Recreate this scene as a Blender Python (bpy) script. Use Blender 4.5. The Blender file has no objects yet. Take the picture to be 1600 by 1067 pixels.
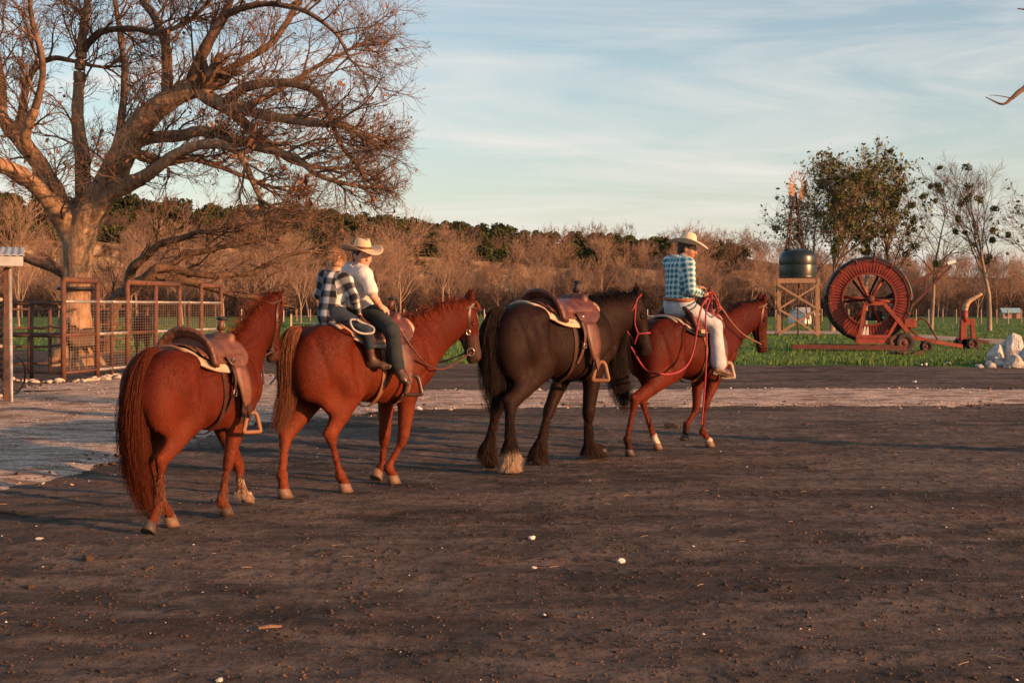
import bpy, math, random
import numpy as np
from mathutils import Vector, Matrix

SC = bpy.context.scene
COL = SC.collection
rad = math.radians

# ---------------------------------------------------------------- camera, sky, sun, exposure
F = 2000.0; HC = 1.55; CX = 800.0; CY = 480.0          # focal length in photo pixels, eye height, horizon row
cam_d = bpy.data.cameras.new("camera"); cam = bpy.data.objects.new("camera", cam_d); COL.objects.link(cam)
cam.location = (0, 0, HC); cam.rotation_euler = (rad(90), 0, 0)
cam_d.sensor_width = 36.0; cam_d.lens = 36.0 * F / 1600.0
cam_d.shift_y = -(533.5 - CY) / 1600.0
cam_d.clip_start = 0.1; cam_d.clip_end = 5000
SC.camera = cam

SUN_EL, SUN_AZ = 12.0, 119.0                              # azimuth clockwise from +Y (the view direction)
world = bpy.data.worlds.new("World"); SC.world = world; world.use_nodes = True
wn = world.node_tree; wn.nodes.clear()
def N(nt, t, **kw):
    n = nt.nodes.new(t)
    for k, v in kw.items():
        if k in n.inputs.keys() and not hasattr(type(n), k): n.inputs[k].default_value = v
        else: setattr(n, k, v)
    return n
sky = N(wn, 'ShaderNodeTexSky'); sky.sky_type = 'NISHITA'; sky.sun_disc = False
sky.sun_elevation = rad(SUN_EL); sky.sun_rotation = rad(SUN_AZ)
sky.air_density = 1.0; sky.dust_density = 1.2; sky.ozone_density = 1.6
tc = N(wn, 'ShaderNodeTexCoord')
sep = N(wn, 'ShaderNodeSeparateXYZ'); wn.links.new(tc.outputs['Generated'], sep.inputs[0])
def WM(op, a, b=None, c=None):
    n = wn.nodes.new('ShaderNodeMath'); n.operation = op
    for i, v in enumerate((a, b, c)):
        if v is None: continue
        if isinstance(v, (int, float)): n.inputs[i].default_value = v
        else: wn.links.new(v, n.inputs[i])
    return n.outputs[0]
zz = WM('ADD', WM('MAXIMUM', sep.outputs[2], 0.0), 0.10)
cxy = N(wn, 'ShaderNodeCombineXYZ')
wn.links.new(WM('DIVIDE', sep.outputs[0], zz), cxy.inputs[0]); wn.links.new(WM('DIVIDE', sep.outputs[1], zz), cxy.inputs[1])
mp = N(wn, 'ShaderNodeMapping'); wn.links.new(cxy.outputs[0], mp.inputs[0])
mp.inputs['Rotation'].default_value = (0, 0, rad(12)); mp.inputs['Scale'].default_value = (0.40, 1.0, 1)
mp.inputs['Location'].default_value = (1.3, 0.4, 0)
n1 = N(wn, 'ShaderNodeTexNoise'); n1.inputs['Scale'].default_value = 1.1; n1.inputs['Detail'].default_value = 8; n1.inputs['Roughness'].default_value = 0.60; n1.inputs['Distortion'].default_value = 1.6
wn.links.new(mp.outputs[0], n1.inputs['Vector'])
cr = N(wn, 'ShaderNodeValToRGB'); cr.color_ramp.elements[0].position = 0.42; cr.color_ramp.elements[1].position = 0.74
wn.links.new(n1.outputs[0], cr.inputs[0])
cloud_amt = WM('MULTIPLY', cr.outputs[0], WM('SUBTRACT', 0.9, WM('MULTIPLY', WM('MAXIMUM', sep.outputs[2], 0.0), 0.6)))
tint = N(wn, 'ShaderNodeMix'); tint.data_type = 'RGBA'; tint.blend_type = 'MULTIPLY'; tint.inputs[0].default_value = 1.0
wn.links.new(sky.outputs[0], tint.inputs[6]); tint.inputs[7].default_value = (1.16, 1.07, 0.97, 1)
hz = WM('POWER', WM('SUBTRACT', 1.0, WM('MAXIMUM', sep.outputs[2], 0.0)), 9.0)
mxh = N(wn, 'ShaderNodeMix'); mxh.data_type = 'RGBA'
wn.links.new(WM('MULTIPLY', hz, 0.72), mxh.inputs[0]); wn.links.new(tint.outputs[2], mxh.inputs[6]); mxh.inputs[7].default_value = (3.75, 3.38, 3.22, 1)
mxc = N(wn, 'ShaderNodeMix'); mxc.data_type = 'RGBA'
wn.links.new(cloud_amt, mxc.inputs[0]); wn.links.new(mxh.outputs[2], mxc.inputs[6]); mxc.inputs[7].default_value = (4.7, 4.35, 4.05, 1)
bg = N(wn, 'ShaderNodeBackground'); wn.links.new(mxc.outputs[2], bg.inputs[0]); bg.inputs[1].default_value = 0.11
wo = N(wn, 'ShaderNodeOutputWorld'); wn.links.new(bg.outputs[0], wo.inputs[0])

sun_d = bpy.data.lights.new("sun", 'SUN'); sun = bpy.data.objects.new("sun", sun_d); COL.objects.link(sun)
sun_d.energy = 5.0; sun_d.angle = rad(0.6); sun_d.color = (1.0, 0.45, 0.18)
to_sun = Vector((math.sin(rad(SUN_AZ)) * math.cos(rad(SUN_EL)), math.cos(rad(SUN_AZ)) * math.cos(rad(SUN_EL)), math.sin(rad(SUN_EL))))
sun.rotation_euler = to_sun.to_track_quat('Z', 'Y').to_euler()
sun.location = (20, -20, 20)
vs = SC.view_settings; vs.view_transform = 'Standard'; vs.look = 'None'; vs.exposure = 0.84; vs.gamma = 1.0; vs.use_curve_mapping = False

# ---------------------------------------------------------------- small helpers
A3 = lambda *v: np.array(v, dtype=float)
def at(px, py, D): return A3((px - CX) / F * D, D, HC - (py - CY) / F * D)
def gnd(px, py):
    D = F * HC / (py - CY); return A3((px - CX) / F * D, D, 0.0)
def unit(v):
    v = np.asarray(v, float); return v / (np.linalg.norm(v) + 1e-12)
def vnoise(P, seed=0, octaves=3, scale=1.0):
    """cheap smooth noise from rotated sine products; P (...,3)"""
    rs = np.random.RandomState(seed); out = 0; amp = 1.0; f = scale; tot = 0
    for _ in range(octaves):
        a = rs.normal(size=(3, 3)); a = a / np.linalg.norm(a, axis=1, keepdims=True) * f
        ph = rs.uniform(0, 6.28, 3)
        q = P @ a.T + ph
        out = out + amp * np.sin(q[..., 0] + 1.3 * np.sin(q[..., 1])) * np.cos(q[..., 2] * 0.9 + np.sin(q[..., 0] * .7))
        tot += amp; amp *= 0.55; f *= 2.07
    return out / tot

def to_mesh(name, V, Fq, smooth=True, attrs=None, uv=None):
    """V (n,3); Fq: list of faces, or an int array (m,3|4)"""
    me = bpy.data.meshes.new(name)
    V = np.asarray(V, dtype=np.float32)
    if isinstance(Fq, np.ndarray) and Fq.ndim == 2:
        m, k = Fq.shape
        me.vertices.add(len(V)); me.vertices.foreach_set('co', V.ravel())
        me.loops.add(m * k); me.loops.foreach_set('vertex_index', Fq.astype(np.int32).ravel())
        me.polygons.add(m); me.polygons.foreach_set('loop_start', np.arange(0, m * k, k, dtype=np.int32))
        me.update(calc_edges=True)
    else:
        me.from_pydata([tuple(v) for v in V.tolist()], [], [tuple(f) for f in Fq]); me.update()
    if smooth and len(me.polygons): me.polygons.foreach_set('use_smooth', np.ones(len(me.polygons), dtype=bool))
    for k, v in (attrs or {}).items():
        v = np.asarray(v, dtype=np.float32)
        if v.ndim == 1:
            a = me.attributes.new(k, 'FLOAT', 'POINT'); a.data.foreach_set('value', v)
        else:
            a = me.attributes.new(k, 'FLOAT_VECTOR', 'POINT'); a.data.foreach_set('vector', v.ravel())
    return me

def link(name, me, mat=None, parent=None, **props):
    o = bpy.data.objects.new(name, me); COL.objects.link(o)
    if mat is not None and me is not None and len(me.materials) == 0: me.materials.append(mat)
    if parent is not None: o.parent = parent
    for k, v in props.items(): o[k] = v
    return o
def thing(name, label, cat, loc=(0, 0, 0), rz=0.0, group=None):
    o = bpy.data.objects.new(name, None); COL.objects.link(o); o.location = loc; o.rotation_euler = (0, 0, rz)
    o.empty_display_size = 0.2; o['label'] = label; o['category'] = cat
    if group: o['group'] = group
    return o
def copy_tree(o, parent=None):
    kids = [c for c in o.children]
    c = o.copy(); COL.objects.link(c); c.parent = parent
    for k in kids: copy_tree(k, c)
    return c

class MB:
    """collects simple shapes into one mesh"""
    def __init__(s): s.V = []; s.F = []; s.n = 0
    def add(s, V, Fc):
        V = np.asarray(V, float); s.V.append(V); s.F += [tuple(int(i) + s.n for i in f) for f in Fc]; s.n += len(V); return s
    def box(s, c, size, R=None, taper=1.0):
        x, y, z = [v / 2 for v in size]
        V = np.array([[-x, -y, -z], [x, -y, -z], [x, y, -z], [-x, y, -z], [-x * taper, -y * taper, z], [x * taper, -y * taper, z], [x * taper, y * taper, z], [-x * taper, y * taper, z]])
        if R is not None: V = V @ np.asarray(R).T
        return s.add(V + np.asarray(c), [(0, 3, 2, 1), (4, 5, 6, 7), (0, 1, 5, 4), (1, 2, 6, 5), (2, 3, 7, 6), (3, 0, 4, 7)])
    def beam(s, a, b, w, h=None, up=(0, 0, 1)):
        a = A3(*a); b = A3(*b); h = h or w; t = unit(b - a); u = np.cross(up, t)
        if np.linalg.norm(u) < 1e-3: u = np.cross((1, 0, 0), t)
        u = unit(u); v = np.cross(t, u)
        return s.box((a + b) / 2, (np.linalg.norm(b - a), w, h), np.stack([t, u, v], 1))
    def tube(s, P, r, n=8, closed=False, flat=1.0, up=(0.02, 0.03, 1), caps=True):
        P = np.asarray(P, float); K = len(P); r = np.broadcast_to(np.asarray(r, float), (K,))
        if closed: T = np.roll(P, -1, 0) - np.roll(P, 1, 0)
        else: T = np.gradient(P, axis=0)
        T = T / (np.linalg.norm(T, axis=1, keepdims=True) + 1e-12)
        U = np.cross(np.asarray(up, float), T)
        bad = np.linalg.norm(U, axis=1) < 0.05
        U[bad] = np.cross((1.0, 0.1, 0), T[bad]); U /= np.linalg.norm(U, axis=1, keepdims=True); W = np.cross(T, U)
        a = np.linspace(0, 2 * np.pi, n, endpoint=False)
        ring = P[:, None] + r[:, None, None] * (np.cos(a)[None, :, None] * U[:, None] * flat + np.sin(a)[None, :, None] * W[:, None])
        Fc = []
        for i in range(K if closed else K - 1):
            j = (i + 1) % K
            for k in range(n):
                l = (k + 1) % n; Fc.append((i * n + k, i * n + l, j * n + l, j * n + k))
        if not closed and caps: Fc += [tuple(range(n - 1, -1, -1)), tuple((K - 1) * n + k for k in range(n))]
        return s.add(ring.reshape(-1, 3), Fc)
    def ribbon(s, P, w, t, side):
        """flat strap along P: width w along 'side' vectors, thickness t"""
        P = np.asarray(P, float); K = len(P); side = np.broadcast_to(np.asarray(side, float), (K, 3)); w = np.broadcast_to(np.asarray(w, float), (K,))
        T = np.gradient(P, axis=0); T /= np.linalg.norm(T, axis=1, keepdims=True) + 1e-12
        S = side - (side * T).sum(1, keepdims=True) * T; S /= np.linalg.norm(S, axis=1, keepdims=True) + 1e-12
        Nn = np.cross(T, S); hw = (w / 2)[:, None]
        ring = np.stack([P - S * hw - Nn * t / 2, P + S * hw - Nn * t / 2, P + S * hw + Nn * t / 2, P - S * hw + Nn * t / 2], 1)
        Fc = [(0, 3, 2, 1), tuple((K - 1) * 4 + k for k in range(4))]
        for i in range(K - 1):
            for k in range(4):
                l = (k + 1) % 4; Fc.append((i * 4 + k, i * 4 + l, i * 4 + 4 + l, i * 4 + 4 + k))
        return s.add(ring.reshape(-1, 3), Fc)
    def lathe(s, prof, c=(0, 0, 0), n=24, R=None, fn=None):
        prof = np.asarray(prof, float); a = np.linspace(0, 2 * np.pi, n, endpoint=False)
        V = np.stack([prof[:, None, 0] * np.cos(a), prof[:, None, 0] * np.sin(a), np.broadcast_to(prof[:, None, 1], (len(prof), n))], -1).reshape(-1, 3)
        if fn: V = fn(V)
        if R is not None: V = V @ np.asarray(R).T
        Fc = []
        for i in range(len(prof) - 1):
            for k in range(n):
                l = (k + 1) % n; Fc.append((i * n + k, i * n + l, (i + 1) * n + l, (i + 1) * n + k))
        return s.add(V + np.asarray(c), Fc)
    def mesh(s, name, smooth=False, off=None):
        V = np.concatenate(s.V) if s.V else np.zeros((0, 3))
        if off is not None: V = V - np.asarray(off)
        return to_mesh(name, V, s.F, smooth)
    def build(s, name, mat, parent=None, smooth=False, off=None, bevel=0, **props):
        o = link(name, s.mesh(name, smooth, off), mat, parent, **props)
        if bevel:
            m = o.modifiers.new('bevel', 'BEVEL'); m.width = bevel; m.segments = 2; m.limit_method = 'ANGLE'
        return o

def tube_batch(P, R, sides=3):
    """P (n,K,3), R (n,K) -> V, F quads for n tapered tubes"""
    n, K, _ = P.shape
    T = np.gradient(P, axis=1); T /= np.linalg.norm(T, axis=2, keepdims=True) + 1e-12
    ref = np.zeros((n, 3)); mt = np.abs(T.mean(1)); ref[np.arange(n), np.argmin(mt, 1)] = 1
    U = np.cross(ref[:, None], T); U /= np.linalg.norm(U, axis=2, keepdims=True) + 1e-12; W = np.cross(T, U)
    a = np.linspace(0, 2 * np.pi, sides, endpoint=False)
    V = P[:, :, None] + R[:, :, None, None] * (np.cos(a)[:, None] * U[:, :, None] + np.sin(a)[:, None] * W[:, :, None])
    i = np.arange(n)[:, None, None] * K * sides; k = np.arange(K - 1)[None, :, None] * sides; s = np.arange(sides)[None, None]
    s2 = (s + 1) % sides
    Fq = np.stack([i + k + s, i + k + s2, i + k + sides + s2, i + k + sides + s], -1).reshape(-1, 4)
    return V.reshape(-1, 3), Fq
def join_vf(parts):
    Vs = []; Fs = []; n = 0
    for V, Fq in parts: Vs.append(V); Fs.append(Fq + n); n += len(V)
    return np.concatenate(Vs), np.concatenate(Fs)
def catmull(P, n):
    P = np.asarray(P, float)
    if len(P) < 3: 
        t = np.linspace(0, 1, n)[:, None]; return P[0] * (1 - t) + P[-1] * t
    Q = np.vstack([2 * P[0] - P[1], P, 2 * P[-1] - P[-2]]); m = len(P) - 1
    u = np.linspace(0, m - 1e-6, n); i = u.astype(int); t = (u - i)[:, None]
    a, b, c, d = Q[i], Q[i + 1], Q[i + 2], Q[i + 3]
    return 0.5 * (2 * b + (c - a) * t + (2 * a - 5 * b + 4 * c - d) * t ** 2 + (3 * b - a - 3 * c + d) * t ** 3)

# ---------------------------------------------------------------- implicit surfaces (one continuous body from blended volumes)
class Field:
    def __init__(s, lo, hi, vox):
        s.lo = np.asarray(lo, float); s.h = vox
        s.n = np.ceil((np.asarray(hi) - s.lo) / vox).astype(int) + 1
        s.V = np.full(tuple(s.n), 9.0, np.float32)
    def win(s, lo, hi):
        a = np.clip(np.floor((lo - s.lo) / s.h).astype(int), 0, s.n - 1); b = np.clip(np.ceil((hi - s.lo) / s.h).astype(int) + 1, 1, s.n)
        sl = tuple(slice(i, j) for i, j in zip(a, b))
        ax = [s.lo[d] + s.h * np.arange(a[d], b[d]) for d in range(3)]
        return sl, ax
    def mixin(s, sl, d, k, sub=False):
        d = d.astype(np.float32); v = s.V[sl]
        if sub:
            h = np.clip(0.5 - 0.5 * (v + d) / k, 0, 1); s.V[sl] = v * (1 - h) - d * h + k * h * (1 - h)
        else:
            h = np.clip(0.5 + 0.5 * (v - d) / k, 0, 1); s.V[sl] = v * (1 - h) + d * h - k * h * (1 - h)
    def cone(s, a, b, ra, rb, lat=None, fa=1.0, fb=None, k=0.04, sub=False):
        a = np.asarray(a, float); b = np.asarray(b, float); fb = fa if fb is None else fb
        m = max(ra, rb) * max(1, fa, fb) + 1.6 * k + 2 * s.h
        sl, (x, y, z) = s.win(np.minimum(a, b) - m, np.maximum(a, b) + m)
        X = x[:, None, None] - a[0]; Y = y[None, :, None] - a[1]; Z = z[None, None, :] - a[2]
        ab = b - a; L2 = ab @ ab + 1e-12
        t = np.clip((X * ab[0] + Y * ab[1] + Z * ab[2]) / L2, 0, 1)
        X = X - t * ab[0]; Y = Y - t * ab[1]; Z = Z - t * ab[2]
        r = ra + (rb - ra) * t; d2 = X * X + Y * Y + Z * Z
        if lat is None or (fa == 1 and fb == 1): d = np.sqrt(d2) - r
        else:
            l = np.asarray(lat, float); l = unit(l - (l @ ab) / L2 * ab); f = fa + (fb - fa) * t
            dl = (X * l[0] + Y * l[1] + Z * l[2]) ** 2; do = np.maximum(d2 - dl, 0)
            k0 = np.sqrt(do / r ** 2 + dl / (r * f) ** 2); k1 = np.sqrt(do / r ** 4 + dl / (r * f) ** 4) + 1e-9
            d = k0 * (k0 - 1) / k1
        s.mixin(sl, d, k, sub); return s
    def ell(s, c, rr, R=None, k=0.04, sub=False):
        c = np.asarray(c, float); rr = np.asarray(rr, float); m = rr.max() + 1.6 * k + 2 * s.h
        sl, (x, y, z) = s.win(c - m, c + m)
        X = x[:, None, None] - c[0] + 0 * y[None, :, None] + 0 * z[None, None, :]; Y = y[None, :, None] - c[1] + 0 * X; Z = z[None, None, :] - c[2] + 0 * X
        if R is not None:
            R = np.asarray(R, float)
            X, Y, Z = (X * R[0, i] + Y * R[1, i] + Z * R[2, i] for i in range(3))
        k0 = np.sqrt((X / rr[0]) ** 2 + (Y / rr[1]) ** 2 + (Z / rr[2]) ** 2); k1 = np.sqrt((X / rr[0] ** 2) ** 2 + (Y / rr[1] ** 2) ** 2 + (Z / rr[2] ** 2) ** 2) + 1e-9
        s.mixin(sl, k0 * (k0 - 1) / k1, k, sub); return s
    def func(s, lo, hi, fn, k=0.03, sub=False):
        sl, (x, y, z) = s.win(np.asarray(lo, float), np.asarray(hi, float))
        X, Y, Z = np.meshgrid(x, y, z, indexing='ij')
        s.mixin(sl, fn(X, Y, Z), k, sub); return s
    def noise(s, amp, seed, scale, octaves=3, stretch=(1, 1, 1), mask=None):
        idx = np.argwhere(np.abs(s.V) < amp * 4 + 2 * s.h)
        P = s.lo + s.h * idx
        n = vnoise(P * np.asarray(stretch), seed, octaves, scale) * amp
        if mask is not None: n = n * mask(P)
        s.V[tuple(idx.T)] += n.astype(np.float32); return s
    def surface(s, smooth=1):
        V = s.V; neg = V < 0
        c = [neg[i:neg.shape[0] - 1 + i, j:neg.shape[1] - 1 + j, l:neg.shape[2] - 1 + l] for i in (0, 1) for j in (0, 1) for l in (0, 1)]
        anyn = c[0].copy(); alln = c[0].copy()
        for q in c[1:]: anyn |= q; alln &= q
        cells = np.argwhere(anyn & ~alln)
        idm = np.full(anyn.shape, -1, np.int64); idm[tuple(cells.T)] = np.arange(len(cells))
        off = np.array([(i, j, l) for i in (0, 1) for j in (0, 1) for l in (0, 1)])
        cv = np.stack([V[cells[:, 0] + o[0], cells[:, 1] + o[1], cells[:, 2] + o[2]] for o in off], 1).astype(float)
        acc = np.zeros((len(cells), 3)); cnt = np.zeros(len(cells))
        for i in range(8):
            for j in range(i + 1, 8):
                if np.abs(off[i] - off[j]).sum() != 1: continue
                a, b = cv[:, i], cv[:, j]; m = (a < 0) != (b < 0); t = a / (a - b + (~m))
                acc += np.where(m[:, None], off[i] + t[:, None] * (off[j] - off[i]), 0); cnt += m
        P = cells + acc / cnt[:, None]
        quads = []
        for ax in range(3):
            n1_ = [slice(None)] * 3; n2_ = [slice(None)] * 3; n1_[ax] = slice(0, -1); n2_[ax] = slice(1, None)
            a, b = neg[tuple(n1_)], neg[tuple(n2_)]
            e = np.argwhere(a != b); o1, o2 = (ax + 1) % 3, (ax + 2) % 3
            e = e[(e[:, o1] > 0) & (e[:, o2] > 0) & (e[:, o1] < V.shape[o1] - 1) & (e[:, o2] < V.shape[o2] - 1)]
            s1 = np.zeros(3, int); s1[o1] = 1; s2 = np.zeros(3, int); s2[o2] = 1
            q = np.stack([idm[tuple((e - s1 - s2).T)], idm[tuple((e - s2).T)], idm[tuple(e.T)], idm[tuple((e - s1).T)]], 1)
            inside = a[tuple(e.T)]; q[~inside] = q[~inside][:, ::-1]; quads.append(q)
        Q = np.concatenate(quads); Q = Q[(Q >= 0).all(1)]
        P = s.lo + s.h * P
        E = np.concatenate([Q[:, [0, 1]], Q[:, [1, 2]], Q[:, [2, 3]], Q[:, [3, 0]]])
        for _ in range(smooth):
            S = np.zeros_like(P); w = np.bincount(E[:, 0], minlength=len(P)) + 1e-9
            for d in range(3): S[:, d] = np.bincount(E[:, 0], P[E[:, 1], d], minlength=len(P))
            P = 0.5 * P + 0.5 * S / w[:, None]
        return P, Q
def segdist(P, a, b):
    a = np.asarray(a, float); ab = np.asarray(b, float) - a; t = np.clip((P - a) @ ab / (ab @ ab + 1e-12), 0, 1)
    return np.linalg.norm(P - a - t[:, None] * ab, axis=1), t
def sstep(x, a, b):
    t = np.clip((x - a) / (b - a), 0, 1); return t * t * (3 - 2 * t)

# ---------------------------------------------------------------- materials
class M:
    """tiny node-graph builder"""
    def __init__(s, name):
        s.m = bpy.data.materials.new(name); s.m.use_nodes = True; s.t = s.m.node_tree
        s.b = s.t.nodes['Principled BSDF']; s.out = s.t.nodes['Material Output']; s.tc = s.t.nodes.new('ShaderNodeTexCoord')
    def L(s, a, b): s.t.links.new(a, b)
    def put(s, sock, v):
        if isinstance(v, (int, float, tuple)): 
            if isinstance(v, tuple) and len(v) == 3 and sock.type == 'RGBA': v = v + (1,)
            sock.default_value = v
        else: s.L(v, sock)
    def noise(s, scale, detail=4, rough=0.55, stretch=None, coord='Object', dist=0.0):
        n = s.t.nodes.new('ShaderNodeTexNoise'); n.inputs['Scale'].default_value = scale; n.inputs['Detail'].default_value = detail
        n.inputs['Roughness'].default_value = rough; n.inputs['Distortion'].default_value = dist
        src = s.tc.outputs[coord] if isinstance(coord, str) else coord
        if stretch:
            mp = s.t.nodes.new('ShaderNodeMapping'); mp.inputs['Scale'].default_value = stretch; s.L(src, mp.inputs[0]); src = mp.outputs[0]
        s.L(src, n.inputs['Vector']); return n.outputs[0]
    def voro(s, scale, feature='F1', stretch=None):
        n = s.t.nodes.new('ShaderNodeTexVoronoi'); n.inputs['Scale'].default_value = scale; n.feature = feature; src = s.tc.outputs['Object']
        if stretch:
            mp = s.t.nodes.new('ShaderNodeMapping'); mp.inputs['Scale'].default_value = stretch; s.L(src, mp.inputs[0]); src = mp.outputs[0]
        s.L(src, n.inputs['Vector']); return n.outputs['Distance']
    def ramp(s, f, stops):
        n = s.t.nodes.new('ShaderNodeValToRGB'); e = n.color_ramp.elements
        while len(e) < len(stops): e.new(0.5)
        for el, (p, c) in zip(e, stops):
            el.position = p; el.color = (c, c, c, 1) if isinstance(c, (int, float)) else tuple(c) + (1,)
        s.put(n.inputs[0], f); return n.outputs[0]
    def mix(s, f, a, b, mode='MIX'):
        n = s.t.nodes.new('ShaderNodeMix'); n.data_type = 'RGBA'; n.blend_type = mode
        s.put(n.inputs[0], f); s.put(n.inputs[6], a); s.put(n.inputs[7], b); return n.outputs[2]
    def math(s, op, a, b=0.0, c=None):
        n = s.t.nodes.new('ShaderNodeMath'); n.operation = op; s.put(n.inputs[0], a); s.put(n.inputs[1], b)
        if c is not None: s.put(n.inputs[2], c)
        return n.outputs[0]
    def attr(s, name, kind='Fac'):
        n = s.t.nodes.new('ShaderNodeAttribute'); n.attribute_name = name; return n.outputs[kind]
    def rnd(s): return s.t.nodes.new('ShaderNodeObjectInfo').outputs['Random']
    def sepxyz(s, v):
        n = s.t.nodes.new('ShaderNodeSeparateXYZ'); s.L(v, n.inputs[0]); return n.outputs
    def bump(s, h, strength=0.3, dist=0.01, normal=None):
        n = s.t.nodes.new('ShaderNodeBump'); n.inputs['Strength'].default_value = strength; n.inputs['Distance'].default_value = dist
        s.L(h, n.inputs['Height'])
        if normal is not None: s.L(normal, n.inputs['Normal'])
        return n.outputs[0]
    def done(s, color, rough=0.6, normal=None, metal=0.0, spec=0.5, sheen=0.0, sheen_tint=(1, 1, 1), sub=0, trans=0.0):
        s.put(s.b.inputs['Base Color'], color); s.put(s.b.inputs['Roughness'], rough); s.put(s.b.inputs['Metallic'], metal)
        s.b.inputs['Specular IOR Level'].default_value = spec
        if sheen: s.b.inputs['Sheen Weight'].default_value = sheen; s.b.inputs['Sheen Tint'].default_value = tuple(sheen_tint) + (1,)
        if normal is not None: s.L(normal, s.b.inputs['Normal'])
        return s.m
def flatmat(name, c, rough=0.6, var=0.25, scale=6.0, bump=0.15, bscale=60.0, metal=0.0, spec=0.4, stretch=None, bdist=0.004, obj_var=0.0, sheen=0.0):
    m = M(name); n = m.noise(scale, 5, 0.6, stretch)
    lo = tuple(v * (1 - var) for v in c); hi = tuple(min(1, v * (1 + var)) for v in c)
    colr = m.ramp(n, [(0.3, lo), (0.7, hi)])
    if obj_var: colr = m.mix(1.0, colr, m.ramp(m.rnd(), [(0, (1 - obj_var,) * 3), (1, (1 + obj_var,) * 3)]), 'MULTIPLY')
    return m.done(colr, m.ramp(n, [(0.2, max(0.05, rough - 0.1)), (0.8, min(1, rough + 0.1))]), m.bump(m.noise(bscale, 4, 0.6, stretch), bump, bdist), metal, spec, sheen)
# ---------------------------------------------------------------- land
def poly_sd(X, Y, poly):
    """signed distance, positive inside"""
    poly = np.asarray(poly, float); P = np.stack([X.ravel(), Y.ravel()], 1); n = len(poly)
    d = np.full(len(P), 1e9); ins = np.zeros(len(P), bool)
    for i in range(n):
        a, b = poly[i], poly[(i + 1) % n]; ab = b - a
        t = np.clip(((P - a) @ ab) / (ab @ ab + 1e-12), 0, 1); d = np.minimum(d, np.linalg.norm(P - a - t[:, None] * ab, axis=1))
        c = (a[1] > P[:, 1]) != (b[1] > P[:, 1]); xi = a[0] + (P[:, 1] - a[1]) / (ab[1] if abs(ab[1]) > 1e-9 else 1e-9) * ab[0]
        ins ^= c & (P[:, 0] < xi)
    return np.where(ins, d, -d).reshape(X.shape)
RUTS = [(0, 8.2, .06, .012, .016), (0, 9.7, .06, .012, .016), (2, 5.6, -.05, .01, .016), (2, 7.0, -.05, .01, .016), (3, 14.5, .03, -.004, .016), (3, 16.2, .03, -.004, .016), (-1, 20.2, .01, .002, .016), (-1, 21.6, .01, .002, .016)]
def gz(x, y):
    x = np.asarray(x, float); y = np.asarray(y, float)
    w = sstep(y, 0.5, 2.5) * (1 - sstep(y, 30, 40)) * (1 - sstep(np.abs(x), 14, 22))
    P = np.stack([x, y, 0 * x], -1)
    z = 0.018 * vnoise(P * A3(.5, 1, 1), 3, 3, 1.1) + 0.010 * vnoise(P, 8, 3, 4.5) + 0.006 * vnoise(P, 12, 2, 13.0)
    # wheel ruts and hoof pocks pressed into the yard
    for (x0, y0, k, cv, dp) in RUTS:
        d = y - (y0 + k * (x - x0) + cv * (x - x0) ** 2) + .12 * np.sin(x * .9 + y0) + .05 * np.sin(x * 2.7); z = z - dp * np.exp(-(d / .10) ** 2) * (.6 + .4 * np.sin(x * 9 + y0)) + dp * .5 * np.exp(-((np.abs(d) - .20) / .07) ** 2)
    return z * w - 0.004
def axis_(lo, hi, st, far, g=1.22):
    a = list(np.arange(lo, hi + 1e-6, st)); s = st; v = hi
    while v < far: s *= g; v += s; a.append(v)
    s = st; v = lo; pre = []
    while v > -far: s *= g; v -= s; pre.append(v)
    return np.array(pre[::-1] + a)
def lattice(name, xs, ys, zf, mat, keep=None, **props):
    X, Y = np.meshgrid(xs, ys, indexing='ij'); Z = zf(X, Y); V = np.stack([X, Y, Z], -1).reshape(-1, 3)
    nx, ny = len(xs), len(ys); i = np.arange(nx - 1)[:, None]; j = np.arange(ny - 1)[None]
    Fq = np.stack([i * ny + j, (i + 1) * ny + j, (i + 1) * ny + j + 1, i * ny + j + 1], -1).reshape(-1, 4)
    if keep is not None:
        k = keep(X, Y).reshape(-1); Fq = Fq[k[Fq].any(1)]
        used = np.zeros(len(V), bool); used[Fq] = True; rem = np.cumsum(used) - 1; V = V[used]; Fq = rem[Fq]
    me = to_mesh(name, V, Fq); return link(name, me, mat, **props)

# soil
m = M('soil'); o = 'Object'
na = m.noise(0.35, 6, 0.6, (0.55, 1.3, 1)); nb = m.noise(2.4, 8, 0.62, (0.7, 1.3, 1)); nc = m.noise(38, 5, 0.7); nd = m.noise(9, 6, 0.65)
c = m.mix(m.ramp(na, [(0.38, 0.0), (0.62, 1.0)]), (0.027, 0.024, 0.022), (0.118, 0.098, 0.086))
c = m.mix(m.ramp(nb, [(0.42, 0.0), (0.62, 0.75)]), c, (0.165, 0.128, 0.108))
nt_ = m.noise(1.1, 7, 0.7, (0.25, 1.0, 1), dist=0.6); c = m.mix(m.ramp(nt_, [(0.48, 0.0), (0.62, 0.7)]), c, (0.022, 0.017, 0.015)); c = m.mix(m.ramp(m.noise(0.6, 5, 0.65, (0.3, 1.0, 1)), [(0.55, 0.0), (0.7, 0.6)]), c, (0.17, 0.10, 0.072))
c = m.mix(m.ramp(nd, [(0.50, 0.0), (0.68, 0.8)]), c, (0.025, 0.017, 0.013))
c = m.mix(m.ramp(nc, [(0.62, 0.0), (0.74, 0.8)]), c, (0.17, 0.10, 0.062))
c = m.mix(m.ramp(m.noise(60, 3, 0.6), [(0.70, 0.0), (0.73, 1.0)]), c, (0.30, 0.23, 0.17))
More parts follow.
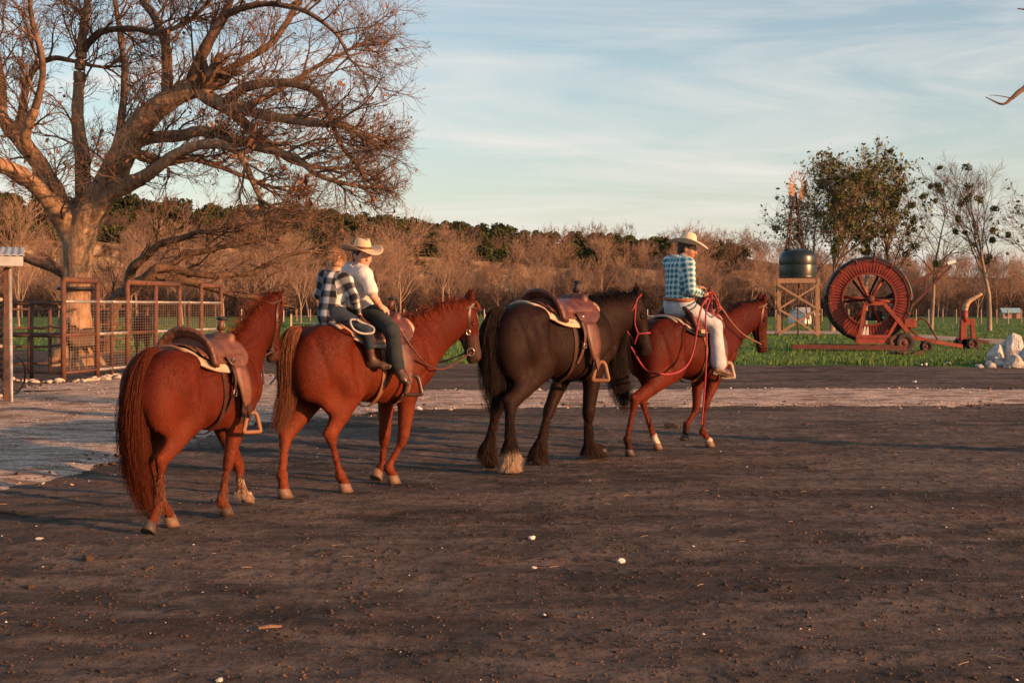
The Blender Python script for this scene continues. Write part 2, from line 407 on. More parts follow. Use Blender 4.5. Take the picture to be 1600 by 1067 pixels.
pk = m.voro(2.6); pk2 = m.voro(4.3, stretch=(1, .8, 1)); pm = m.ramp(m.noise(0.8, 4, .6), [(0.42, 0.0), (0.58, 1.0)]); pr = m.math('MULTIPLY', m.ramp(pk, [(0.0, 0.0), (0.13, 0.0), (0.2, 1.0), (0.32, 0.5)]), pm); pr2 = m.math('MULTIPLY', m.ramp(pk2, [(0.0, 0.0), (0.14, 0.05), (0.22, 1.0), (0.36, 0.45)]), pm)
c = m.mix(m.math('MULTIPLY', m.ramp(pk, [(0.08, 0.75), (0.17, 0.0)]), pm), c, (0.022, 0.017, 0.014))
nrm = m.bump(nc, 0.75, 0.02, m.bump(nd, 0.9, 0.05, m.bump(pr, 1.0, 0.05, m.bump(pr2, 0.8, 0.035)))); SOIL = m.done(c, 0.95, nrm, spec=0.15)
xs = axis_(-9, 11, 0.075, 1500); ys = axis_(2.6, 24, 0.075, 1500)
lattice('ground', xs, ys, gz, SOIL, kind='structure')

# pale crushed limestone drive
m = M('limestone gravel'); na = m.noise(0.5, 6, 0.6); nb = m.noise(26, 5, 0.7); nc = m.noise(3.0, 6, 0.6, (0.5, 1.5, 1))
c = m.mix(m.ramp(na, [(0.35, 0.0), (0.65, 1.0)]), (0.44, 0.345, 0.285), (0.58, 0.48, 0.41))
c = m.mix(m.ramp(nc, [(0.46, 0.0), (0.60, 0.9)]), c, (0.15, 0.095, 0.068))
c = m.mix(m.ramp(nb, [(0.38, 0.9), (0.52, 0.0)]), c, (0.13, 0.09, 0.07))
c = m.mix(m.ramp(nb, [(0.6, 0.0), (0.75, 0.9)]), c, (0.52, 0.48, 0.43))
GRAVEL = m.done(c, 0.92, m.bump(nb, 0.8, 0.03, m.bump(nc, 0.5, 0.05)), spec=0.2)
up_ = [(-700, 650), (-300, 640), (0, 618), (60, 602), (150, 595), (250, 588), (340, 584), (430, 586), (520, 600), (640, 611), (760, 611), (1100, 608.5), (1350, 608), (1600, 608), (2300, 606)]
lo_ = [(2300, 632), (1600, 629), (1450, 634), (1300, 631), (1100, 635), (900, 634), (760, 634), (640, 637), (520, 650), (430, 655), (330, 680), (250, 698), (180, 712), (100, 738), (40, 752), (-100, 775), (-500, 800), (-700, 800)]
gpoly = [gnd(*p)[:2] for p in up_ + lo_]
def g_sd(X, Y):
    P = np.stack([X, Y, 0 * X], -1); return poly_sd(X, Y, gpoly) + 0.22 * vnoise(P, 21, 3, 1.3) + 0.08 * vnoise(P, 22, 2, 6)
_c = {}
def road_z(X, Y):
    s = g_sd(X, Y); _c['s'] = s; P = np.stack([X, Y, 0 * X], -1)
    return gz(X, Y) + np.clip(s * 0.10, -0.03, 0.022) + 0.007 * vnoise(P, 31, 3, 5.0) + 0.004 * vnoise(P, 32, 2, 17) + 0.006
lattice('gravel_road', np.arange(-24, 26, 0.085), np.arange(9.5, 32, 0.085), road_z, GRAVEL, keep=lambda X, Y: _c['s'] > -0.35, kind='structure')

# grass field
m = M('grass ground'); na = m.noise(0.09, 6, 0.65, (0.6, 1.4, 1)); nb = m.noise(1.2, 6, 0.7); nc = m.noise(14, 5, 0.7)
c = m.mix(m.ramp(na, [(0.4, 0.0), (0.62, 1.0)]), (0.06, 0.145, 0.022), (0.11, 0.175, 0.038))
c = m.mix(m.ramp(nb, [(0.50, 0.0), (0.68, 0.8)]), c, (0.13, 0.115, 0.05)); c = m.mix(m.ramp(nc, [(0.4, 0.6), (0.55, 0.0)]), c, (0.028, 0.055, 0.012))
GRASSG = m.done(c, 0.9, m.bump(nc, 0.8, 0.06), spec=0.15)
nearedge = [(-1500, 548), (-300, 545), (0, 545), (380, 560), (640, 569), (900, 567), (1100, 569), (1350, 571), (1600, 574), (2600, 575)]
grpoly = [gnd(*p)[:2] for p in nearedge] + [A3(400, 260)[:2] if 0 else np.array([420.0, 262.0]), np.array([-380.0, 262.0])]
def gr_sd(X, Y):
    P = np.stack([X, Y, 0 * X], -1); return poly_sd(X, Y, grpoly) + 0.5 * vnoise(P, 41, 3, 0.7) + 0.25 * vnoise(P, 43, 3, 2.6)
def grass_z(X, Y):
    s = gr_sd(X, Y); _c['s'] = s; P = np.stack([X, Y, 0 * X], -1)
    return np.clip(s * 0.08, -0.05, 0.05) + 0.03 * vnoise(P, 44, 2, 0.6) * sstep(s, 0, 3)
ysg = np.concatenate([np.arange(31, 50, 0.3), 50 * 1.02 ** np.arange(85)]); ysg = ysg[ysg < 262]
xsg = axis_(-26, 30, 0.35, 380, 1.12)
lattice('grass_field', xsg, ysg, grass_z, GRASSG, keep=lambda X, Y: _c['s'] > -1.0, kind='structure')
# far pale track through the grass
pp = [(700, 521), (1200, 519.5), (1290, 519), (1330, 520), (1400, 523), (1500, 528.5), (1600, 535), (1750, 545), (2200, 570)] + [(2200, 590), (1750, 558), (1600, 543.5), (1500, 534.5), (1400, 528), (1300, 523.5), (1200, 522.5), (700, 523)]
ppoly = [gnd(*p)[:2] for p in pp]
def path_z(X, Y):
    P = np.stack([X, Y, 0 * X], -1); s = poly_sd(X, Y, ppoly) + 0.3 * vnoise(P, 51, 2, 0.8); _c['s'] = s; return 0.05 + np.clip(s * 0.1, -0.06, 0.06)
lattice('farm_track', np.arange(-6, 42, 0.6), np.arange(28, 86, 0.5), path_z, GRAVEL, keep=lambda X, Y: _c['s'] > -0.8, kind='structure')
# grass blades: tufts along the field, denser close by
rng = np.random.RandomState(5)
n = 44000; D = 33.6 + (rng.rand(n) ** 2.4) * 78; X = (rng.rand(n) * 1.25 - 0.62) * D * 0.86 + 0.0
s = gr_sd(X, D); s2 = poly_sd(X, D, ppoly); k = (s > -0.1) & (s2 < -0.2); X = X[k]; D = D[k]; n = len(X)
hgt = rng.uniform(0.05, 0.15, n) * (1 + 0.9 * np.maximum(0, vnoise(np.stack([X, D, 0 * X], 1), 61, 2, 0.5))); a = rng.rand(n) * 6.28; w = rng.uniform(0.012, 0.03, n) * (D / 40)
bx = np.stack([np.cos(a), np.sin(a), 0 * a], 1) * w[:, None]; base = np.stack([X, D, 0 * X + 0.0], 1); ln = rng.normal(0, 0.4, (n, 3)) * hgt[:, None]; ln[:, 2] = 0
V = np.stack([base - bx, base + bx, base + ln * 0.5 + bx * 0.3 + np.stack([0 * X, 0 * X, hgt], 1), base + ln * 0.5 - bx * 0.3 + np.stack([0 * X, 0 * X, hgt * 1.0], 1)], 1).reshape(-1, 3)
m = M('grass blades'); GRASSB = m.done(m.ramp(m.noise(0.8, 5, 0.7), [(0.3, (0.048, 0.115, 0.018)), (0.55, (0.085, 0.155, 0.032)), (0.75, (0.14, 0.15, 0.05))]), 0.7, spec=0.2)
link('field_grass', to_mesh('field_grass', V, np.arange(4 * n).reshape(-1, 4), False), GRASSB, label='short green winter grass covering the pasture', category='grass', kind='stuff')

# wooded ridge
ridge_px = np.array([-900, -300, 0, 150, 300, 450, 560, 700, 800, 900, 1000, 1080, 1200, 1300, 1450, 1600, 2000, 2600.])
ridge_py = np.array([300, 290, 288, 296, 308, 316, 326, 338, 348, 358, 366, 368, 378, 398, 402, 405, 412, 420.])
def hill_z(X, Y):
    px = CX + F * X / np.maximum(Y, 1); zt = (CY - np.interp(px, ridge_px, ridge_py) - 30) / F * 335 + HC
    P = np.stack([X, Y, 0 * X], -1); wob = 7 * vnoise(P, 71, 2, 0.03); d = Y + wob
    prof = 0.16 * sstep(d, 205, 245) + 0.36 * sstep(d, 247, 254) + 0.48 * sstep(d, 254, 335)
    return np.maximum(zt, 4) * prof + 1.2 * vnoise(P, 73, 3, 0.07) * sstep(d, 215, 250) - 0.15
m = M('hill soil and rock'); geo = m.t.nodes.new('ShaderNodeNewGeometry'); nz = m.sepxyz(geo.outputs['True Normal'])[2]
litter = m.ramp(m.noise(0.06, 6, 0.7), [(0.35, (0.03, 0.022, 0.015)), (0.65, (0.062, 0.043, 0.028))])
rock = m.ramp(m.noise(0.5, 6, 0.7, (0.5, 0.5, 3.0)), [(0.3, (0.06, 0.045, 0.03)), (0.6, (0.16, 0.12, 0.08)), (0.75, (0.42, 0.33, 0.23))])
HILL = m.done(m.mix(m.ramp(nz, [(0.45, 1.0), (0.75, 0.0)]), litter, rock), 0.9, m.bump(m.noise(0.9, 6, 0.7, (1, 1, 3)), 1.0, 0.6), spec=0.1)
lattice('wooded_hill', np.arange(-330, 460, 3.2), np.concatenate([np.arange(196, 262, 1.6), np.arange(264, 420, 5), np.arange(430, 900, 40)]), hill_z, HILL, kind='structure')
# broken limestone cliff standing out of the slope
def cliff(name, x0, x1, seed):
    rs = np.random.RandomState(seed); xs = np.arange(x0, x1, 0.7); zs = np.arange(0, 1.001, 0.05)
    Xg, T = np.meshgrid(xs, zs, indexing='ij'); yb = 246 - 7 * vnoise(np.stack([Xg, 0 * Xg + 246, 0 * Xg], -1), 71, 2, 0.03)
    z0 = hill_z(Xg, yb - 3); z1 = hill_z(Xg, yb + 8.5) + 0.4
    Z = z0 + (z1 - z0) * T; P = np.stack([Xg, 0 * Xg, Z], -1)
    ledge = vnoise(P * A3(0.12, 1, 1), seed, 3, 1.1); blk = vnoise(P, seed + 1, 4, 0.45); cut = vnoise(P * A3(1, 1, 0.4), seed + 2, 3, 0.16)
    Yc = yb - 1.0 + 3.2 * T - 1.6 * np.round(ledge * 2.5) / 2.5 - 1.3 * blk + 2.5 * np.maximum(cut, 0)
    V = np.stack([Xg, Yc, Z], -1).reshape(-1, 3); ny = len(zs); i = np.arange(len(xs) - 1)[:, None]; j = np.arange(ny - 1)[None]
    Fq = np.stack([i * ny + j, (i + 1) * ny + j, (i + 1) * ny + j + 1, i * ny + j + 1], -1).reshape(-1, 4)
    m = M('cliff limestone'); CL = m.done(m.mix(m.ramp(m.noise(0.075, 4, 0.65), [(0.46, 1.0), (0.54, 0.0)]), (0.05, 0.036, 0.025), m.ramp(m.noise(0.35, 7, 0.72, (0.6, 0.6, 2.6)), [(0.36, (0.12, 0.075, 0.045)), (0.48, (0.40, 0.28, 0.17)), (0.66, (0.56, 0.44, 0.30))])), 0.9, m.bump(m.noise(1.6, 6, 0.7, (1, 1, 3)), 1.0, 0.5), spec=0.1)
    link(name, to_mesh(name, V, Fq, False), CL, kind='structure')
cliff('limestone_cliff', -110, 62, 5)
# ---------------------------------------------------------------- trees
def bark(name, a, b, sc=6.0, rough=0.9, strength=0.8, dist=0.03):
    m = M(name); n = m.noise(sc, 7, 0.68, (1.6, 1.6, 0.45)); n2 = m.noise(sc * 0.25, 4, 0.6)
    c = m.ramp(n, [(0.34, a), (0.62, b)]); c = m.mix(m.ramp(n2, [(0.4, 0.0), (0.7, 0.55)]), c, tuple(v * 0.6 for v in a))
    return m.done(c, rough, m.bump(n, strength, dist), spec=0.15)
BARK = bark('pale oak bark', (0.17, 0.10, 0.062), (0.46, 0.31, 0.20), 5.0, strength=1.0, dist=0.06)
BARK2 = bark('dark limb bark', (0.075, 0.048, 0.035), (0.22, 0.14, 0.10), 7.0)
TWIG = flatmat('winter twig', (0.145, 0.098, 0.075), 0.85, 0.3, 2.0, 0.0)
TWIGP = flatmat('pale winter twig', (0.27, 0.175, 0.125), 0.85, 0.25, 0.4, 0.0)
TWIGM = flatmat('brown winter twig', (0.125, 0.078, 0.060), 0.85, 0.5, 0.05, 0.0, obj_var=0.25)
TRUNKP = bark('pale trunk bark', (0.20, 0.14, 0.10), (0.36, 0.28, 0.21), 2.0, dist=0.05)

def branch_set(rs, S, T, Lr, R0, K, wob=0.12, lift=0.25, taper=0.25):
    """starts (n,3), directions (n,3), lengths, base radii -> polylines (n,K,3) and radii (n,K)"""
    n = len(S); d = T / (np.linalg.norm(T, axis=1, keepdims=True) + 1e-9); P = np.zeros((n, K, 3)); P[:, 0] = S
    for i in range(1, K):
        P[:, i] = P[:, i - 1] + d * (Lr / (K - 1))[:, None]
        d = d + rs.normal(0, wob, (n, 3)); d[:, 2] += lift / (K - 1); d /= np.linalg.norm(d, axis=1, keepdims=True)
    R = R0[:, None] * (1 - (1 - taper) * np.linspace(0, 1, K))[None]
    return P, R
def children(rs, P, R, per, tmin=0.25, ang=0.9, lr=(0.4, 0.6), rr=0.6, lens=None):
    n, K, _ = P.shape; idx = np.repeat(np.arange(n), per); t = tmin + (1 - tmin) * rs.rand(len(idx)) ** 0.8
    t = np.clip(t, 0, 0.999); u = t * (K - 1); i = u.astype(int); f = (u - i)[:, None]
    S = P[idx, i] * (1 - f) + P[idx, i + 1] * f; T = P[idx, i + 1] - P[idx, i]; T /= np.linalg.norm(T, axis=1, keepdims=True) + 1e-9
    q = rs.normal(size=T.shape); q -= (q * T).sum(1, keepdims=True) * T; q /= np.linalg.norm(q, axis=1, keepdims=True)
    a = ang * rs.uniform(0.6, 1.25, len(idx))[:, None]; Dn = T * np.cos(a) + q * np.sin(a)
    r = (R[idx, i] * (1 - f[:, 0]) + R[idx, i + 1] * f[:, 0]) * rr
    L0 = np.linalg.norm(P[:, -1] - P[:, 0], axis=1)[idx] if lens is None else lens
    return S, Dn, L0 * rs.uniform(lr[0], lr[1], len(idx)) * (1.25 - 0.6 * t), r
def simple_tree(seed, H=12.0, spread=0.5, n1=16, n2=6, n3=5, fork=0.3, twig_r=0.018, r0=0.2, lean=0.05, up=0.35, lr1=(0.4, 0.6)):
    rs = np.random.RandomState(seed)
    P, R = branch_set(rs, np.zeros((1, 3)), A3(lean * rs.normal(), lean * rs.normal(), 1)[None], np.array([H * 0.86]), np.array([r0]), 8, 0.06, 0.1, 0.15)
    trunk = tube_batch(P, R, 7); out = []
    S, D, Ln, r = children(rs, P, R, n1, fork, spread, lr1, 0.55); P1, R1 = branch_set(rs, S, D, Ln, np.maximum(r, twig_r * 1.6), 6, 0.13, up, 0.3); out.append(tube_batch(P1, R1, 4))
    S, D, Ln, r = children(rs, P1, R1, n2, 0.2, 0.75, (0.35, 0.6), 0.6); P2, R2 = branch_set(rs, S, D, Ln, np.maximum(r, twig_r), 4, 0.16, up, 0.4); out.append(tube_batch(P2, R2, 3))
    S, D, Ln, r = children(rs, P2, R2, n3, 0.2, 0.7, (0.4, 0.75), 0.6); P3, R3 = branch_set(rs, S, D, Ln, np.maximum(r, twig_r * 0.8), 3, 0.18, up, 0.5); out.append(tube_batch(P3, R3, 3))
    return trunk, join_vf(out), (P1, P2, P3)

rs = np.random.RandomState(11)
# front row of bare trees along the foot of the ridge
proto_bare = []
for i in range(7):
    tr, cr_, _ = simple_tree(100 + i, 13.0, 0.62 if i % 2 else 0.45, 18, 7, 6, 0.16, 0.024, 0.17, 0.05, 0.5, (0.45, 0.75))
    proto_bare.append((to_mesh('trunk', *tr), to_mesh('crown', *cr_)))
def put_tree(pr, x, y, z, s, rz, label, group=None, tm=TRUNKP, cm=TWIGP, name='bare_tree', cat='tree'):
    t = thing(name, label, cat, (x, y, z), rz, group); t.scale = (s, s, s)
    for nm, me, mm in (('trunk', pr[0], tm), ('crown', pr[1], cm)):
        if len(me.materials) == 0: me.materials.append(mm)
        link(nm, me, None, t)
    return t
for i in range(112):
    if i < 86: px = -140 + (i + rs.uniform(-0.5, 0.5)) * 1760 / 86; D = rs.uniform(186, 204)
    else: px = rs.uniform(-100, 1700); D = rs.uniform(206, 238)
    x = (px - CX) / F * D
    hs = 0.80 if px < 1150 else 0.66
    put_tree(proto_bare[rs.randint(7)], x, D, max(0, float(hill_z(np.array([x]), np.array([D]))[0])) - 0.1, hs * rs.uniform(0.5, 1.1), rs.uniform(0, 6.28), 'bare pale winter tree in the row along the foot of the wooded ridge', 'bare trees along the foot of the ridge')
# the wood on the slope
def scatter_mass(name, template, pts, scales, rots, mat, **props):
    V, Fq = template; n = len(pts); c, s = np.cos(rots), np.sin(rots)
    W = np.empty((n, len(V), 3), np.float32)
    W[:, :, 0] = (V[None, :, 0] * c[:, None] - V[None, :, 1] * s[:, None]) * scales[:, None] + pts[:, 0:1]
    W[:, :, 1] = (V[None, :, 0] * s[:, None] + V[None, :, 1] * c[:, None]) * scales[:, None] + pts[:, 1:2]
    W[:, :, 2] = V[None, :, 2] * scales[:, None] + pts[:, 2:3]
    FF = (Fq[None] + (np.arange(n) * len(V))[:, None, None]).reshape(-1, Fq.shape[1])
    return link(name, to_mesh(name, W.reshape(-1, 3), FF, False), mat, **props)
def slope_pts(n, dlo, dhi, pxlo=-160, pxhi=1780):
    px = rs.uniform(pxlo, pxhi, n); D = rs.uniform(dlo, dhi, n); x = (px - CX) / F * D
    return np.stack([x, D, hill_z(x, D) - 0.2], 1)
tr, cr_, _ = simple_tree(300, 9.0, 0.8, 11, 4, 4, 0.15, 0.042, 0.13, 0.08, 0.5, (0.45, 0.75))
tmpl = join_vf([(tr[0], tr[1]), cr_])
pts = np.vstack([slope_pts(260, 212, 248), slope_pts(150, 254, 300), slope_pts(120, 300, 345, 900, 1780), slope_pts(160, 198, 212)]); 
scatter_mass('winter_wood', tmpl, pts, rs.uniform(0.4, 0.85, len(pts)), rs.uniform(0, 6.28, len(pts)), TWIGM, label='mass of bare brown winter trees covering the slope', category='woodland', kind='stuff')
# brush at the foot of the ridge
tr, cr_, _ = simple_tree(301, 4.0, 1.0, 12, 4, 3, 0.02, 0.034, 0.05, 0.1, 0.6, (0.5, 0.9))
pts = slope_pts(420, 190, 214); scatter_mass('winter_brush', cr_, pts, rs.uniform(0.5, 1.15, len(pts)), rs.uniform(0, 6.28, len(pts)), TWIGM, label='dense bare brush along the far edge of the pasture', category='brush', kind='stuff')
# cedars along the top
def leaf_ball(seed, n, rr, size, clumps=7, squash=0.8):
    r_ = np.random.RandomState(seed); cc = r_.normal(size=(clumps, 3)); cc /= np.linalg.norm(cc, axis=1, keepdims=True); cc *= rr * 0.62 * r_.uniform(0.4, 1.0, (clumps, 1)); cc[:, 2] *= squash
    k = r_.randint(0, clumps, n); d = r_.normal(size=(n, 3)); d /= np.linalg.norm(d, axis=1, keepdims=True)
    c_ = cc[k] + d * (rr * 0.5 * r_.uniform(0.55, 1.0, n) ** 0.5)[:, None]
    a = r_.normal(size=(n, 3)); a /= np.linalg.norm(a, axis=1, keepdims=True); b = np.cross(a, r_.normal(size=(n, 3))); b /= np.linalg.norm(b, axis=1, keepdims=True); s_ = size * r_.uniform(0.6, 1.3, (n, 1))
    V = np.stack([c_ - a * s_ - b * s_ * .6, c_ + a * s_ - b * s_ * .6, c_ + a * s_ + b * s_ * .6, c_ - a * s_ + b * s_ * .6], 1).reshape(-1, 3)
    return V, np.arange(4 * n).reshape(-1, 4)
m = M('cedar foliage'); CEDAR = m.done(m.ramp(m.noise(0.25, 5, 0.7), [(0.35, (0.028, 0.036, 0.013)), (0.6, (0.055, 0.062, 0.022)), (0.75, (0.10, 0.085, 0.035))]), 0.8, spec=0.15)
V, Fq = leaf_ball(7, 230, 2.6, 0.33, 9, 0.9); V[:, 2] += 2.2
p1 = slope_pts(560, 292, 345, -160, 1150); p2 = slope_pts(430, 256, 300, -160, 980); p3 = slope_pts(26, 215, 330, 900, 1500); pts = np.vstack([p1, p2, p3])
scatter_mass('cedar_wood', (V, Fq), pts, rs.uniform(0.5, 1.1, len(pts)), rs.uniform(0, 6.28, len(pts)), CEDAR, label='dark evergreen cedars massed along the top of the ridge', category='woodland', kind='stuff')

# ---- trees with mistletoe right of the tank
MIST = flatmat('mistletoe leaf', (0.055, 0.075, 0.022), 0.6, 0.4, 3.0, 0.0)
OLIVE = flatmat('yellowing leaf', (0.07, 0.085, 0.022), 0.7, 0.45, 1.5, 0.0)
def mist_tree(px, D, top_py, seed, label, nball, spread=0.5, tm=None, leaves=0, r0=0.2, n1=15):
    Ht = (CY - top_py) / F * D + HC; r_ = np.random.RandomState(seed)
    tr, cr_, (P1, P2, P3) = simple_tree(seed, Ht, spread, n1, 8, 9, 0.3, 0.012, r0, 0.06, 0.35, (0.4, 0.62))
    x = (px - CX) / F * D; t = thing('mistletoe_tree', label, 'tree', (x, D, 0.0), r_.uniform(0, 6.28))
    link('trunk', to_mesh('trunk', *tr), tm or TRUNKP, t); link('crown', to_mesh('crown', *cr_), TWIG, t)
    Q = P2.reshape(-1, 3); Q = Q[Q[:, 2] > Ht * 0.42]
    for i in range(nball):
        q = Q[r_.randint(len(Q))]; V, Fq = leaf_ball(seed * 31 + i, 170, r_.uniform(0.18, 0.42), 0.05, 6, 0.9)
        link('mistletoe', to_mesh('mistletoe', V + q, Fq, False), MIST, t)
    if leaves:
        Q = P3.reshape(-1, 3); Q = Q[r_.randint(len(Q), size=leaves)] + r_.normal(0, 0.16, (leaves, 3)); a = r_.normal(size=(leaves, 3)) * 0.06; b = r_.normal(size=(leaves, 3)) * 0.06
        V = np.stack([Q - a, Q + b, Q + a, Q - b], 1).reshape(-1, 3); link('foliage', to_mesh('foliage', V, np.arange(4 * leaves).reshape(-1, 4), False), OLIVE, t)
    return t
mist_tree(1300, 78, 268, 41, 'leafy mistletoe filled tree just behind the water tank', 34, 0.62, leaves=3000, r0=0.2, n1=24)
mist_tree(1272, 86, 300, 47, 'shorter tree with yellowing leaves at the left edge of the mistletoe trees', 6, 0.7, leaves=1800, r0=0.13, n1=22)
mist_tree(1352, 84, 280, 44, 'slender mistletoe tree rising behind the left rim of the hose reel', 22, 0.5, leaves=1500, r0=0.15, n1=15)
mist_tree(1398, 80, 272, 42, 'tall mistletoe tree rising behind the red hose reel', 32, 0.6, leaves=2200, r0=0.2, n1=20)
mist_tree(1455, 84, 300, 43, 'leaning thin tree behind the raised boom of the reel', 9, 0.75, r0=0.15, n1=14)
mist_tree(1546, 81, 284, 45, 'lone slim mistletoe tree with a lit trunk behind the red hitch frame', 13, 0.5, r0=0.17, n1=16)
mist_tree(1622, 80, 275, 46, 'tree cut by the right edge of the picture', 10, 0.55, leaves=600, r0=0.17, n1=15)

# ---- the great bare tree on the left
TD = 34.5
def tp(px, py, dd=0.0): return at(px, py, TD + dd)
def ptr(px): return px / F * TD
LIMBS = [  # pixel paths with depth offset, radii in photo pixels
 ([(127, 374, 0), (142, 333, 0), (170, 285, 0), (201, 222, -.3), (229, 184, -.6), (271, 153, -.8), (306, 138, -.9)], (24, 19)),
 ([(300, 140, -.9), (306, 109, -1.2), (324, 66, -1.6), (350, 26, -1.8), (363, -10, -2), (380, -60, -2.2), (420, -110, -2.4)], (11, 4)),
 ([(262, 158, -.7), (262, 131, -.3), (258, 79, .3), (245, 35, .8), (223, 0, 1.2), (205, -50, 1.4), (190, -110, 1.6)], (11, 4)),
 ([(306, 140, -.9), (341, 160, -1.1), (376, 170, -1.4), (430, 182, -2), (481, 192, -2.6), (522, 196, -3), (555, 208, -3.4)], (13, 4)),
 ([(330, 158, -1), (360, 176, -.6), (394, 206, -.2), (416, 227, 0), (455, 252, .3), (490, 262, .6), (540, 262, 1)], (11, 3)),
 ([(350, 165, -1.2), (376, 141, -1.5), (416, 131, -1.8), (459, 131, -2), (494, 144, -2.2), (516, 184, -2.3), (534, 227, -2.3), (562, 262, -2.3)], (9, 3)),
 ([(136, 360, 0), (165, 312, -.3), (188, 293, -.5), (227, 276, -1.1), (271, 245, -1.7), (315, 227, -2.1), (350, 228, -2.4), (376, 245, -2.6), (394, 282, -2.6), (404, 310, -2.6)], (14, 4)),
 ([(200, 226, 0), (232, 214, -.2), (280, 211, -.7), (324, 206, -1.2), (372, 219, -1.6), (420, 234, -2), (464, 249, -2.4), (503, 276, -2.6), (560, 291, -2.8)], (12, 3.5)),
 ([(122, 374, .2), (129, 330, .5), (129, 290, .6), (127, 240, .7), (122, 188, .8), (125, 109, .9), (131, 44, 1), (138, -5, 1), (142, -80, 1.1)], (15, 7)),
 ([(130, 80, 1), (140, 66, .8), (162, 48, .4), (210, 46, 0), (250, 50, -.4), (300, 30, -.9), (350, -20, -1.2)], (8, 3)),
 ([(114, 376, 0), (102, 348, -.1), (79, 315, -.4), (48, 284, -.8), (10, 262, -1.2), (-50, 240, -1.7), (-120, 230, -2.4)], (16, 9)),
 ([(114, 350, .2), (87, 306, .3), (57, 249, .6), (26, 212, .9), (4, 184, 1.1), (0, 131, 1.3), (-14, 60, 1.5), (-30, -20, 1.7)], (17, 7)),
 ([(30, 215, .9), (35, 175, 1), (48, 114, 1.4), (79, 92, 1.8), (110, 95, 2), (160, 105, 2.3)], (8, 3)),
 ([(50, 245, .6), (40, 215, -.2), (62, 150, -.8), (66, 90, -1.2), (50, 30, -1.5), (40, -40, -1.7)], (8, 3)),
 ([(150, 330, -.2), (178, 250, 1), (190, 190, 1.6), (196, 120, 2.1), (185, 50, 2.5), (180, -30, 2.8)], (9, 4)),
 ([(310, 140, -.9), (336, 120, .1), (372, 100, .8), (420, 70, 1.2), (452, 30, 1.5), (480, -20, 1.8), (500, -70, 2)], (9, 3)),
 ([(350, 26, -1.8), (385, 10, -2.2), (430, 4, -2.6), (480, 20, -3), (520, 50, -3.3), (545, 90, -3.4)], (6, 2.2)),
 ([(200, 235, 0), (225, 245, .8), (262, 255, 1.6), (300, 250, 2.4), (345, 262, 3), (400, 285, 3.6), (450, 300, 4)], (8, 3)),
 ([(376, 170, -1.4), (420, 150, -.8), (470, 120, -.3), (520, 90, 0), (560, 70, .3)], (7, 2.2)),
 ([(-20, 250, -1.3), (-60, 180, -1.6), (-90, 100, -2), (-110, 20, -2.4)], (9, 4)),
]
tree = thing('spreading_tree', 'huge bare spreading tree with a pale lit trunk behind the pen', 'tree', tuple(at(120, 480, TD) * A3(1, 1, 0)))
toff = np.array(tree.location)
lo = np.minimum(tp(60, 640), tp(230, 190)) - A3(1.3, 1.4, 0); hi = np.maximum(tp(60, 640), tp(230, 190)) + A3(.2, 1.4, .3); lo[2] = -0.3
fld = Field(lo, hi, 0.048)
g = at(116, 480, TD) * A3(1, 1, 0)
fld.cone(g + A3(0, 0, -0.3), tp(119, 505), ptr(37), ptr(27), k=.1)
fld.cone(tp(119, 505), tp(120, 430), ptr(26), ptr(21), k=.1)
fld.cone(tp(120, 430), tp(121, 385), ptr(21), ptr(23), k=.1)
for a in np.linspace(0, 6.28, 7)[:-1]: fld.cone(g + A3(math.cos(a) * .75, math.sin(a) * .7, -.1), tp(118, 520) + A3(math.cos(a) * .3, math.sin(a) * .3, 0), .16, .12, k=.2)
rest = []
for path, (ra, rb) in LIMBS:
    Q = catmull([tp(*p) for p in path], 8 * len(path)); Rr = np.linspace(ptr(ra * .92), ptr(rb * .85), len(Q)); rest.append((Q, Rr))
    for i in range(len(Q) - 1):
        if (Q[i] > lo).all() and (Q[i] < hi).all() and Rr[i] > 0.1: fld.cone(Q[i], Q[i + 1], Rr[i], Rr[i + 1], k=.10)
P0 = fld.lo; idx = np.argwhere(np.abs(fld.V) < 0.3); PP = fld.lo + fld.h * idx
rid = np.abs(vnoise(PP * A3(1, 1, .22), 5, 3, 7.0)) * -0.055 + 0.03 + vnoise(PP, 9, 2, 1.8) * 0.05
fld.V[tuple(idx.T)] += rid.astype(np.float32)
V, Q = fld.surface(1); link('trunk', to_mesh('trunk', V - toff, Q), BARK, tree)
rs = np.random.RandomState(77)
for Q, Rr in rest:
    n = len(Q) * 2; U = np.linspace(0, len(Q) - 1, n); Qi = np.stack([np.interp(U, np.arange(len(Q)), Q[:, d]) for d in range(3)], 1); Ri = np.interp(U, np.arange(len(Q)), Rr)
    Qi[4:] += (0.05 * np.stack([vnoise(Qi, 60 + d, 2, 1.5) for d in range(3)], 1))[4:]; Ri = Ri * (1 + 0.12 * vnoise(Qi, 66, 2, 5.0)) * np.where(np.arange(n) < 4, .9, 1)
    mb = MB(); mb.tube(Qi, Ri, 9); mb.build('limb', BARK if Rr[0] > ptr(10.5) else BARK2, tree, True, toff)
cen = tp(150, 240)
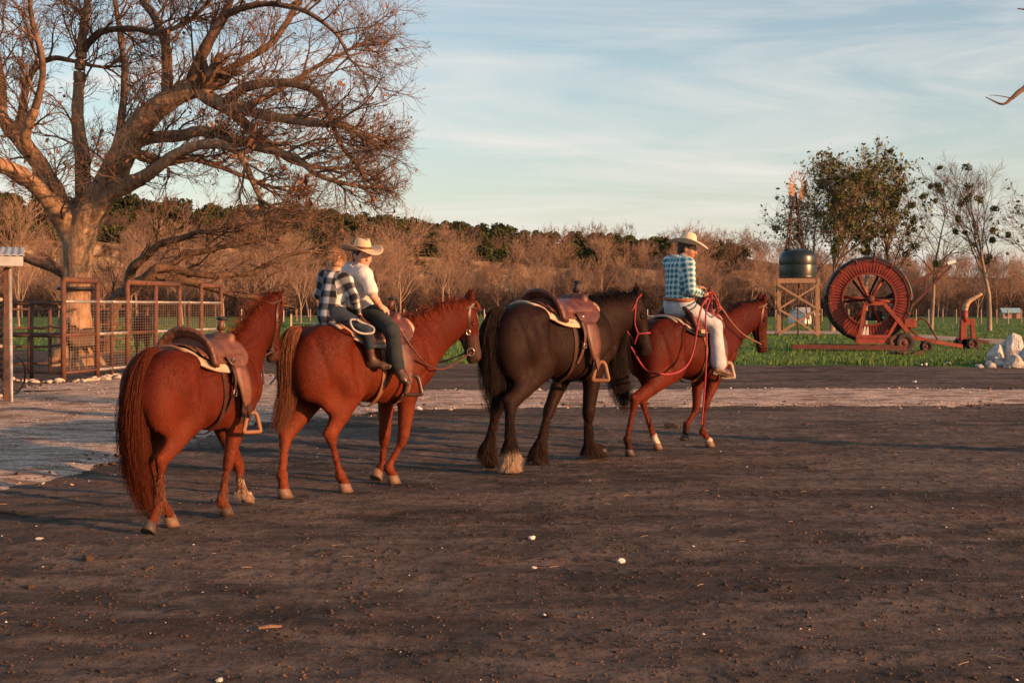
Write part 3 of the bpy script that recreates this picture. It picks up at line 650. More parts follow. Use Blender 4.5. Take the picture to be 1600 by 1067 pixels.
def from_limbs(step, lens, rmax):
    Ss = []; Ds = []; Ls = []; Rs = []
    for Q, Rr in rest:
        seg = np.linalg.norm(np.diff(Q, axis=0), axis=1); L = seg.sum(); cum = np.concatenate([[0], np.cumsum(seg)])
        for s_ in np.arange(L * 0.22 if Rr[0] > .3 else 0.5, L, step):
            for _ in range(2 if s_ > .75 * L else 1):
                i = min(np.searchsorted(cum, s_), len(Q) - 1); t = unit(Q[i] - Q[i - 1]); q = rs.normal(size=3); q -= (q @ t) * t; q = unit(q)
                if q[2] < -0.1 and rs.rand() < .45: q = -q
                o = unit(Q[i] - cen); Ss.append(Q[i]); Ds.append(unit(t * rs.uniform(.5, 1.0) + q * .8 + o * .35)); f = s_ / L
                Ls.append(lens * rs.uniform(.5, 1.2)); Rs.append(min(rmax, Rr[i] * .5))
        for _ in range(3): Ss.append(Q[-1]); Ds.append(unit(unit(Q[-1] - Q[-3]) + rs.normal(0, .35, 3))); Ls.append(lens * rs.uniform(.4, .75)); Rs.append(Rr[-1] * .9)
    return map(np.array, (Ss, Ds, Ls, Rs))
S, D, Ln, r = from_limbs(0.52, 1.75, 0.036)
out = []
P1, R1 = branch_set(rs, S, D, Ln, r, 8, 0.17, 0.20, 0.3); out.append(tube_batch(P1, R1, 5))
S, D, Ln, r = children(rs, P1, R1, 8, 0.12, 0.8, (0.42, 0.75), 0.62); P2, R2 = branch_set(rs, S, D, Ln, np.maximum(r, .010), 6, 0.17, 0.28, 0.35); out.append(tube_batch(P2, R2, 4))
br = join_vf(out); link('branch', to_mesh('branch', br[0] - toff, br[1]), BARK2, tree, kind='stuff')
S, D, Ln, r = children(rs, P2, R2, 6, 0.1, 0.75, (0.4, 0.8), 0.6); P3, R3 = branch_set(rs, S, D, Ln, np.clip(r, .006, .0085), 4, 0.15, 0.3, 0.5)
V1 = tube_batch(P3, R3, 3)
S, D, Ln, r = children(rs, P3[::2], R3[::2], 3, 0.2, 0.7, (0.5, 1.0), 0.7); P4, R4 = branch_set(rs, S, D, Ln, np.clip(r, .005, .006), 3, 0.15, 0.3, 0.6)
tw = join_vf([V1, tube_batch(P4, R4, 3)]); link('twigs', to_mesh('twigs', tw[0] - toff, tw[1]), TWIG, tree, kind='stuff')
# husks and a few clinging dead leaves
Q = P3[:, -1]; Q = Q[rs.rand(len(Q)) < .22]; n = len(Q); a = rs.normal(size=(n, 3)) * .028; b = rs.normal(size=(n, 3)) * .028
li = [i for i, p in enumerate(P2[:, 0]) if abs(p[0] - tp(395, 250)[0]) < .9 and abs(p[2] - tp(395, 255)[2]) < .8]
Q2 = P2[li].reshape(-1, 3)[::2] + rs.normal(0, .07, (len(P2[li].reshape(-1, 3)[::2]), 3)); a2 = rs.normal(size=Q2.shape) * .05; b2 = rs.normal(size=Q2.shape) * .05
Q = np.vstack([Q, Q2]); a = np.vstack([a, a2]); b = np.vstack([b, b2]); V = np.stack([Q - a, Q + b, Q + a, Q - b], 1).reshape(-1, 3)
link('dead_leaves', to_mesh('dead_leaves', V - toff, np.arange(len(V)).reshape(-1, 4), False), flatmat('dead leaf', (0.16, 0.07, 0.035), .8, .4, 8, 0), tree, kind='stuff')

# ---- low dark oak spreading behind the pen
OD = 44.0
ot = thing('low_oak', 'low wide dark oak with crooked limbs spreading behind the pen', 'tree', tuple(at(165, 480, OD) * A3(1, 1, 0))); ooff = np.array(ot.location)
paths = [([(165, 560), (168, 500), (178, 468), (200, 450), (222, 437), (240, 419), (262, 416), (290, 400), (330, 392), (380, 380)], (13, 3)),
 ([(222, 437), (260, 434), (300, 440), (345, 452), (375, 461), (420, 468)], (9, 3)), ([(165, 500), (140, 455), (90, 420), (40, 400), (-20, 385), (-90, 380)], (12, 4)),
 ([(200, 450), (205, 420), (225, 400), (255, 380), (300, 368), (350, 362)], (9, 3)), ([(262, 416), (300, 425), (350, 430), (400, 425), (450, 400), (490, 395)], (7, 2)),
 ([(330, 392), (380, 360), (430, 345), (480, 345)], (5, 2))]
lim = []
for i, (pth, (ra, rb)) in enumerate(paths):
    Q = catmull([at(p[0], p[1], OD + (i % 3 - 1) * 0.35 * min(j, 5)) for j, p in enumerate(pth)], 8 * len(pth)); Q[4:] += (0.12 * np.stack([vnoise(Q, 80 + d, 2, 1.2) for d in range(3)], 1))[4:]
    Rr = np.linspace(ra, rb, len(Q)) / F * OD; lim.append((Q, Rr)); mb = MB(); mb.tube(Q, Rr, 8); mb.build('limb' if i else 'trunk', BARK2, ot, True, ooff)
rest = lim; cen = at(160, 470, OD)
S, D, Ln, r = from_limbs(0.8, 1.9, 0.045); out = []
P1, R1 = branch_set(rs, S, D, Ln, r, 7, 0.2, 0.15, 0.3); out.append(tube_batch(P1, R1, 4))
S, D, Ln, r = children(rs, P1, R1, 6, 0.12, 0.8, (0.42, 0.75), 0.62); P2, R2 = branch_set(rs, S, D, Ln, np.maximum(r, .013), 5, 0.2, 0.2, 0.35); out.append(tube_batch(P2, R2, 3))
S, D, Ln, r = children(rs, P2, R2, 5, 0.1, 0.75, (0.4, 0.8), 0.6); P3, R3 = branch_set(rs, S, D, Ln, np.clip(r, .008, .012), 3, 0.2, 0.2, 0.5); out.append(tube_batch(P3, R3, 3))
br = join_vf(out); link('branch', to_mesh('branch', br[0] - ooff, br[1]), BARK2, ot, kind='stuff')
# bare scrub trees between the pasture and the ridge on the left
for i, (px, D, s) in enumerate([(30, 92, .62), (100, 104, .55), (215, 98, .5), (285, 110, .6), (350, 96, .48), (415, 115, .6), (470, 120, .55), (-50, 90, .6), (625, 165, .9), (690, 172, .8), (585, 160, .65)]):
    x = (px - CX) / F * D
    put_tree(proto_bare[(i * 3) % 7], x, D, 0, s, i * 1.3, 'bare brown scrub tree standing in the pasture behind the pen' if i < 8 else 'pale bare tree standing just in front of the ridge beyond the boys', 'scrub trees behind the pen' if i < 8 else 'pale bare trees in front of the ridge', cm=TWIGM)

# ---- tree standing just outside the right edge: only a twig reaches into view
rt = thing('right_hand_tree', 'bare branch tip reaching in from the upper right edge', 'tree', (7.6, 12.5, 0)); roff = A3(7.6, 12.5, 0)
rs = np.random.RandomState(9); P, R = branch_set(rs, np.array([[7.6, 12.5, 0.0]]), A3(.1, .05, 1)[None], np.array([4.2]), np.array([.16]), 8, .03, .1, .6)
link('trunk', to_mesh('trunk', *[v - roff if i == 0 else v for i, v in enumerate(tube_batch(P, R, 10))]), BARK2, rt)
tip = [at(1540, 152, 12.0), at(1566, 163, 12.0), at(1582, 153, 12.05), at(1600, 139, 12.1), at(1660, 110, 12.2), P[0, -1]][::-1]
mb = MB(); mb.tube(catmull(tip, 40), np.linspace(.04, .004, 40), 6); mb.tube(catmull([at(1582, 154, 12.05), at(1560, 150, 12), at(1545, 149, 12.0)], 10), np.linspace(.006, .002, 10), 5)
mb.tube(catmull([P[0, -1], at(1700, 40, 12.3), at(1640, 20, 12.2), at(1590, 14, 12.1)], 20), np.linspace(.05, .005, 20), 6); mb.build('branch', BARK2, rt, True, roff)
S = np.repeat(P[:, 5], 9, 0); D_ = rs.normal(size=(9, 3)) * .7 + A3(1.0, -.3, 1.4); P1, R1 = branch_set(rs, S, D_, rs.uniform(2, 3, 9), np.full(9, .05), 6, .15, .2, .3)
S, D_, Ln, r = children(rs, P1, R1, 7, .2, .8, (.4, .6), .6); P2, R2 = branch_set(rs, S, D_, Ln, r, 4, .15, .2, .4); S, D_, Ln, r = children(rs, P2, R2, 5, .2, .8, (.4, .6), .6); P3, R3 = branch_set(rs, S, D_, Ln, r, 3, .15, .2, .4)
V, Q = join_vf([tube_batch(P1, R1, 5), tube_batch(P2, R2, 4), tube_batch(P3, R3, 3)]); link('crown', to_mesh('crown', V - roff, Q), BARK2, rt)
# ---------------------------------------------------------------- horses
def unit_rows(X): return X / (np.linalg.norm(X, axis=1, keepdims=True) + 1e-9)
class Frame:
    """ground frame of a horse: local x forward, y left, z up"""
    def __init__(s, px, D, phi, S):
        s.O = A3((px - CX) / F * D, D, 0); p = rad(phi); s.u = A3(math.sin(p), math.cos(p), 0); s.l = A3(-math.cos(p), math.sin(p), 0); s.rz = rad(90) - p; s.S = S
        s.C = s.loc(A3(0, 0, HC))
    def loc(s, P): d = np.asarray(P, float) - s.O; return A3(d @ s.u, d @ s.l, d[2])
    def wld(s, p): return s.O + s.u * p[0] + s.l * p[1] + A3(0, 0, p[2])
    def lat(s, px, py, y):
        """point seen at the photo pixel, in the body's long vertical plane at lateral offset y (m)"""
        r = A3((px - CX) / F, 1.0, -(py - CY) / F); d = A3(r @ s.u, r @ s.l, r[2]); t = (y - s.C[1]) / d[1]; return s.C + t * d
    def fwd(s, px, py, x):
        """same, in the cross plane at forward station x"""
        r = A3((px - CX) / F, 1.0, -(py - CY) / F); d = A3(r @ s.u, r @ s.l, r[2]); t = (x - s.C[0]) / d[0]; return s.C + t * d
    def grd(s, px, py): return s.loc(gnd(px, py))
    def pix(s, p): w = s.wld(p); return (CX + F * w[0] / w[1], CY - F * (w[2] - HC) / w[1])

SECT = np.array([  # x, ztop, zbot, half width   (1.52 m at the withers)
 [-.86, 1.16, 1.04, .02], [-.82, 1.27, .98, .13], [-.72, 1.37, .93, .215], [-.58, 1.435, .88, .262], [-.42, 1.455, .87, .268], [-.25, 1.435, .835, .258], [-.05, 1.40, .775, .278],
 [.15, 1.395, .745, .275], [.32, 1.425, .735, .248], [.46, 1.475, .76, .225], [.60, 1.45, .80, .20], [.72, 1.36, .87, .175], [.80, 1.24, .95, .11], [.84, 1.12, 1.04, .02]])
def sect(x, S, fat=1.0):
    x = np.asarray(x, float) / S
    g = lambda k: np.interp(x, _sx, _ss[:, k])
    return g(1) * S, g(2) * S, g(3) * S * fat
_sx = np.linspace(SECT[0, 0], SECT[-1, 0], 160)
_raw = np.stack([np.interp(_sx, SECT[:, 0], SECT[:, k]) for k in range(4)], 1)
_ker = np.hanning(17); _ker /= _ker.sum(); _ss = _raw.copy()
for k in (1, 2, 3): _ss[:, k] = np.convolve(np.pad(_raw[:, k], 8, mode='edge'), _ker, 'valid')
def surf(x, a, S, off=0.0, fat=1.0):
    """point on the trunk at station x, angle a from the top towards the right side (degrees)"""
    zt, zb, w = sect(x, S, fat); zc = (zt + zb) / 2 + .02 * S; h = np.where(np.abs(a) < 90, zt - zc, zc - zb); a = np.radians(a); s_, c_ = np.sin(a), np.cos(a)
    # slightly peaked back, rounded flank
    y = -np.sign(s_) * (w + off) * np.abs(s_) ** 0.92; z = zc + np.sign(c_) * (h + off) * np.abs(c_) ** 0.95
    return np.stack(np.broadcast_arrays(x, y, z), -1)

def coat(name, base, dark, mane, sheen=0.0, white=(0.62, 0.55, 0.47), low=(1.45, 1.8, 1.9)):
    m = M(name); n = m.noise(3.5, 5, 0.6); f = m.noise(90, 3, 0.6, (1, 1, 0.35))
    c = m.mix(m.ramp(n, [(0.3, 0.0), (0.7, 1.0)]), tuple(v * 0.78 for v in base), tuple(min(1, v * 1.2) for v in base))
    c = m.mix(m.ramp(f, [(0.35, 0.35), (0.6, 0.0)]), c, tuple(v * 0.62 for v in base))
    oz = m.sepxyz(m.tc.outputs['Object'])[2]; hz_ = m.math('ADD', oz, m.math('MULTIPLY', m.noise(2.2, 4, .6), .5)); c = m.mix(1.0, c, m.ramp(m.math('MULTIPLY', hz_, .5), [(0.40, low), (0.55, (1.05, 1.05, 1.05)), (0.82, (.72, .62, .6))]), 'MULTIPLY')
    c = m.mix(1.0, c, m.ramp(m.attr('hv'), [(0.0, (.55, .5, .5)), (.5, (1, 1, 1)), (1.0, (1.55, 1.6, 1.6))]), 'MULTIPLY'); c = m.mix(m.attr('dark'), c, dark); c = m.mix(m.attr('white'), c, white); c = m.mix(m.attr('pink'), c, (0.05, 0.03, 0.025))
    return m.done(c, m.ramp(n, [(0.3, 0.55), (0.7, 0.68)]), m.bump(f, 0.22, 0.006, m.bump(m.noise(14, 4, 0.6), 0.18, 0.012)), spec=0.12, sheen=sheen, sheen_tint=tuple(min(1, v * 3 + .15) for v in base))
def hairmat(name, a, b):
    m = M(name); r_ = m.attr('hv'); return m.done(m.ramp(r_, [(0.0, a), (1.0, b)]), 0.6, spec=0.12)
HOOF = flatmat('hoof horn', (0.055, 0.040, 0.032), 0.6, 0.4, 20, 0.3); HOOFP = flatmat('pale hoof horn', (0.15, 0.09, 0.06), 0.6, 0.3, 20, 0.3)
EYE = M('horse eye').done((0.008, 0.005, 0.004), 0.06, spec=0.7)

def hair(name, roots, guide, n, width, len_var, r, mat, parent, off, seed, K=9, clump=0.5, wave=0.02, spread=None):
    """n strands along guide(t) -> (K,3) paths. roots: (n,3) start offsets; guide: (K,3); spread (K,) radius of the lock"""
    rs_ = np.random.RandomState(seed); G = catmull(guide, K); T = np.gradient(G, axis=0); T /= np.linalg.norm(T, axis=1, keepdims=True)
    ref = A3(1, 0, 0) if abs(T[:, 0].mean()) < .8 else A3(0, 0, 1); U = np.cross(T, ref); U /= np.linalg.norm(U, axis=1, keepdims=True) + 1e-9; W = np.cross(T, U)
    nc = max(6, n // 14); cl = rs_.randint(0, nc, n); ca = rs_.rand(nc) * 6.28; cr_ = np.sqrt(rs_.rand(nc)); a = rs_.rand(n) * 6.28; rr = np.sqrt(rs_.rand(n))
    ux = (1 - clump) * rr * np.cos(a) + clump * (cr_[cl] * np.cos(ca[cl]) + .18 * rr * np.cos(a)); uy = (1 - clump) * rr * np.sin(a) + clump * (cr_[cl] * np.sin(ca[cl]) + .18 * rr * np.sin(a))
    L = rs_.uniform(1 - len_var, 1.0, n); t = np.linspace(0, 1, K); tt = t[None] * L[:, None]; ii = np.clip(tt * (K - 1), 0, K - 1.001); i0 = ii.astype(int); f = (ii - i0)[..., None]
    lerp = lambda X: X[i0] * (1 - f) + X[i0 + 1] * f
    sp = lerp(np.asarray(spread)[:, None]) if spread is not None else width
    ph = rs_.rand(nc, 2)[cl] * 6.28
    wv = wave * tt[..., None] * (np.sin(tt * 7 + ph[:, :1])[..., None] * lerp(U) + np.cos(tt * 6 + ph[:, 1:])[..., None] * lerp(W))
    P = lerp(G) + sp * (ux[:, None, None] * lerp(U) + uy[:, None, None] * lerp(W)) + wv + rs_.normal(0, .35, (n, 1, 3)) * (tt ** 2)[..., None] * wave
    R = r * (1 - 0.75 * t)[None] * rs_.uniform(.6, 1.3, (n, 1)); V, Q = tube_batch(P, R, 3); hv = np.repeat(np.clip(.5 * rs_.rand(nc)[cl] + .5 * rs_.rand(n), 0, 1), K * 3)
    return V, Q, hv
def hair_obj(name, sets, mat, parent, off):
    V, Q = join_vf([(a, b) for a, b, _ in sets]); hv = np.concatenate([c for *_, c in sets]); return link(name, to_mesh(name, V - off, Q, True, {'hv': hv}), mat, parent)

def make_horse(fr, label, cfg, vox=0.016):
    S = fr.S; fat = cfg.get('fat', 1.0); t = thing('horse', label, 'horse', tuple(fr.O), fr.rz); Z0 = np.zeros(3)
    V3 = lambda x, y, z: A3(x, y, z) * S
    fld = Field(V3(-1.25, -.55, -.03), V3(1.75, .55, 1.95), vox)
    def torso(X, Y, Z):
        zt, zb, w = sect(X[:, :1, :1], S, fat); zc = (zt + zb) / 2; h = (zt - zb) / 2; Zc = Z - zc
        ey = np.abs(Y) / np.maximum(w, .01); ez = np.abs(Zc) / np.maximum(h, .01); q = (ey ** 2.15 + ez ** 2.15) ** (1 / 2.15)
        return (q - 1) * np.minimum(w, h) * .9
    fld.func(V3(-.87, -.42, .55), V3(.85, .42, 1.62), torso, .02)
    marks = []
    # hind quarters and shoulders
    for sy in (-1, 1):
        fld.ell(V3(-.52, sy * .116, 1.17), V3(.26, .146, .28), k=.045 * S); fld.ell(V3(-.37, sy * .185, 1.05), V3(.09, .09, .24), k=.04 * S); fld.ell(V3(-.70, sy * .10, 1.08), V3(.14, .115, .26), k=.06 * S)
        fld.ell(V3(.50, sy * .130, 1.10), V3(.16, .105, .30), k=.035 * S); fld.ell(V3(.40, sy * .16, .98), V3(.13, .08, .13), k=.03 * S); fld.ell(V3(.70, sy * .075, 1.08), V3(.12, .10, .15), k=.05 * S)
        fld.ell(V3(-.40, sy * .175, 1.33), V3(.11, .07, .07), k=.08 * S)
    for sy in (-1, 1): fld.ell(V3(-.20, sy * .355, 1.20), V3(.10, .09, .15), k=.07 * S, sub=True)
    fld.ell(V3(.46, 0, 1.44), V3(.20, .045, .07), k=.09 * S)
    legs = {}
    for key, sy in (('lh', 1), ('rh', -1), ('lf', 1), ('rf', -1)):
        hind = key[1] == 'h'; L = cfg[key]; gy = L.get('y')
        toe = fr.grd(*L['toe']) if L.get('down', True) else fr.lat(L['toe'][0], L['toe'][1], (gy if gy is not None else sy * .12 * S))
        ty = toe[1]; lim = (0.0, .30 * S)
        if L.get('down', True):
            c_ = sy * np.clip(sy * ty, *lim)
            if abs(c_ - ty) > .02: print('LEG', label[:14], key, 'lateral', round(ty, 2), '->', round(c_, 2)); toe = fr.lat(L['toe'][0], L['toe'][1], c_); toe[2] = max(toe[2], 0) * .0; ty = c_
        topy = sy * (.16 if hind else .145) * S
        k1 = fr.lat(*L['knee'], topy * .75 + ty * .25) if hind else fr.lat(*L['knee'], topy * .7 + ty * .3)
        k2 = fr.lat(*L['fet'], topy * .15 + ty * .85)
        w = cfg.get('leg', 1.14) * S
        if hind:
            hip = V3(-.50, sy * .13, 1.15); sx = (-.34 * S + .28 * (k1[0] + .72 * S)); st = A3(sx, sy * .165 * S, .90 * S)
            fld.cone(hip, st, .20 * S, .125 * S, (0, 1, 0), .72, .74, k=.06 * S); fld.cone(V3(-.66, sy * .12, 1.0), k1 + (st - k1) * .45, .14 * S, .07 * S, (0, 1, 0), .75, k=.07 * S)
            fld.cone(st, k1 + (st - k1) * .12, .138 * S, .058 * w, (0, 1, 0), .74, .8, k=.045 * S)
            ax = unit(k2 - k1); back = unit(np.cross(ax, (0, 1, 0))); back = back if back[0] < 0 else -back
            pt = k1 + back * .045 * S - ax * .045 * S; fld.cone(k1 + back * .005, pt, .048 * w, .028 * w, (0, 1, 0), .75, k=.03 * S); fld.cone(pt, k1 + (st - k1) * .55 + back * .05 * S, .022 * S, .035 * S, k=.03 * S)
            fld.cone(k1 - ax * .03 * S, k1 + ax * .06 * S, .054 * w, .043 * w, (0, 1, 0), .84, k=.018 * S)
            fld.cone(k1, k2, .034 * w, .028 * w, (0, 1, 0), .82, k=.014 * S); fld.cone(k1 + back * .022 * S, k2 + back * .018 * S, .018 * w, .016 * w, k=.012 * S)
        else:
            el = A3((.41 * S + .16 * (k1[0] - .46 * S)), sy * .145 * S, .84 * S); st = el
            fld.cone(V3(.50, sy * .14, 1.05), el, .13 * S, .105 * S, (0, 1, 0), .72, .75, k=.06 * S); fld.cone(el + A3(.02 * S, 0, .03 * S), k1 + (el - k1) * .12, .108 * S, .054 * w, (0, 1, 0), .76, .85, k=.045 * S)
            ax = unit(k2 - k1); back = unit(np.cross(ax, (0, 1, 0))); back = back if back[0] < 0 else -back
            fld.cone(k1 - unit(k1 - el) * .035 * S, k1 + ax * .035 * S, .054 * w, .046 * w, (0, 1, 0), .92, k=.016 * S); fld.ell(k1 + back * .03 * S - ax * .02 * S, A3(1, 1, 1) * .024 * w, k=.02 * S)
            fld.cone(k1, k2, .031 * w, .026 * w, (0, 1, 0), .85, k=.012 * S); fld.cone(k1 + back * .024 * S, k2 + back * .018 * S, .016 * w, .015 * w, k=.012 * S)
        # fetlock, pastern, coronet
        fld.ell(k2, A3(1, .92, 1) * .043 * w, k=.012 * S); fld.ell(k2 + back * .02 * S, A3(1, 1, 1) * .028 * w, k=.015 * S)
        fold = L.get('fold'); down = L.get('down', True)
        if down:
            hd = toe - k2; hd[2] = 0; hd = hd if np.linalg.norm(hd) > .03 else A3(1, 0, 0); hdir = unit(hd * A3(1, .6, 0)); 
            if hdir[0] < 0: hdir = unit(A3(.5, hdir[1] * .3, 0))
            cor = A3(toe[0] - hdir[0] * .080 * w, toe[1] - hdir[1] * .080 * w, .066 * w); hz_ = A3(0, 0, 1)
            tilt = L.get('tilt', 0.0)
            if tilt: hz_ = unit(A3(hdir[0] * math.sin(tilt), hdir[1] * math.sin(tilt), math.cos(tilt))); cor = toe - hdir * .05 * w + hz_ * .085 * w; hdir = unit(np.cross(np.cross(hz_, hdir), hz_))
        else:
            cor = k2 + (toe - k2) * .55; hz_ = unit(k2 - toe); hdir = unit(np.cross((0, 1, 0), hz_)); hdir = hdir if (hdir @ A3(*L.get('toed', (1, 0, -.3)))) > 0 else -hdir
        fld.cone(k2, cor, .030 * w, .040 * w, k=.02 * S)
        # hoof: slanted, splayed wall with flat sole
        lt = np.cross(hz_, hdir); Rm = np.stack([hdir, lt, hz_], 1); mb = MB(); hh = .064 * w
        prof = [(.040 * w, .006), (.046 * w, 0), (.051 * w, -hh * .55), (.057 * w, -hh), (.052 * w, -hh - .001), (.0, -hh + .006)]
        def slant(V): V = V.copy(); V[:, 0] = V[:, 0] * 1.08 + (-V[:, 2]) * .34 - .006; V[:, 1] *= .95; return V
        mb.lathe(prof, cor, 18, Rm, slant); pale = L.get('white') is not None or cfg.get('palehoof'); link('hoof', mb.mesh('hoof', True), HOOFP if pale else HOOF, t)
        legs[key] = dict(st=st, k1=k1, k2=k2, cor=cor, back=back, toe=toe, hz=hz_, hdir=hdir); marks.append((key, L))
    # neck and head
    poll = fr.lat(*cfg['poll'], cfg.get('polly', 0.0)); yw = rad(cfg.get('yaw', 0)); dfw = A3(math.cos(yw), -math.sin(yw), 0); pn_ = np.cross(dfw, (0, 0, 1)); r_ = A3((cfg['nose'][0] - CX) / F, 1.0, -(cfg['nose'][1] - CY) / F); dd = A3(r_ @ fr.u, r_ @ fr.l, r_[2]); nose = fr.C + dd * (((poll - fr.C) @ pn_) / (dd @ pn_))
    HL = float(np.clip(np.linalg.norm(nose - poll), .56 * S, .66 * S))
    h = unit(nose - poll); 
    if 1: print('HEAD', label[:14], 'length', round(np.linalg.norm(nose - poll), 2), 'wanted', round(HL, 2), 'poll', poll.round(2), 'nose', nose.round(2))
    side = unit(np.cross(h, dfw + A3(0, 0, .25))); side = side if side @ A3(-math.sin(yw), -math.cos(yw), 0) > 0 else -side                    # head's right
    side = unit(side + A3(0, 0, 0)); dr = unit(np.cross(side, h)); dr = dr if dr @ (dfw + A3(0, 0, .3)) > 0 else -dr   # out of the forehead
    b = V3(.52, 0, 1.19); b2 = V3(.74, 0, 1.30); pc = poll - A3(0, 0, .085 * S) - dr * .045 * S
    b2 = b + (pc - b) * .33 + V3(-.01, 0, cfg.get('arch', -.015)); b3 = b + (pc - b) * .68 + V3(0, 0, cfg.get('arch', -.015) * -1.2)
    nk = cfg.get('neck', 1.0)
    fld.cone(b, b2, .27 * S, .215 * S * nk, (0, 1, 0), .50, .47, k=.08 * S); fld.cone(b2, b3, .215 * S * nk, .175 * S * nk, (0, 1, 0), .47, .52, k=.06 * S); fld.cone(b3, pc, .172 * S * nk, .125 * S, (0, 1, 0), .52, .70, k=.05 * S)
    fld.cone(V3(.70, 0, 1.12), b2 - A3(0, 0, .08 * S), .12 * S, .12 * S, (0, 1, 0), .75, k=.09 * S)
    H = lambda a_, d_, s_=0.0: poll + h * a_ * HL + dr * d_ * HL + side * s_ * HL
    RH = np.stack([h, dr, side], 1)
    fld.cone(H(.06, -.10), H(.34, -.115), .160 * HL, .190 * HL, side, .82, .78, k=.03 * S)
    for sy in (-1, 1): fld.ell(H(.25, -.25, sy * .070), A3(.215, .20, .088) * HL, RH, k=.03 * S); fld.ell(H(.33, -.02, sy * .115), A3(.07, .045, .04) * HL, RH, k=.03 * S)
    fld.cone(H(.34, -.115), H(.80, -.09), .172 * HL, .106 * HL, side, .74, .82, k=.04 * S); fld.cone(H(.38, -.26), H(.82, -.175), .085 * HL, .055 * HL, side, .7, .9, k=.05 * S)
    fld.ell(H(.90, -.105), A3(.125, .120, .108) * HL, RH, k=.03 * S); fld.ell(H(.955, -.19), A3(.06, .05, .065) * HL, RH, k=.025 * S)
    for sy in (-1, 1):
        fld.ell(H(.94, -.055, sy * .072), A3(.05, .032, .035) * HL, RH, k=.02 * S); fld.ell(H(.965, -.06, sy * .098), A3(.035, .018, .022) * HL, RH, k=.008, sub=True)
        fld.ell(H(.355, -.055, sy * .150), A3(.05, .036, .03) * HL, RH, k=.008, sub=True)
        fld.cone(H(.03, -.02, sy * .085), H(-.09, .02, sy * .115), .058 * HL, .060 * HL, side, .8, k=.02); fld.cone(H(-.09, .02, sy * .115), H(-.23, .07, sy * .105), .060 * HL, .012 * HL, side, .7, k=.01)
        fld.cone(H(-.02, .06, sy * .12), H(-.18, .09, sy * .112), .022 * HL, .006 * HL, side, .7, k=.006, sub=True)
    fld.noise(.0035 * S, cfg['seed'], 9.0, 3); fld.noise(.008 * S, cfg['seed'] + 1, 3.2, 2)
    V, Q = fld.surface(2)
    # muscle lines pressed into the skin, read off the side view
    def vnormals(V):
        e1 = V[Q[:, 1]] - V[Q[:, 0]]; e2 = V[Q[:, 2]] - V[Q[:, 0]]; fn = np.cross(e1, e2); nn = np.zeros_like(V)
        for q_ in range(4):
            for d_ in range(3): nn[:, d_] += np.bincount(Q[:, q_], fn[:, d_], minlength=len(V))
        return unit_rows(nn)
    nn = vnormals(V); X2 = V[:, [0, 2]] / S; disp = np.zeros(len(V)); sidew = sstep(np.abs(V[:, 1]), .07 * S, .13 * S) * (X2[:, 1] > .72)
    for line, w_, dp in (([(-.26, 1.33), (-.31, 1.12), (-.25, .93)], .050, .022), ([(-.70, 1.30), (-.64, 1.12), (-.57, .95), (-.52, .80)], .035, .009), ([(-.50, 1.40), (-.50, 1.25), (-.44, 1.08)], .035, .010), ([(.27, 1.40), (.34, 1.2), (.31, 1.0)], .040, .016), ([(.50, 1.46), (.66, 1.22), (.71, 1.05)], .035, .016),
                         ([(.70, 1.06), (.56, 1.02), (.43, .94)], .028, .012), ([(-.17, 1.26), (-.16, 1.16)], .085, .024), ([(-.34, .93), (-.33, .90)], .055, -.014), ([(-.37, 1.37), (-.35, 1.34)], .045, -.016), ([(.44, 1.25), (.52, 1.08)], .05, -.012), ([(.37, .98), (.38, .95)], .05, -.010), ([(-.05, .80), (.12, .79)], .05, .006)):
        dm = np.full(len(V), 9.0)
        for p_, q_ in zip(line, line[1:]):
            a_ = np.array(p_); ab_ = np.array(q_) - a_; tt_ = np.clip((X2 - a_) @ ab_ / (ab_ @ ab_), 0, 1); dm = np.minimum(dm, np.linalg.norm(X2 - a_ - tt_[:, None] * ab_, axis=1))
        disp -= dp * S * np.exp(-(dm / w_) ** 2)
    disp += .0035 * S * vnoise(V, cfg['seed'] + 2, 3, 6.0); V = V + nn * (disp * sidew)[:, None]
    # coat markings that belong to the animal
    dark = np.zeros(len(V)); white = np.zeros(len(V)); pink = np.zeros(len(V)); nz_ = vnoise(V, cfg['seed'] + 5, 3, 14) * .04
    for key, L in marks:
        g = legs[key]; d1, _ = segdist(V, g['k1'], g['k2']); d2, _ = segdist(V, g['k2'], g['cor']); dl = np.minimum(d1, d2); near = dl < .085 * S
        _, tt = segdist(V, g['st'], g['k1']); _, t2 = segdist(V, g['k1'], g['toe'])
        if cfg.get('blackleg'): dark = np.maximum(dark, near * sstep(t2 + nz_, -.05, .25) * cfg['blackleg'])
        if L.get('dark'): dark = np.maximum(dark, near * sstep(t2 + nz_, .35, .75) * L['dark'])
        if L.get('white') is not None: white = np.maximum(white, near * sstep(t2 + nz_, L['white'], L['white'] + .06))
    hd, ht = segdist(V, poll, poll + h * HL)
    if cfg.get('blaze'):
        rel = V - poll; a_ = rel @ h / HL; d_ = rel @ dr / HL; s_ = rel @ side / HL; white = np.maximum(white, sstep(a_, .15, .25) * (1 - sstep(np.abs(s_) + nz_ * .5, .035, .05)) * (d_ > -.12) * (1 - sstep(a_, .90, .97)) * (hd < .3))
    muz, _ = segdist(V, H(.97, -.12), H(1.0, -.16)); pink = np.maximum(pink, (1 - sstep(muz, .07 * HL, .17 * HL)) * cfg.get('darknose', .8))
    if cfg.get('darkface'): pink = np.maximum(pink, (1 - sstep(segdist(V, H(.72, -.12), H(1.0, -.14))[0], .16 * HL, .26 * HL)) * cfg['darkface'])
    link('body', to_mesh('body', V, Q, True, {'dark': dark, 'white': white, 'pink': pink, 'hv': np.full(len(V), .42)}), cfg['coat'], t)
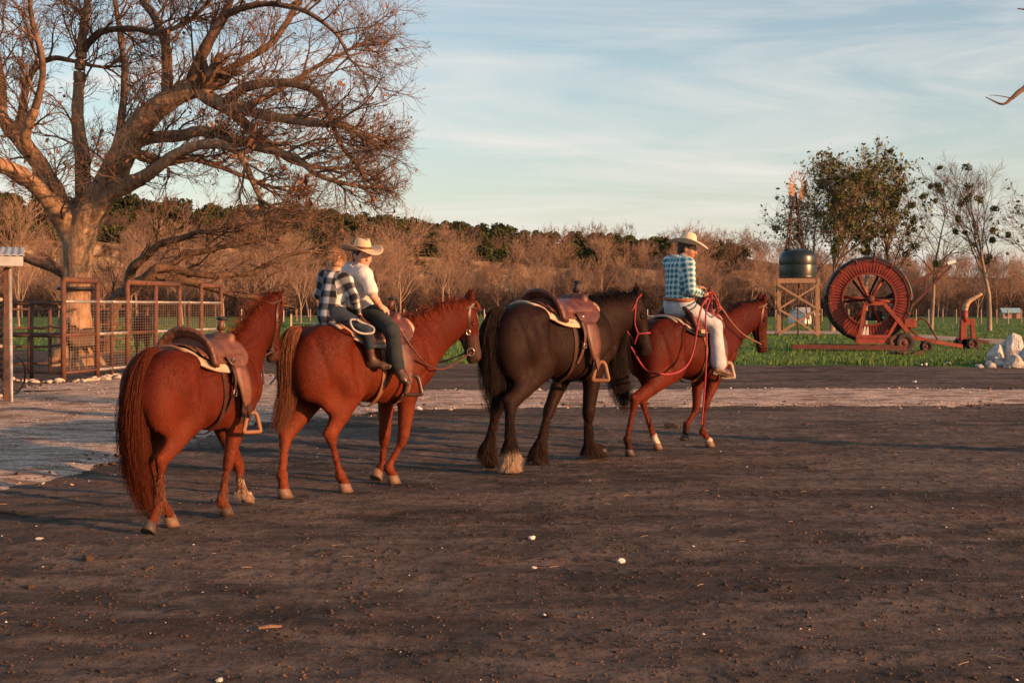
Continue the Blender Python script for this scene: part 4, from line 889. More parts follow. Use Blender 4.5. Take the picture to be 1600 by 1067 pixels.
    # short coat hair lying along the body
    nn = vnormals(V); rf = np.random.RandomState(cfg['seed'] + 3); i = rf.randint(0, len(V), cfg.get('fur', 90000)); nv = nn[i]; head = (sstep((V[i] - poll) @ h, -.05, .15))[:, None]
    fl = A3(-.8, 0, -.75) * (1 - head) + (h * 1.0)[None] * head + rf.normal(0, .22, (len(i), 3)); lowleg = sstep(-V[i, 2], -.75 * S, -.55 * S)[:, None]; fl = fl * (1 - lowleg) + (A3(-.1, 0, -1) + rf.normal(0, .15, (len(i), 3))) * lowleg
    fl = unit_rows(fl - (fl * nv).sum(1, keepdims=True) * nv) + nv * rf.uniform(.06, .30, (len(i), 1)); sd = unit_rows(np.cross(fl, nv)); ln = (S * rf.uniform(.012, .026, len(i)) * np.where(pink[i] > .3, .5, 1))[:, None]; rt_ = V[i] + rf.normal(0, .006, (len(i), 3)); rt_ -= ((rt_ - V[i]) * nv).sum(1, keepdims=True) * nv; rt_ -= nv * .001
    FV = np.stack([rt_ - sd * .0019, rt_ + sd * .0019, rt_ + fl * ln], 1).reshape(-1, 3); rep = lambda a_: np.repeat(a_[i], 3)
    pat = .46 + .26 * vnoise(V[i], cfg['seed'] + 8, 3, 7.0) + .30 * vnoise(V[i] * A3(.55, 1, .4), cfg['seed'] + 6, 3, 34.0); hvv = np.repeat(np.clip(pat + rf.normal(0, .11, len(i)), 0, 1), 3)
    link('coat', to_mesh('coat', FV, np.arange(len(FV)).reshape(-1, 3), False, {'dark': rep(dark), 'white': rep(white), 'pink': rep(pink), 'hv': hvv}), cfg['coat'], t, kind='stuff')
    for sy in (-1, 1):
        mb = MB(); a = np.linspace(-math.pi / 2, math.pi / 2, 9); mb.lathe([(math.cos(q) * .030 * HL * 1.0, math.sin(q) * .034 * HL) for q in a], H(.355, -.055, sy * .140), 14); mb.build('eye', EYE, t, True)
    # tail, mane, forelock
    sets = []
    for q, (gd, n, sp) in enumerate(cfg['tail']):
        G = [fr.lat(p[0], p[1], p[2] * S) for p in gd]; sets.append(hair('tail', None, G, int(n * 3.6), 1, .45, cfg.get('tailr', .0022) * S, None, t, Z0, cfg['seed'] + 50 + q, 12, .5, cfg.get('tailwave', .05), np.interp(np.linspace(0, 1, 12), np.linspace(0, 1, len(sp)), sp) * S))
    mb = MB(); mb.tube(catmull([V3(-.76, 0, 1.30), V3(-.84, 0, 1.29), fr.lat(*cfg['tail'][0][0][1][:2], 0)], 8), np.linspace(.045, .02, 8) * S, 8)
    hair_obj('tail', sets, cfg['hair'], t, Z0); mb.build('tail_dock', cfg['coat'], t, True)
    rs_ = np.random.RandomState(cfg['seed'] + 9); crest = [V3(.50, 0, 1.50)]
    for c0, rr in ((b2, .215 * nk), (b3, .165 * nk), (pc, .12)):
        ax = unit(pc - b); up = unit(np.cross(np.cross(ax, (0, 0, 1)), ax)); crest.append(c0 + up * rr * S * (.97 if c0 is not pc else .85))
    crest = catmull(crest, 40); sets = []; nm = cfg.get('mane_n', 260) * 2; ml = cfg.get('mane_len', .22) * S; K = 7
    for sd, frac in cfg.get('mane_sides', ((-1, .5), (1, .5))):
        n = int(nm * frac); i = rs_.randint(3, 40, n); root = crest[i] + rs_.normal(0, .006, (n, 3)); d = np.stack([rs_.normal(-.25, .25, n), sd * rs_.uniform(.2, .9, n), rs_.uniform(.1, .9, n) * cfg.get('mane_up', 1)], 1)
        P = np.zeros((n, K, 3)); P[:, 0] = root; L_ = ml * rs_.uniform(.45, 1.1, n) * (.75 + .5 * np.sin(i * 1.7 + sd)); d /= np.linalg.norm(d, axis=1, keepdims=True)
        for k in range(1, K): P[:, k] = P[:, k - 1] + d * (L_ / K)[:, None]; d[:, 2] -= cfg.get('mane_g', .5); d[:, 1] += sd * .05; d += rs_.normal(0, .08, d.shape); d /= np.linalg.norm(d, axis=1, keepdims=True)
        ok = (P[:, -1, 2] > 0); V_, Q_ = tube_batch(P, .0030 * S * np.linspace(1, .25, K)[None] * rs_.uniform(.6, 1.3, (n, 1)), 3); sets.append((V_, Q_, np.repeat(rs_.rand(n), K * 3)))
    n = 50; P = np.zeros((n, K, 3)); P[:, 0] = H(-.03, .03) + rs_.normal(0, .012, (n, 3)); d = np.tile(unit(dr * .8 - A3(0, 0, .2)), (n, 1)) + rs_.normal(0, .25, (n, 3))
    for k in range(1, K): P[:, k] = P[:, k - 1] + d * (.17 * S / K) * rs_.uniform(.6, 1, (n, 1)); d = d * .7 + h * .5 + side * rs_.normal(.05, .1, (n, 1)); d /= np.linalg.norm(d, axis=1, keepdims=True)
    V_, Q_ = tube_batch(P, .004 * S * np.linspace(1, .3, K)[None] * np.ones((n, 1)), 3); sets.append((V_, Q_, np.repeat(rs_.rand(n), K * 3)))
    hair_obj('mane', sets, cfg.get('manehair', cfg['hair']), t, Z0)
    # feathering on the lower legs
    for key, L in marks:
        fe = L.get('feather', cfg.get('feather', 0))
        if not fe: continue
        g = legs[key]; n = int(2300 * fe); rs2 = np.random.RandomState(cfg['seed'] + ord(key[0]) + ord(key[1])); u = rs2.rand(n) ** .55; u = u * 1.25; A = np.where((u < 1)[:, None], g['k1'] + (g['k2'] - g['k1']) * u[:, None], g['k2'] + (g['cor'] - g['k2']) * ((u - 1) / .25)[:, None])
        bk = np.where(u < .75, 1, 0); ang = rs2.normal(0, .9, n) * np.where(u > .6, 2.6, 1.2); lat_ = np.cross(g['back'], unit(g['k2'] - g['k1'])); o_ = np.cos(ang)[:, None] * g['back'] + np.sin(ang)[:, None] * lat_
        P = np.zeros((n, 6, 3)); P[:, 0] = A + o_ * .030 * S; d = o_ * (.36 + .7 * sstep(u, .6, .95))[:, None] + A3(0, 0, -.9); Ls = S * (.075 + .065 * np.minimum(u, 1) ** 2) * rs2.uniform(.6, 1.1, n) * min(1, fe + .3)
        for k in range(1, 6): P[:, k] = P[:, k - 1] + d / np.linalg.norm(d, axis=1, keepdims=True) * (Ls / 5)[:, None]; d[:, 2] -= .45; d += rs2.normal(0, .07, d.shape)
        P[..., 2] = np.maximum(P[..., 2], .012)
        base_h = cfg.get('fhair', cfg['hair'])
        for mk_, hm_ in (((u < L.get('fw', 2)), base_h), ((u >= L.get('fw', 2)), H_WH)):
            if mk_.sum() > 5: V_, Q_ = tube_batch(P[mk_], .0018 * S * np.linspace(1, .3, 6)[None] * np.ones((mk_.sum(), 1)), 3); hair_obj('feather', [(V_, Q_, np.repeat(rs2.rand(mk_.sum()), 18))], hm_, t, Z0)
    return dict(t=t, fr=fr, S=S, H=H, HL=HL, h=h, dr=dr, side=side, poll=poll, legs=legs, fat=fat, b2=b2, b3=b3, pc=pc, nk=nk, V=V, N=nn)

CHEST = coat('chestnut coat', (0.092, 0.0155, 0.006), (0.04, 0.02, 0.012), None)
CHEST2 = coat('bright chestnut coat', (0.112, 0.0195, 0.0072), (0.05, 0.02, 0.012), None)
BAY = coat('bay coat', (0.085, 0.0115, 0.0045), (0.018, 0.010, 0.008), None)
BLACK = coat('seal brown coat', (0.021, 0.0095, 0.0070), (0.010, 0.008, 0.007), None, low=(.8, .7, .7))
H_CH = hairmat('chestnut hair', (0.010, 0.004, 0.0035), (0.125, 0.028, 0.012)); H_CM = hairmat('flame chestnut mane', (0.10, 0.020, 0.008), (0.30, 0.075, 0.025)); H_GO = hairmat('golden chestnut hair', (0.045, 0.014, 0.009), (0.22, 0.085, 0.042))
H_BK = hairmat('black hair', (0.006, 0.005, 0.006), (0.035, 0.022, 0.018)); H_BR = hairmat('sooty brown hair', (0.008, 0.006, 0.006), (0.050, 0.028, 0.020)); H_WH = hairmat('pale leg hair', (0.22, 0.13, 0.08), (0.58, 0.46, 0.36)); H_TN = hairmat('tan leg hair', (0.10, 0.04, 0.022), (0.27, 0.13, 0.075))

F1 = Frame(309, 9.35, 21, .86)
C1 = dict(coat=CHEST, hair=H_CH, manehair=H_CM, seed=11, yaw=22, fat=.93, neck=1.14, feather=.16, fhair=H_TN,
 lh=dict(knee=(232, 722), fet=(249, 775), toe=(278, 822), white=.80), rh=dict(knee=(252, 722), fet=(249, 783), toe=(234, 833), tilt=.75),
 lf=dict(knee=(374, 729), fet=(377, 765), toe=(391, 788), white=.62, tilt=.25, feather=.22, fw=.5), rf=dict(knee=(357, 722), fet=(346, 783), toe=(362, 803)),
 poll=(429, 466), nose=(436, 563), polly=-.02, nosey=-.04, hl=.62,
 tail=[([(246, 548, 0), (228, 556, 0), (213, 600, 0), (208, 680, .03), (222, 760, .05), (236, 806, .03)], 900, [.03, .045, .07, .09, .075, .025]), ([(240, 550, 0), (215, 575, .05), (200, 640, .1), (200, 700, .1), (212, 768, .1)], 350, [.02, .05, .07, .06, .03])],
 mane_n=650, mane_len=.15, mane_sides=((-1, .7), (1, .3)), mane_up=1.6, mane_g=.28)
F2 = Frame(566, 11.0, 42, .965)
C2 = dict(fat=.96, coat=CHEST2, hair=H_GO, manehair=H_CM, seed=21, yaw=34, neck=1.12, palehoof=True, darkface=.85, blaze=True,
 lh=dict(knee=(446, 683), fet=(441, 742), toe=(458, 776)), rh=dict(knee=(517, 681), fet=(532, 741), toe=(550, 767)),
 rf=dict(knee=(630, 686), fet=(607, 730), toe=(624, 752)), lf=dict(knee=(601, 684), fet=(597, 728), toe=(590, 746), tilt=.7),
 poll=(734, 474), nose=(751, 560), hl=.62,
 tail=[([(468, 514, 0), (455, 524, 0), (448, 560, 0), (450, 610, .02), (444, 640, .04), (434, 676, .06)], 800, [.03, .075, .085, .085, .08, .05])], tailwave=.03,
 mane_n=420, mane_len=.24, mane_sides=((-1, .6), (1, .4)), mane_up=1.2, mane_g=.42)
F3 = Frame(863, 12.75, 43, 1.085)
C3 = dict(coat=BLACK, hair=H_BK, seed=31, yaw=40, feather=1.0, fhair=H_BR, leg=1.2, fat=.97, neck=1.08,
 lh=dict(knee=(776, 640), fet=(762, 697), toe=(768, 728), tilt=.8), rh=dict(knee=(797, 632), fet=(798, 697), toe=(809, 737), white=.80, fw=.98),
 lf=dict(knee=(857, 643), fet=(841, 700), toe=(853, 723)), rf=dict(knee=(919, 648), fet=(922, 697), toe=(948, 713)),
 poll=(996, 462), nose=(1020, 551), hl=.63, polly=-.20, nosey=-.40,
 tail=[([(790, 484, 0), (777, 494, 0), (770, 530, 0), (770, 590, .02), (776, 650, .04)], 800, [.03, .08, .10, .10, .05])], tailwave=.06, arch=.0,
 mane_n=800, mane_len=.24, mane_sides=((1, .75), (-1, .25)), mane_up=1.1, mane_g=.4, darknose=.5)
F4 = Frame(1071, 14.1, 46, .985)
C4 = dict(coat=BAY, hair=H_BK, seed=41, yaw=28, neck=1.08, leg=.98,
 rh=dict(knee=(992, 627), fet=(980, 686), toe=(990, 711), dark=.8), lh=dict(knee=(1004, 627), fet=(1021, 679), toe=(1034, 701), white=.62),
 rf=dict(knee=(1103, 632), fet=(1098, 674), toe=(1115, 697), white=.72), lf=dict(knee=(1088, 640), fet=(1073, 664), toe=(1069, 692), down=False, toed=(-.3, 0, -1), dark=.9),
 poll=(1190, 474), nose=(1199, 549), hl=.56, polly=-.03, nosey=-.06,
 tail=[([(986, 512, 0), (975, 520, .05), (966, 550, .12), (968, 600, .12), (980, 645, .08)], 650, [.03, .09, .12, .11, .05])], tailwave=.06,
 mane_n=300, mane_len=.14, mane_sides=((-1, .5), (1, .5)), mane_up=1.2, mane_g=.4, darknose=.4)
HS1 = make_horse(F1, 'chestnut horse nearest the pen, with an empty saddle and trailing reins', C1)
HS2 = make_horse(F2, 'bright chestnut horse with a pale blaze carrying two boys', C2)
HS3 = make_horse(F3, 'heavy black horse with feathered legs, led with an empty saddle', C3)
HS4 = make_horse(F4, 'bay horse at the front with white socks, ridden by a man', C4)

def std_cfg(fr, **kw):
    S = fr.S; q = lambda x, y, z: fr.pix(A3(x, y, z) * S); c = dict(
      lh=dict(knee=q(-.74, .15, .56), fet=q(-.70, .15, .16), toe=q(-.62, .15, 0)), rh=dict(knee=q(-.66, -.15, .55), fet=q(-.58, -.15, .16), toe=q(-.50, -.15, 0)),
      lf=dict(knee=q(.46, .14, .47), fet=q(.46, .14, .15), toe=q(.54, .14, 0)), rf=dict(knee=q(.50, -.14, .47), fet=q(.52, -.14, .15), toe=q(.60, -.14, 0)),
      poll=q(1.22, 0, 1.66), nose=q(1.50, 0, 1.16), tail=[([q(-.80, 0, 1.27) + (0,), q(-.92, 0, 1.2) + (0,), q(-.93, 0, .9) + (0,), q(-.88, 0, .6) + (0,)], 80, [.03, .06, .07, .03])], mane_n=60, fur=300); c.update(kw); return c
def push(hs, P, e, lim=.09):
    """seat points on the animal's skin, e above it"""
    out = P.copy()
    for i, p in enumerate(P):
        j = np.argmin(((hs['V'] - p) ** 2).sum(1)); d = (p - hs['V'][j]) @ hs['N'][j]
        if abs(d) < lim: out[i] = p + hs['N'][j] * (e - d)
    for _ in range(2): out[1:-1] = .5 * out[1:-1] + .25 * (out[:-2] + out[2:])
    return out
# ---------------------------------------------------------------- saddles and bridles
LEATH = flatmat('worn saddle leather', (0.12, 0.046, 0.026), 0.55, 0.6, 9, 0.5, 70, spec=0.5); LEATHR = flatmat('red brown leather', (0.085, 0.026, 0.016), 0.5, 0.6, 9, 0.5, 70, spec=0.5)
LEATHD = flatmat('dark oiled leather', (0.045, 0.020, 0.013), 0.4, 0.35, 7, 0.2, 50, spec=0.5); LEATHT = flatmat('tan leather', (0.20, 0.092, 0.045), 0.55, 0.3, 9, 0.2, 50)
WOOL = flatmat('cream wool pad', (0.36, 0.29, 0.22), 0.95, 0.3, 14, 0.6, 160); WOOLP = flatmat('peach felt pad', (0.42, 0.22, 0.13), 0.95, 0.25, 12, 0.5, 160); WOOLK = flatmat('black felt', (0.012, 0.012, 0.013), 0.95, 0.3, 12, 0.4, 160)
m = M('patterned wool blanket'); n = m.voro(17); WOOLX = m.done(m.mix(m.ramp(n, [(0.15, 1.0), (0.26, 0.0)]), (0.46, 0.36, 0.26), (0.20, 0.06, 0.035)), 0.95, m.bump(m.noise(150), 0.5, 0.004))
STEEL = M('worn steel').done((0.55, 0.52, 0.48), 0.3, metal=1.0); IRON = flatmat('dark iron', (0.06, 0.05, 0.045), 0.45, 0.4, 30, 0.2, metal=0.8)
RUBBER = flatmat('black rubber wrap', (0.018, 0.018, 0.02), 0.6, 0.3, 20, 0.3); REDROPE = M('red rope')
_n = REDROPE.noise(30, 3, .6); REDROPE = REDROPE.done(REDROPE.ramp(_n, [(0.3, (0.20, 0.015, 0.024)), (0.7, (0.33, 0.035, 0.05))]), 0.75, REDROPE.bump(REDROPE.noise(220, 2), .5, .003))
GREYROPE = flatmat('grey nylon rope', (0.30, 0.29, 0.28), 0.6, 0.2, 40, 0.4, 200); DARKROPE = flatmat('dark braided rope', (0.05, 0.03, 0.035), 0.7, 0.4, 40, 0.4, 200)

def shell(P, th, nx, na):
    """grid of outer points (nx,na,3) -> closed slab of thickness th"""
    du = np.gradient(P, axis=0); dv = np.gradient(P, axis=1); nn = np.cross(du, dv); nn /= np.linalg.norm(nn, axis=2, keepdims=True) + 1e-9
    Q = P - nn * th if (nn[nx // 2, na // 2] @ A3(0, 0, 1)) > 0 or na < 3 else P + nn * th
    V = np.concatenate([P.reshape(-1, 3), Q.reshape(-1, 3)]); N_ = nx * na; Fc = []
    for i in range(nx - 1):
        for j in range(na - 1):
            a, b, c, d = i * na + j, (i + 1) * na + j, (i + 1) * na + j + 1, i * na + j + 1; Fc += [(a, b, c, d), (N_ + d, N_ + c, N_ + b, N_ + a)]
    bd = [i * na for i in range(nx)] + [(nx - 1) * na + j for j in range(1, na)] + [i * na + na - 1 for i in range(nx - 2, -1, -1)] + [j for j in range(na - 2, 0, -1)]
    for k in range(len(bd)): a, b = bd[k], bd[(k + 1) % len(bd)]; Fc.append((a, N_ + a, N_ + b, b))
    return V, Fc
def patch(hs, x0, x1, a0, a1, off, th, c=0.5, nx=22, na=36, wav=0.0, flare=0.0, seed=0):
    u, v = np.meshgrid(np.linspace(-1, 1, nx), np.linspace(-1, 1, na), indexing='ij'); U = u * np.sqrt(1 - c * v ** 6 * .5); Vv = v * np.sqrt(1 - c * u ** 4 * .35)
    x = ((x0 + x1) / 2 + (x1 - x0) / 2 * U) * hs['S']; a = (a0 + a1) / 2 + (a1 - a0) / 2 * Vv
    P = surf(x, a, hs['S'], off, hs['fat']); 
    if wav: P = P + wav * vnoise(P, seed, 2, 9)[..., None] * A3(.2, .6, .8)
    return shell(P, th, nx, na)
def make_saddle(hs, label, mats, horn=True, stirr=None, blank=(-.42, .50, 64), seed=0, both=False, fold=0.0, fend=None):
    S = hs['S']; fr = hs['fr']; t = thing('saddle', label, 'saddle', tuple(fr.wld((.1 * S, 0, 1.44 * S))), fr.rz); off = A3(.1 * S, 0, 1.44 * S); base = mats['leather']
    ft = hs['fat']; sf = lambda x, a, o: surf(np.float64(x * S), a, S, o, ft); top = lambda x: sf(x, 0.001, 0)[2]
    mb = MB(); mb.add(*patch(hs, blank[0], blank[1], -blank[2], blank[2], .030, .022, .8, wav=.006, seed=seed)); o = mb.build('blanket', mats['pad'], t, True, off)
    if mats.get('pad2'): mb = MB(); mb.add(*patch(hs, blank[0] + .05, blank[1] - .02, -blank[2] + 6, blank[2] - 6, .040, .012, .8, wav=.005, seed=seed + 3)); mb.build('pad', mats['pad2'], t, True, off)
    # rolled edge along the back of the blanket
    a = np.linspace(-blank[2] + 5, blank[2] - 5, 40); mb = MB(); u = (a / (blank[2])); xe = blank[0] + (blank[1] - blank[0]) / 2 * (1 - np.sqrt(1 - .8 * np.abs(u) ** 6 * .5)); mb.tube(surf(xe * S, a, S, .026, ft), .015 * S, 8); mb.build('blanket_edge', mats.get('edge', mats['pad']), t, True, off)
    mb = MB(); mb.add(*patch(hs, -.30, .44, -50, 50, .052, .010, .9, wav=.003, seed=seed + 1)); mb.build('skirt', base, t, True, off)
    for sg in (-1, 1):
        mb = MB(); mb.add(*patch(hs, -.27, .02, sg * 22, sg * 50, .064, .008, .9, 14, 14)); mb.build('jockey', base, t, True, off)
        mb = MB(); mb.add(*patch(hs, .06, .40, sg * 14, sg * 62, .074, .008, .9, 14, 18)); mb.build('jockey', mats.get('leather2', base), t, True, off)
    # seat, cantle, fork and horn blended as one tree
    fld = Field(A3(-.45, -.42, 1.1) * S, A3(.62, .42, 1.85) * S, .0095 * S)
    an = np.linspace(-58, 58, 15); xc = -.15
    rim = [sf(xc - .055 * math.cos(rad(q)), q, .060 + .105 * max(0, math.cos(rad(q * 1.35)))) for q in an]; low = [sf(xc + .06, q, .050) for q in an]
    for i in range(14):
        fld.cone(rim[i], rim[i + 1], .020 * S, .020 * S, k=.012)
        for f in (.25, .55, .85): fld.cone(rim[i] * (1 - f) + low[i] * f, rim[i + 1] * (1 - f) + low[i + 1] * f, .018 * S, .018 * S, k=.03)
    for q in np.linspace(-40, 40, 11): fld.cone(sf(xc + .04, q, .050), sf(.30, q, .055), .028 * S, .030 * S, k=.07)
    for q in (-40, 40): fld.cone(sf(.30, 0, .09), sf(.29, q, .035), .046 * S, .026 * S, k=.03)
    fld.cone(sf(.31, -17, .108), sf(.31, 17, .108), .044 * S, .046 * S, k=.03)
    fld.noise(.003, seed, 8, 2); V, Q = fld.surface(2); link('seat', to_mesh('seat', V - off, Q), base, t)
    mb = MB(); mb.tube([r_ + A3(-.004, 0, .012) for r_ in rim], .011 * S, 7); mb.build('cantle_binding', mats.get('bind', mats['strap']), t, True, off)
    if horn:
        hb = sf(.335, 0, .150); mb = MB(); mb.tube([hb, hb + A3(.012, 0, .05) * S, hb + A3(.028, 0, .085) * S], np.array([.034, .027, .028]) * S, 12); mb.build('horn', mats.get('horn', base), t, True, off)
        mb = MB(); mb.lathe([(0, .014), (.03, .013), (.044, .004), (.044, -.006), (.03, -.014), (0, -.015)], hb + A3(.032, 0, .098) * S, 16); mb.build('horn_cap', mats.get('cap', RUBBER), t, True, off)
    # cinches and hanging straps
    for x, w_, o_, sag in ((.345, .07, .012, 0), (.02, .045, .022, .03)):
        aa = np.linspace(52, 308, 50); P = surf(np.full(50, x * S), np.where(aa > 180, aa - 360, aa), S, o_, ft); P = push(hs, P, .008, .15); P[:, 2] -= sag * np.exp(-((aa - 180) / 70) ** 2)
        side = np.tile(A3(1, 0, 0), (50, 1)); mb = MB(); mb.ribbon(P, w_ * S, .006, side); mb.build('cinch', mats.get('cinch', mats['strap']), t, False, off)
    for sg in (1, -1):
        P = catmull([sf(.10, sg * 56, .066), sf(.10, sg * 78, .055), sf(.09, sg * 98, .03), sf(.05, sg * 118, .03)], 16); mb = MB(); mb.ribbon(P, .032 * S, .006, A3(1, 0, 0)); mb.build('latigo', mats['strap'], t, False, off)
        bp = sf(.10, sg * 92, .045); mb = MB(); q = np.linspace(0, 2 * np.pi, 16, endpoint=False); mb.tube(np.stack([bp[0] + .025 * np.cos(q), bp[1] + 0 * q, bp[2] + .025 * np.sin(q)], 1), .004, 6, True); mb.build('cinch_ring', STEEL, t, True, off)
        conch = sf(.12, sg * 52, .078); mb = MB(); mb.lathe([(0, .006), (.018, .003), (.024, 0)], conch, 12, np.stack([A3(1, 0, 0), A3(0, .3, -sg * .95) , unit(A3(0, -sg, .5))], 1)); mb.build('concho', STEEL, t, True, off)
        mb = MB(); P = catmull([conch, conch + A3(-.02, -sg * .015, -.06), conch + A3(-.03, -sg * .01, -.15)], 8); mb.ribbon(P, .012, .003, A3(1, 0, 0)); mb.build('saddle_string', mats['strap'], t, False, off)
        # fender, stirrup leather, stirrup
        fx, fy, fz, sx, sz = (fend or (.20, .06, .93, .24, .76)); ytop = sf(.20, 60, .085)[1] * sg; ya = -abs(ytop) * sg
        nn = 12; tt = np.linspace(0, 1, nn); zt_ = sf(.20, 60, .08)[2]; yy = -sg * (abs(sf(.20, 60, .085)[1]) + .035 * tt + .02 * np.sin(tt * 3)); z_ = zt_ + (fz * S - zt_) * tt; x_ = .20 * S + (fx - .20) * S * tt
        wd = S * np.interp(tt, [0, .35, .75, 1], [.17, .20, .15, .07]); G = np.stack([np.stack([x_ - wd / 2, yy + sg * .010, z_], 1), np.stack([x_ - wd / 5, yy, z_], 1), np.stack([x_ + wd / 5, yy, z_], 1), np.stack([x_ + wd / 2, yy + sg * .010, z_], 1)], 1)
        V_, F_ = shell(G, .007, nn, 4); mb = MB(); mb.add(V_, F_); mb.build('fender', mats.get('leather2', base), t, True, off)
        e = A3(x_[-1], yy[-1], z_[-1]); st = A3(sx * S, yy[-1] - sg * .005, sz * S); mb = MB(); mb.ribbon([e + A3(0, 0, .04), (e + st) / 2 + A3(0, 0, .03), st + A3(0, 0, .165 * S)], .055 * S, .008, A3(1, 0, 0)); mb.build('stirrup_leather', mats['strap'], t, False, off)
        d = stirr or unit(A3(.55, -sg * .83, 0)) if False else unit(A3(.35, -.93 * sg, 0) if stirr is None else A3(stirr[0], stirr[1] * sg, 0)); w_ = .072 * S; hgt = .165 * S
        R_ = [(-.35, 1.0), (-.62, .8), (-.85, .35), (-1, .06), (-.86, 0), (0, -.01), (.86, 0), (1, .06), (.85, .35), (.62, .8), (.35, 1.0)]
        P = np.array([st + d * p * w_ + A3(0, 0, q * hgt) for p, q in R_]); mb = MB(); mb.tube(np.vstack([catmull(P, 40)]), .010 * S, 8, True, 1.8, up=tuple(np.cross(d, (0, 0, 1)))); mb.build('stirrup', mats.get('stirrup', LEATHT), t, True, off)
    return t
def make_bridle(hs, label, mat, kind='bridle', reins=None, name='bridle', r=.006, brow=True, buckle=False):
    H, HL, fr = hs['H'], hs['HL'], hs['fr']; off = hs['poll']; t = thing(name, label, name.replace('_', ' '), tuple(fr.wld(off)), fr.rz); S = hs['S']
    W = lambda a: np.interp(a, [-.05, .05, .2, .35, .55, .75, .9, 1.0], [.12, .145, .168, .162, .130, .100, .100, .09])
    def strap(pts, w_, nm='strap', rope=False):
        P = push(hs, catmull([H(*p) for p in pts], 8 * len(pts)), .010 if not rope else .008); mb = MB()
        if rope: mb.tube(P, r, 7)
        else:
            c_ = H(.4, -.12, 0) ; ax = hs['h']; T = np.gradient(P, axis=0); rel = P - (off + np.outer((P - off) @ ax, ax)) - hs['dr'] * -.12 * HL; sd = np.cross(T, rel); mb.ribbon(P, w_, .005, sd)
        mb.build(nm, mat, t, rope, off)
    rope = kind == 'halter'
    e = .012
    for sg in (1, -1):
        bitp = (.80, -.17)
        if kind == 'bridle':
            strap([(-.02, .05, sg * .02), (.0, .02, sg * .10), (.08, -.06, sg * (W(.08) + e)), (.25, -.14, sg * (W(.25) + e)), (.45, -.17, sg * (W(.45) - .01)), (.64, -.17, sg * (.105)), (.80, -.17, sg * .088)], .020 * S + .002, 'cheek_strap')
            strap([(.02, -.0, sg * .12), (.07, -.13, sg * (W(.1) + .0)), (.10, -.30, sg * .12), (.13, -.43, sg * .05), (.14, -.455, 0)], .012, 'throat_latch')
            q = np.linspace(0, 2 * np.pi, 18, endpoint=False); c = push(hs, H(.82, -.165, sg * .105)[None], .016)[0]; mb = MB(); mb.tube(np.array([c + (hs['h'] * math.cos(x) + hs['dr'] * math.sin(x)) * .036 * S for x in q]), .004, 6, True); mb.build('bit_ring', STEEL if buckle else IRON, t, True, off)
            if buckle: c = push(hs, H(.46, -.165, sg * .145)[None], .018)[0]; mb = MB(); mb.tube(np.array([c + (hs['h'] * math.cos(x) * .026 + hs['dr'] * math.sin(x) * .019) for x in q]), .0055, 6, True); mb.build('buckle', STEEL, t, True, off)
        else:
            strap([(-.03, .05, 0), (.0, .02, sg * .10), (.10, -.10, sg * (W(.1) + e)), (.35, -.20, sg * (.150)), (.62, -.19, sg * .125)], 0, 'cheek_rope', True)
            strap([(.62, -.19, sg * .125), (.64, -.06, sg * .12), (.66, .03, sg * .05), (.665, .035, 0)], 0, 'nose_rope', True)
            strap([(.62, -.19, sg * .125), (.72, -.27, sg * .09), (.80, -.34, sg * .02)], 0, 'chin_rope', True); strap([(.12, -.12, sg * .165), (.30, -.40, sg * .07), (.55, -.34, sg * .045), (.80, -.34, 0)], 0, 'throat_rope', True)
    if kind == 'bridle' and brow: strap([(.05, -.02, .15), (.10, .045, .09), (.12, .065, 0), (.10, .045, -.09), (.05, -.02, -.15)], .016, 'brow_band')
    if kind == 'bridle': strap([(.80, -.17, .088), (.80, -.24, .06), (.81, -.275, 0), (.80, -.24, -.06), (.80, -.17, -.088)], .014, 'curb_strap')
    return t
def rope_thing(name, label, cat, fr, pts, r, mat, n=None, sides=7):
    """pts in the horse's local frame"""
    P = catmull(pts, n or 14 * len(pts)); off = P[0]; mb = MB(); mb.tube(P, r, sides); o = mb.build(name, mat, None, True, off, label=label, category=cat); o.location = fr.wld(off); o.rotation_euler = (0, 0, fr.rz); return o

SD1 = make_saddle(HS1, 'brown western saddle with dark capped horn on the chestnut horse nearest the pen', dict(leather=LEATH, pad=WOOL, strap=LEATHD, edge=LEATHT, stirrup=LEATHT, horn=LEATH, bind=LEATH, cinch=LEATHD), seed=1, stirr=(.75, -.65), fend=(.24, .05, .93, .29, .73))
SD2 = make_saddle(HS2, 'peach and tan saddle under the two boys', dict(leather=LEATHR, leather2=LEATHR, pad=WOOL, pad2=WOOLP, strap=LEATHR, edge=WOOL, stirrup=LEATHD, horn=LEATHR, cinch=LEATHT), seed=2, stirr=(.75, -.65), fend=(.26, .05, .98, .30, .83))
SD3 = make_saddle(HS3, 'reddish western saddle over a patterned blanket on the black horse', dict(leather=LEATHR, pad=WOOLX, strap=LEATHR, edge=WOOL, stirrup=LEATHT, horn=RUBBER, bind=LEATHD, cinch=LEATHD), seed=3, stirr=(.75, -.65), fend=(.24, .05, .93, .29, .76))
SD4 = make_saddle(HS4, 'dark western saddle with a cream pad under the man', dict(leather=LEATHR, pad=WOOLK, pad2=WOOL, strap=LEATHT, edge=WOOL, stirrup=WOOL, horn=LEATHR, bind=LEATHD, cinch=LEATHT), seed=4, stirr=(.75, -.65), fend=(.27, .05, .98, .31, .79))
BR1 = make_bridle(HS1, 'thin dark bridle on the chestnut horse with the empty saddle', LEATHD, brow=False)
BR2 = make_bridle(HS2, 'dark bridle with a silver buckle on the blazed horse', LEATHD, buckle=True)
BR3 = make_bridle(HS3, 'red rope halter on the black horse', REDROPE, 'halter', name='rope_halter', r=.009)
BR4 = make_bridle(HS4, 'thin tan bridle on the bay lead horse', LEATHR)
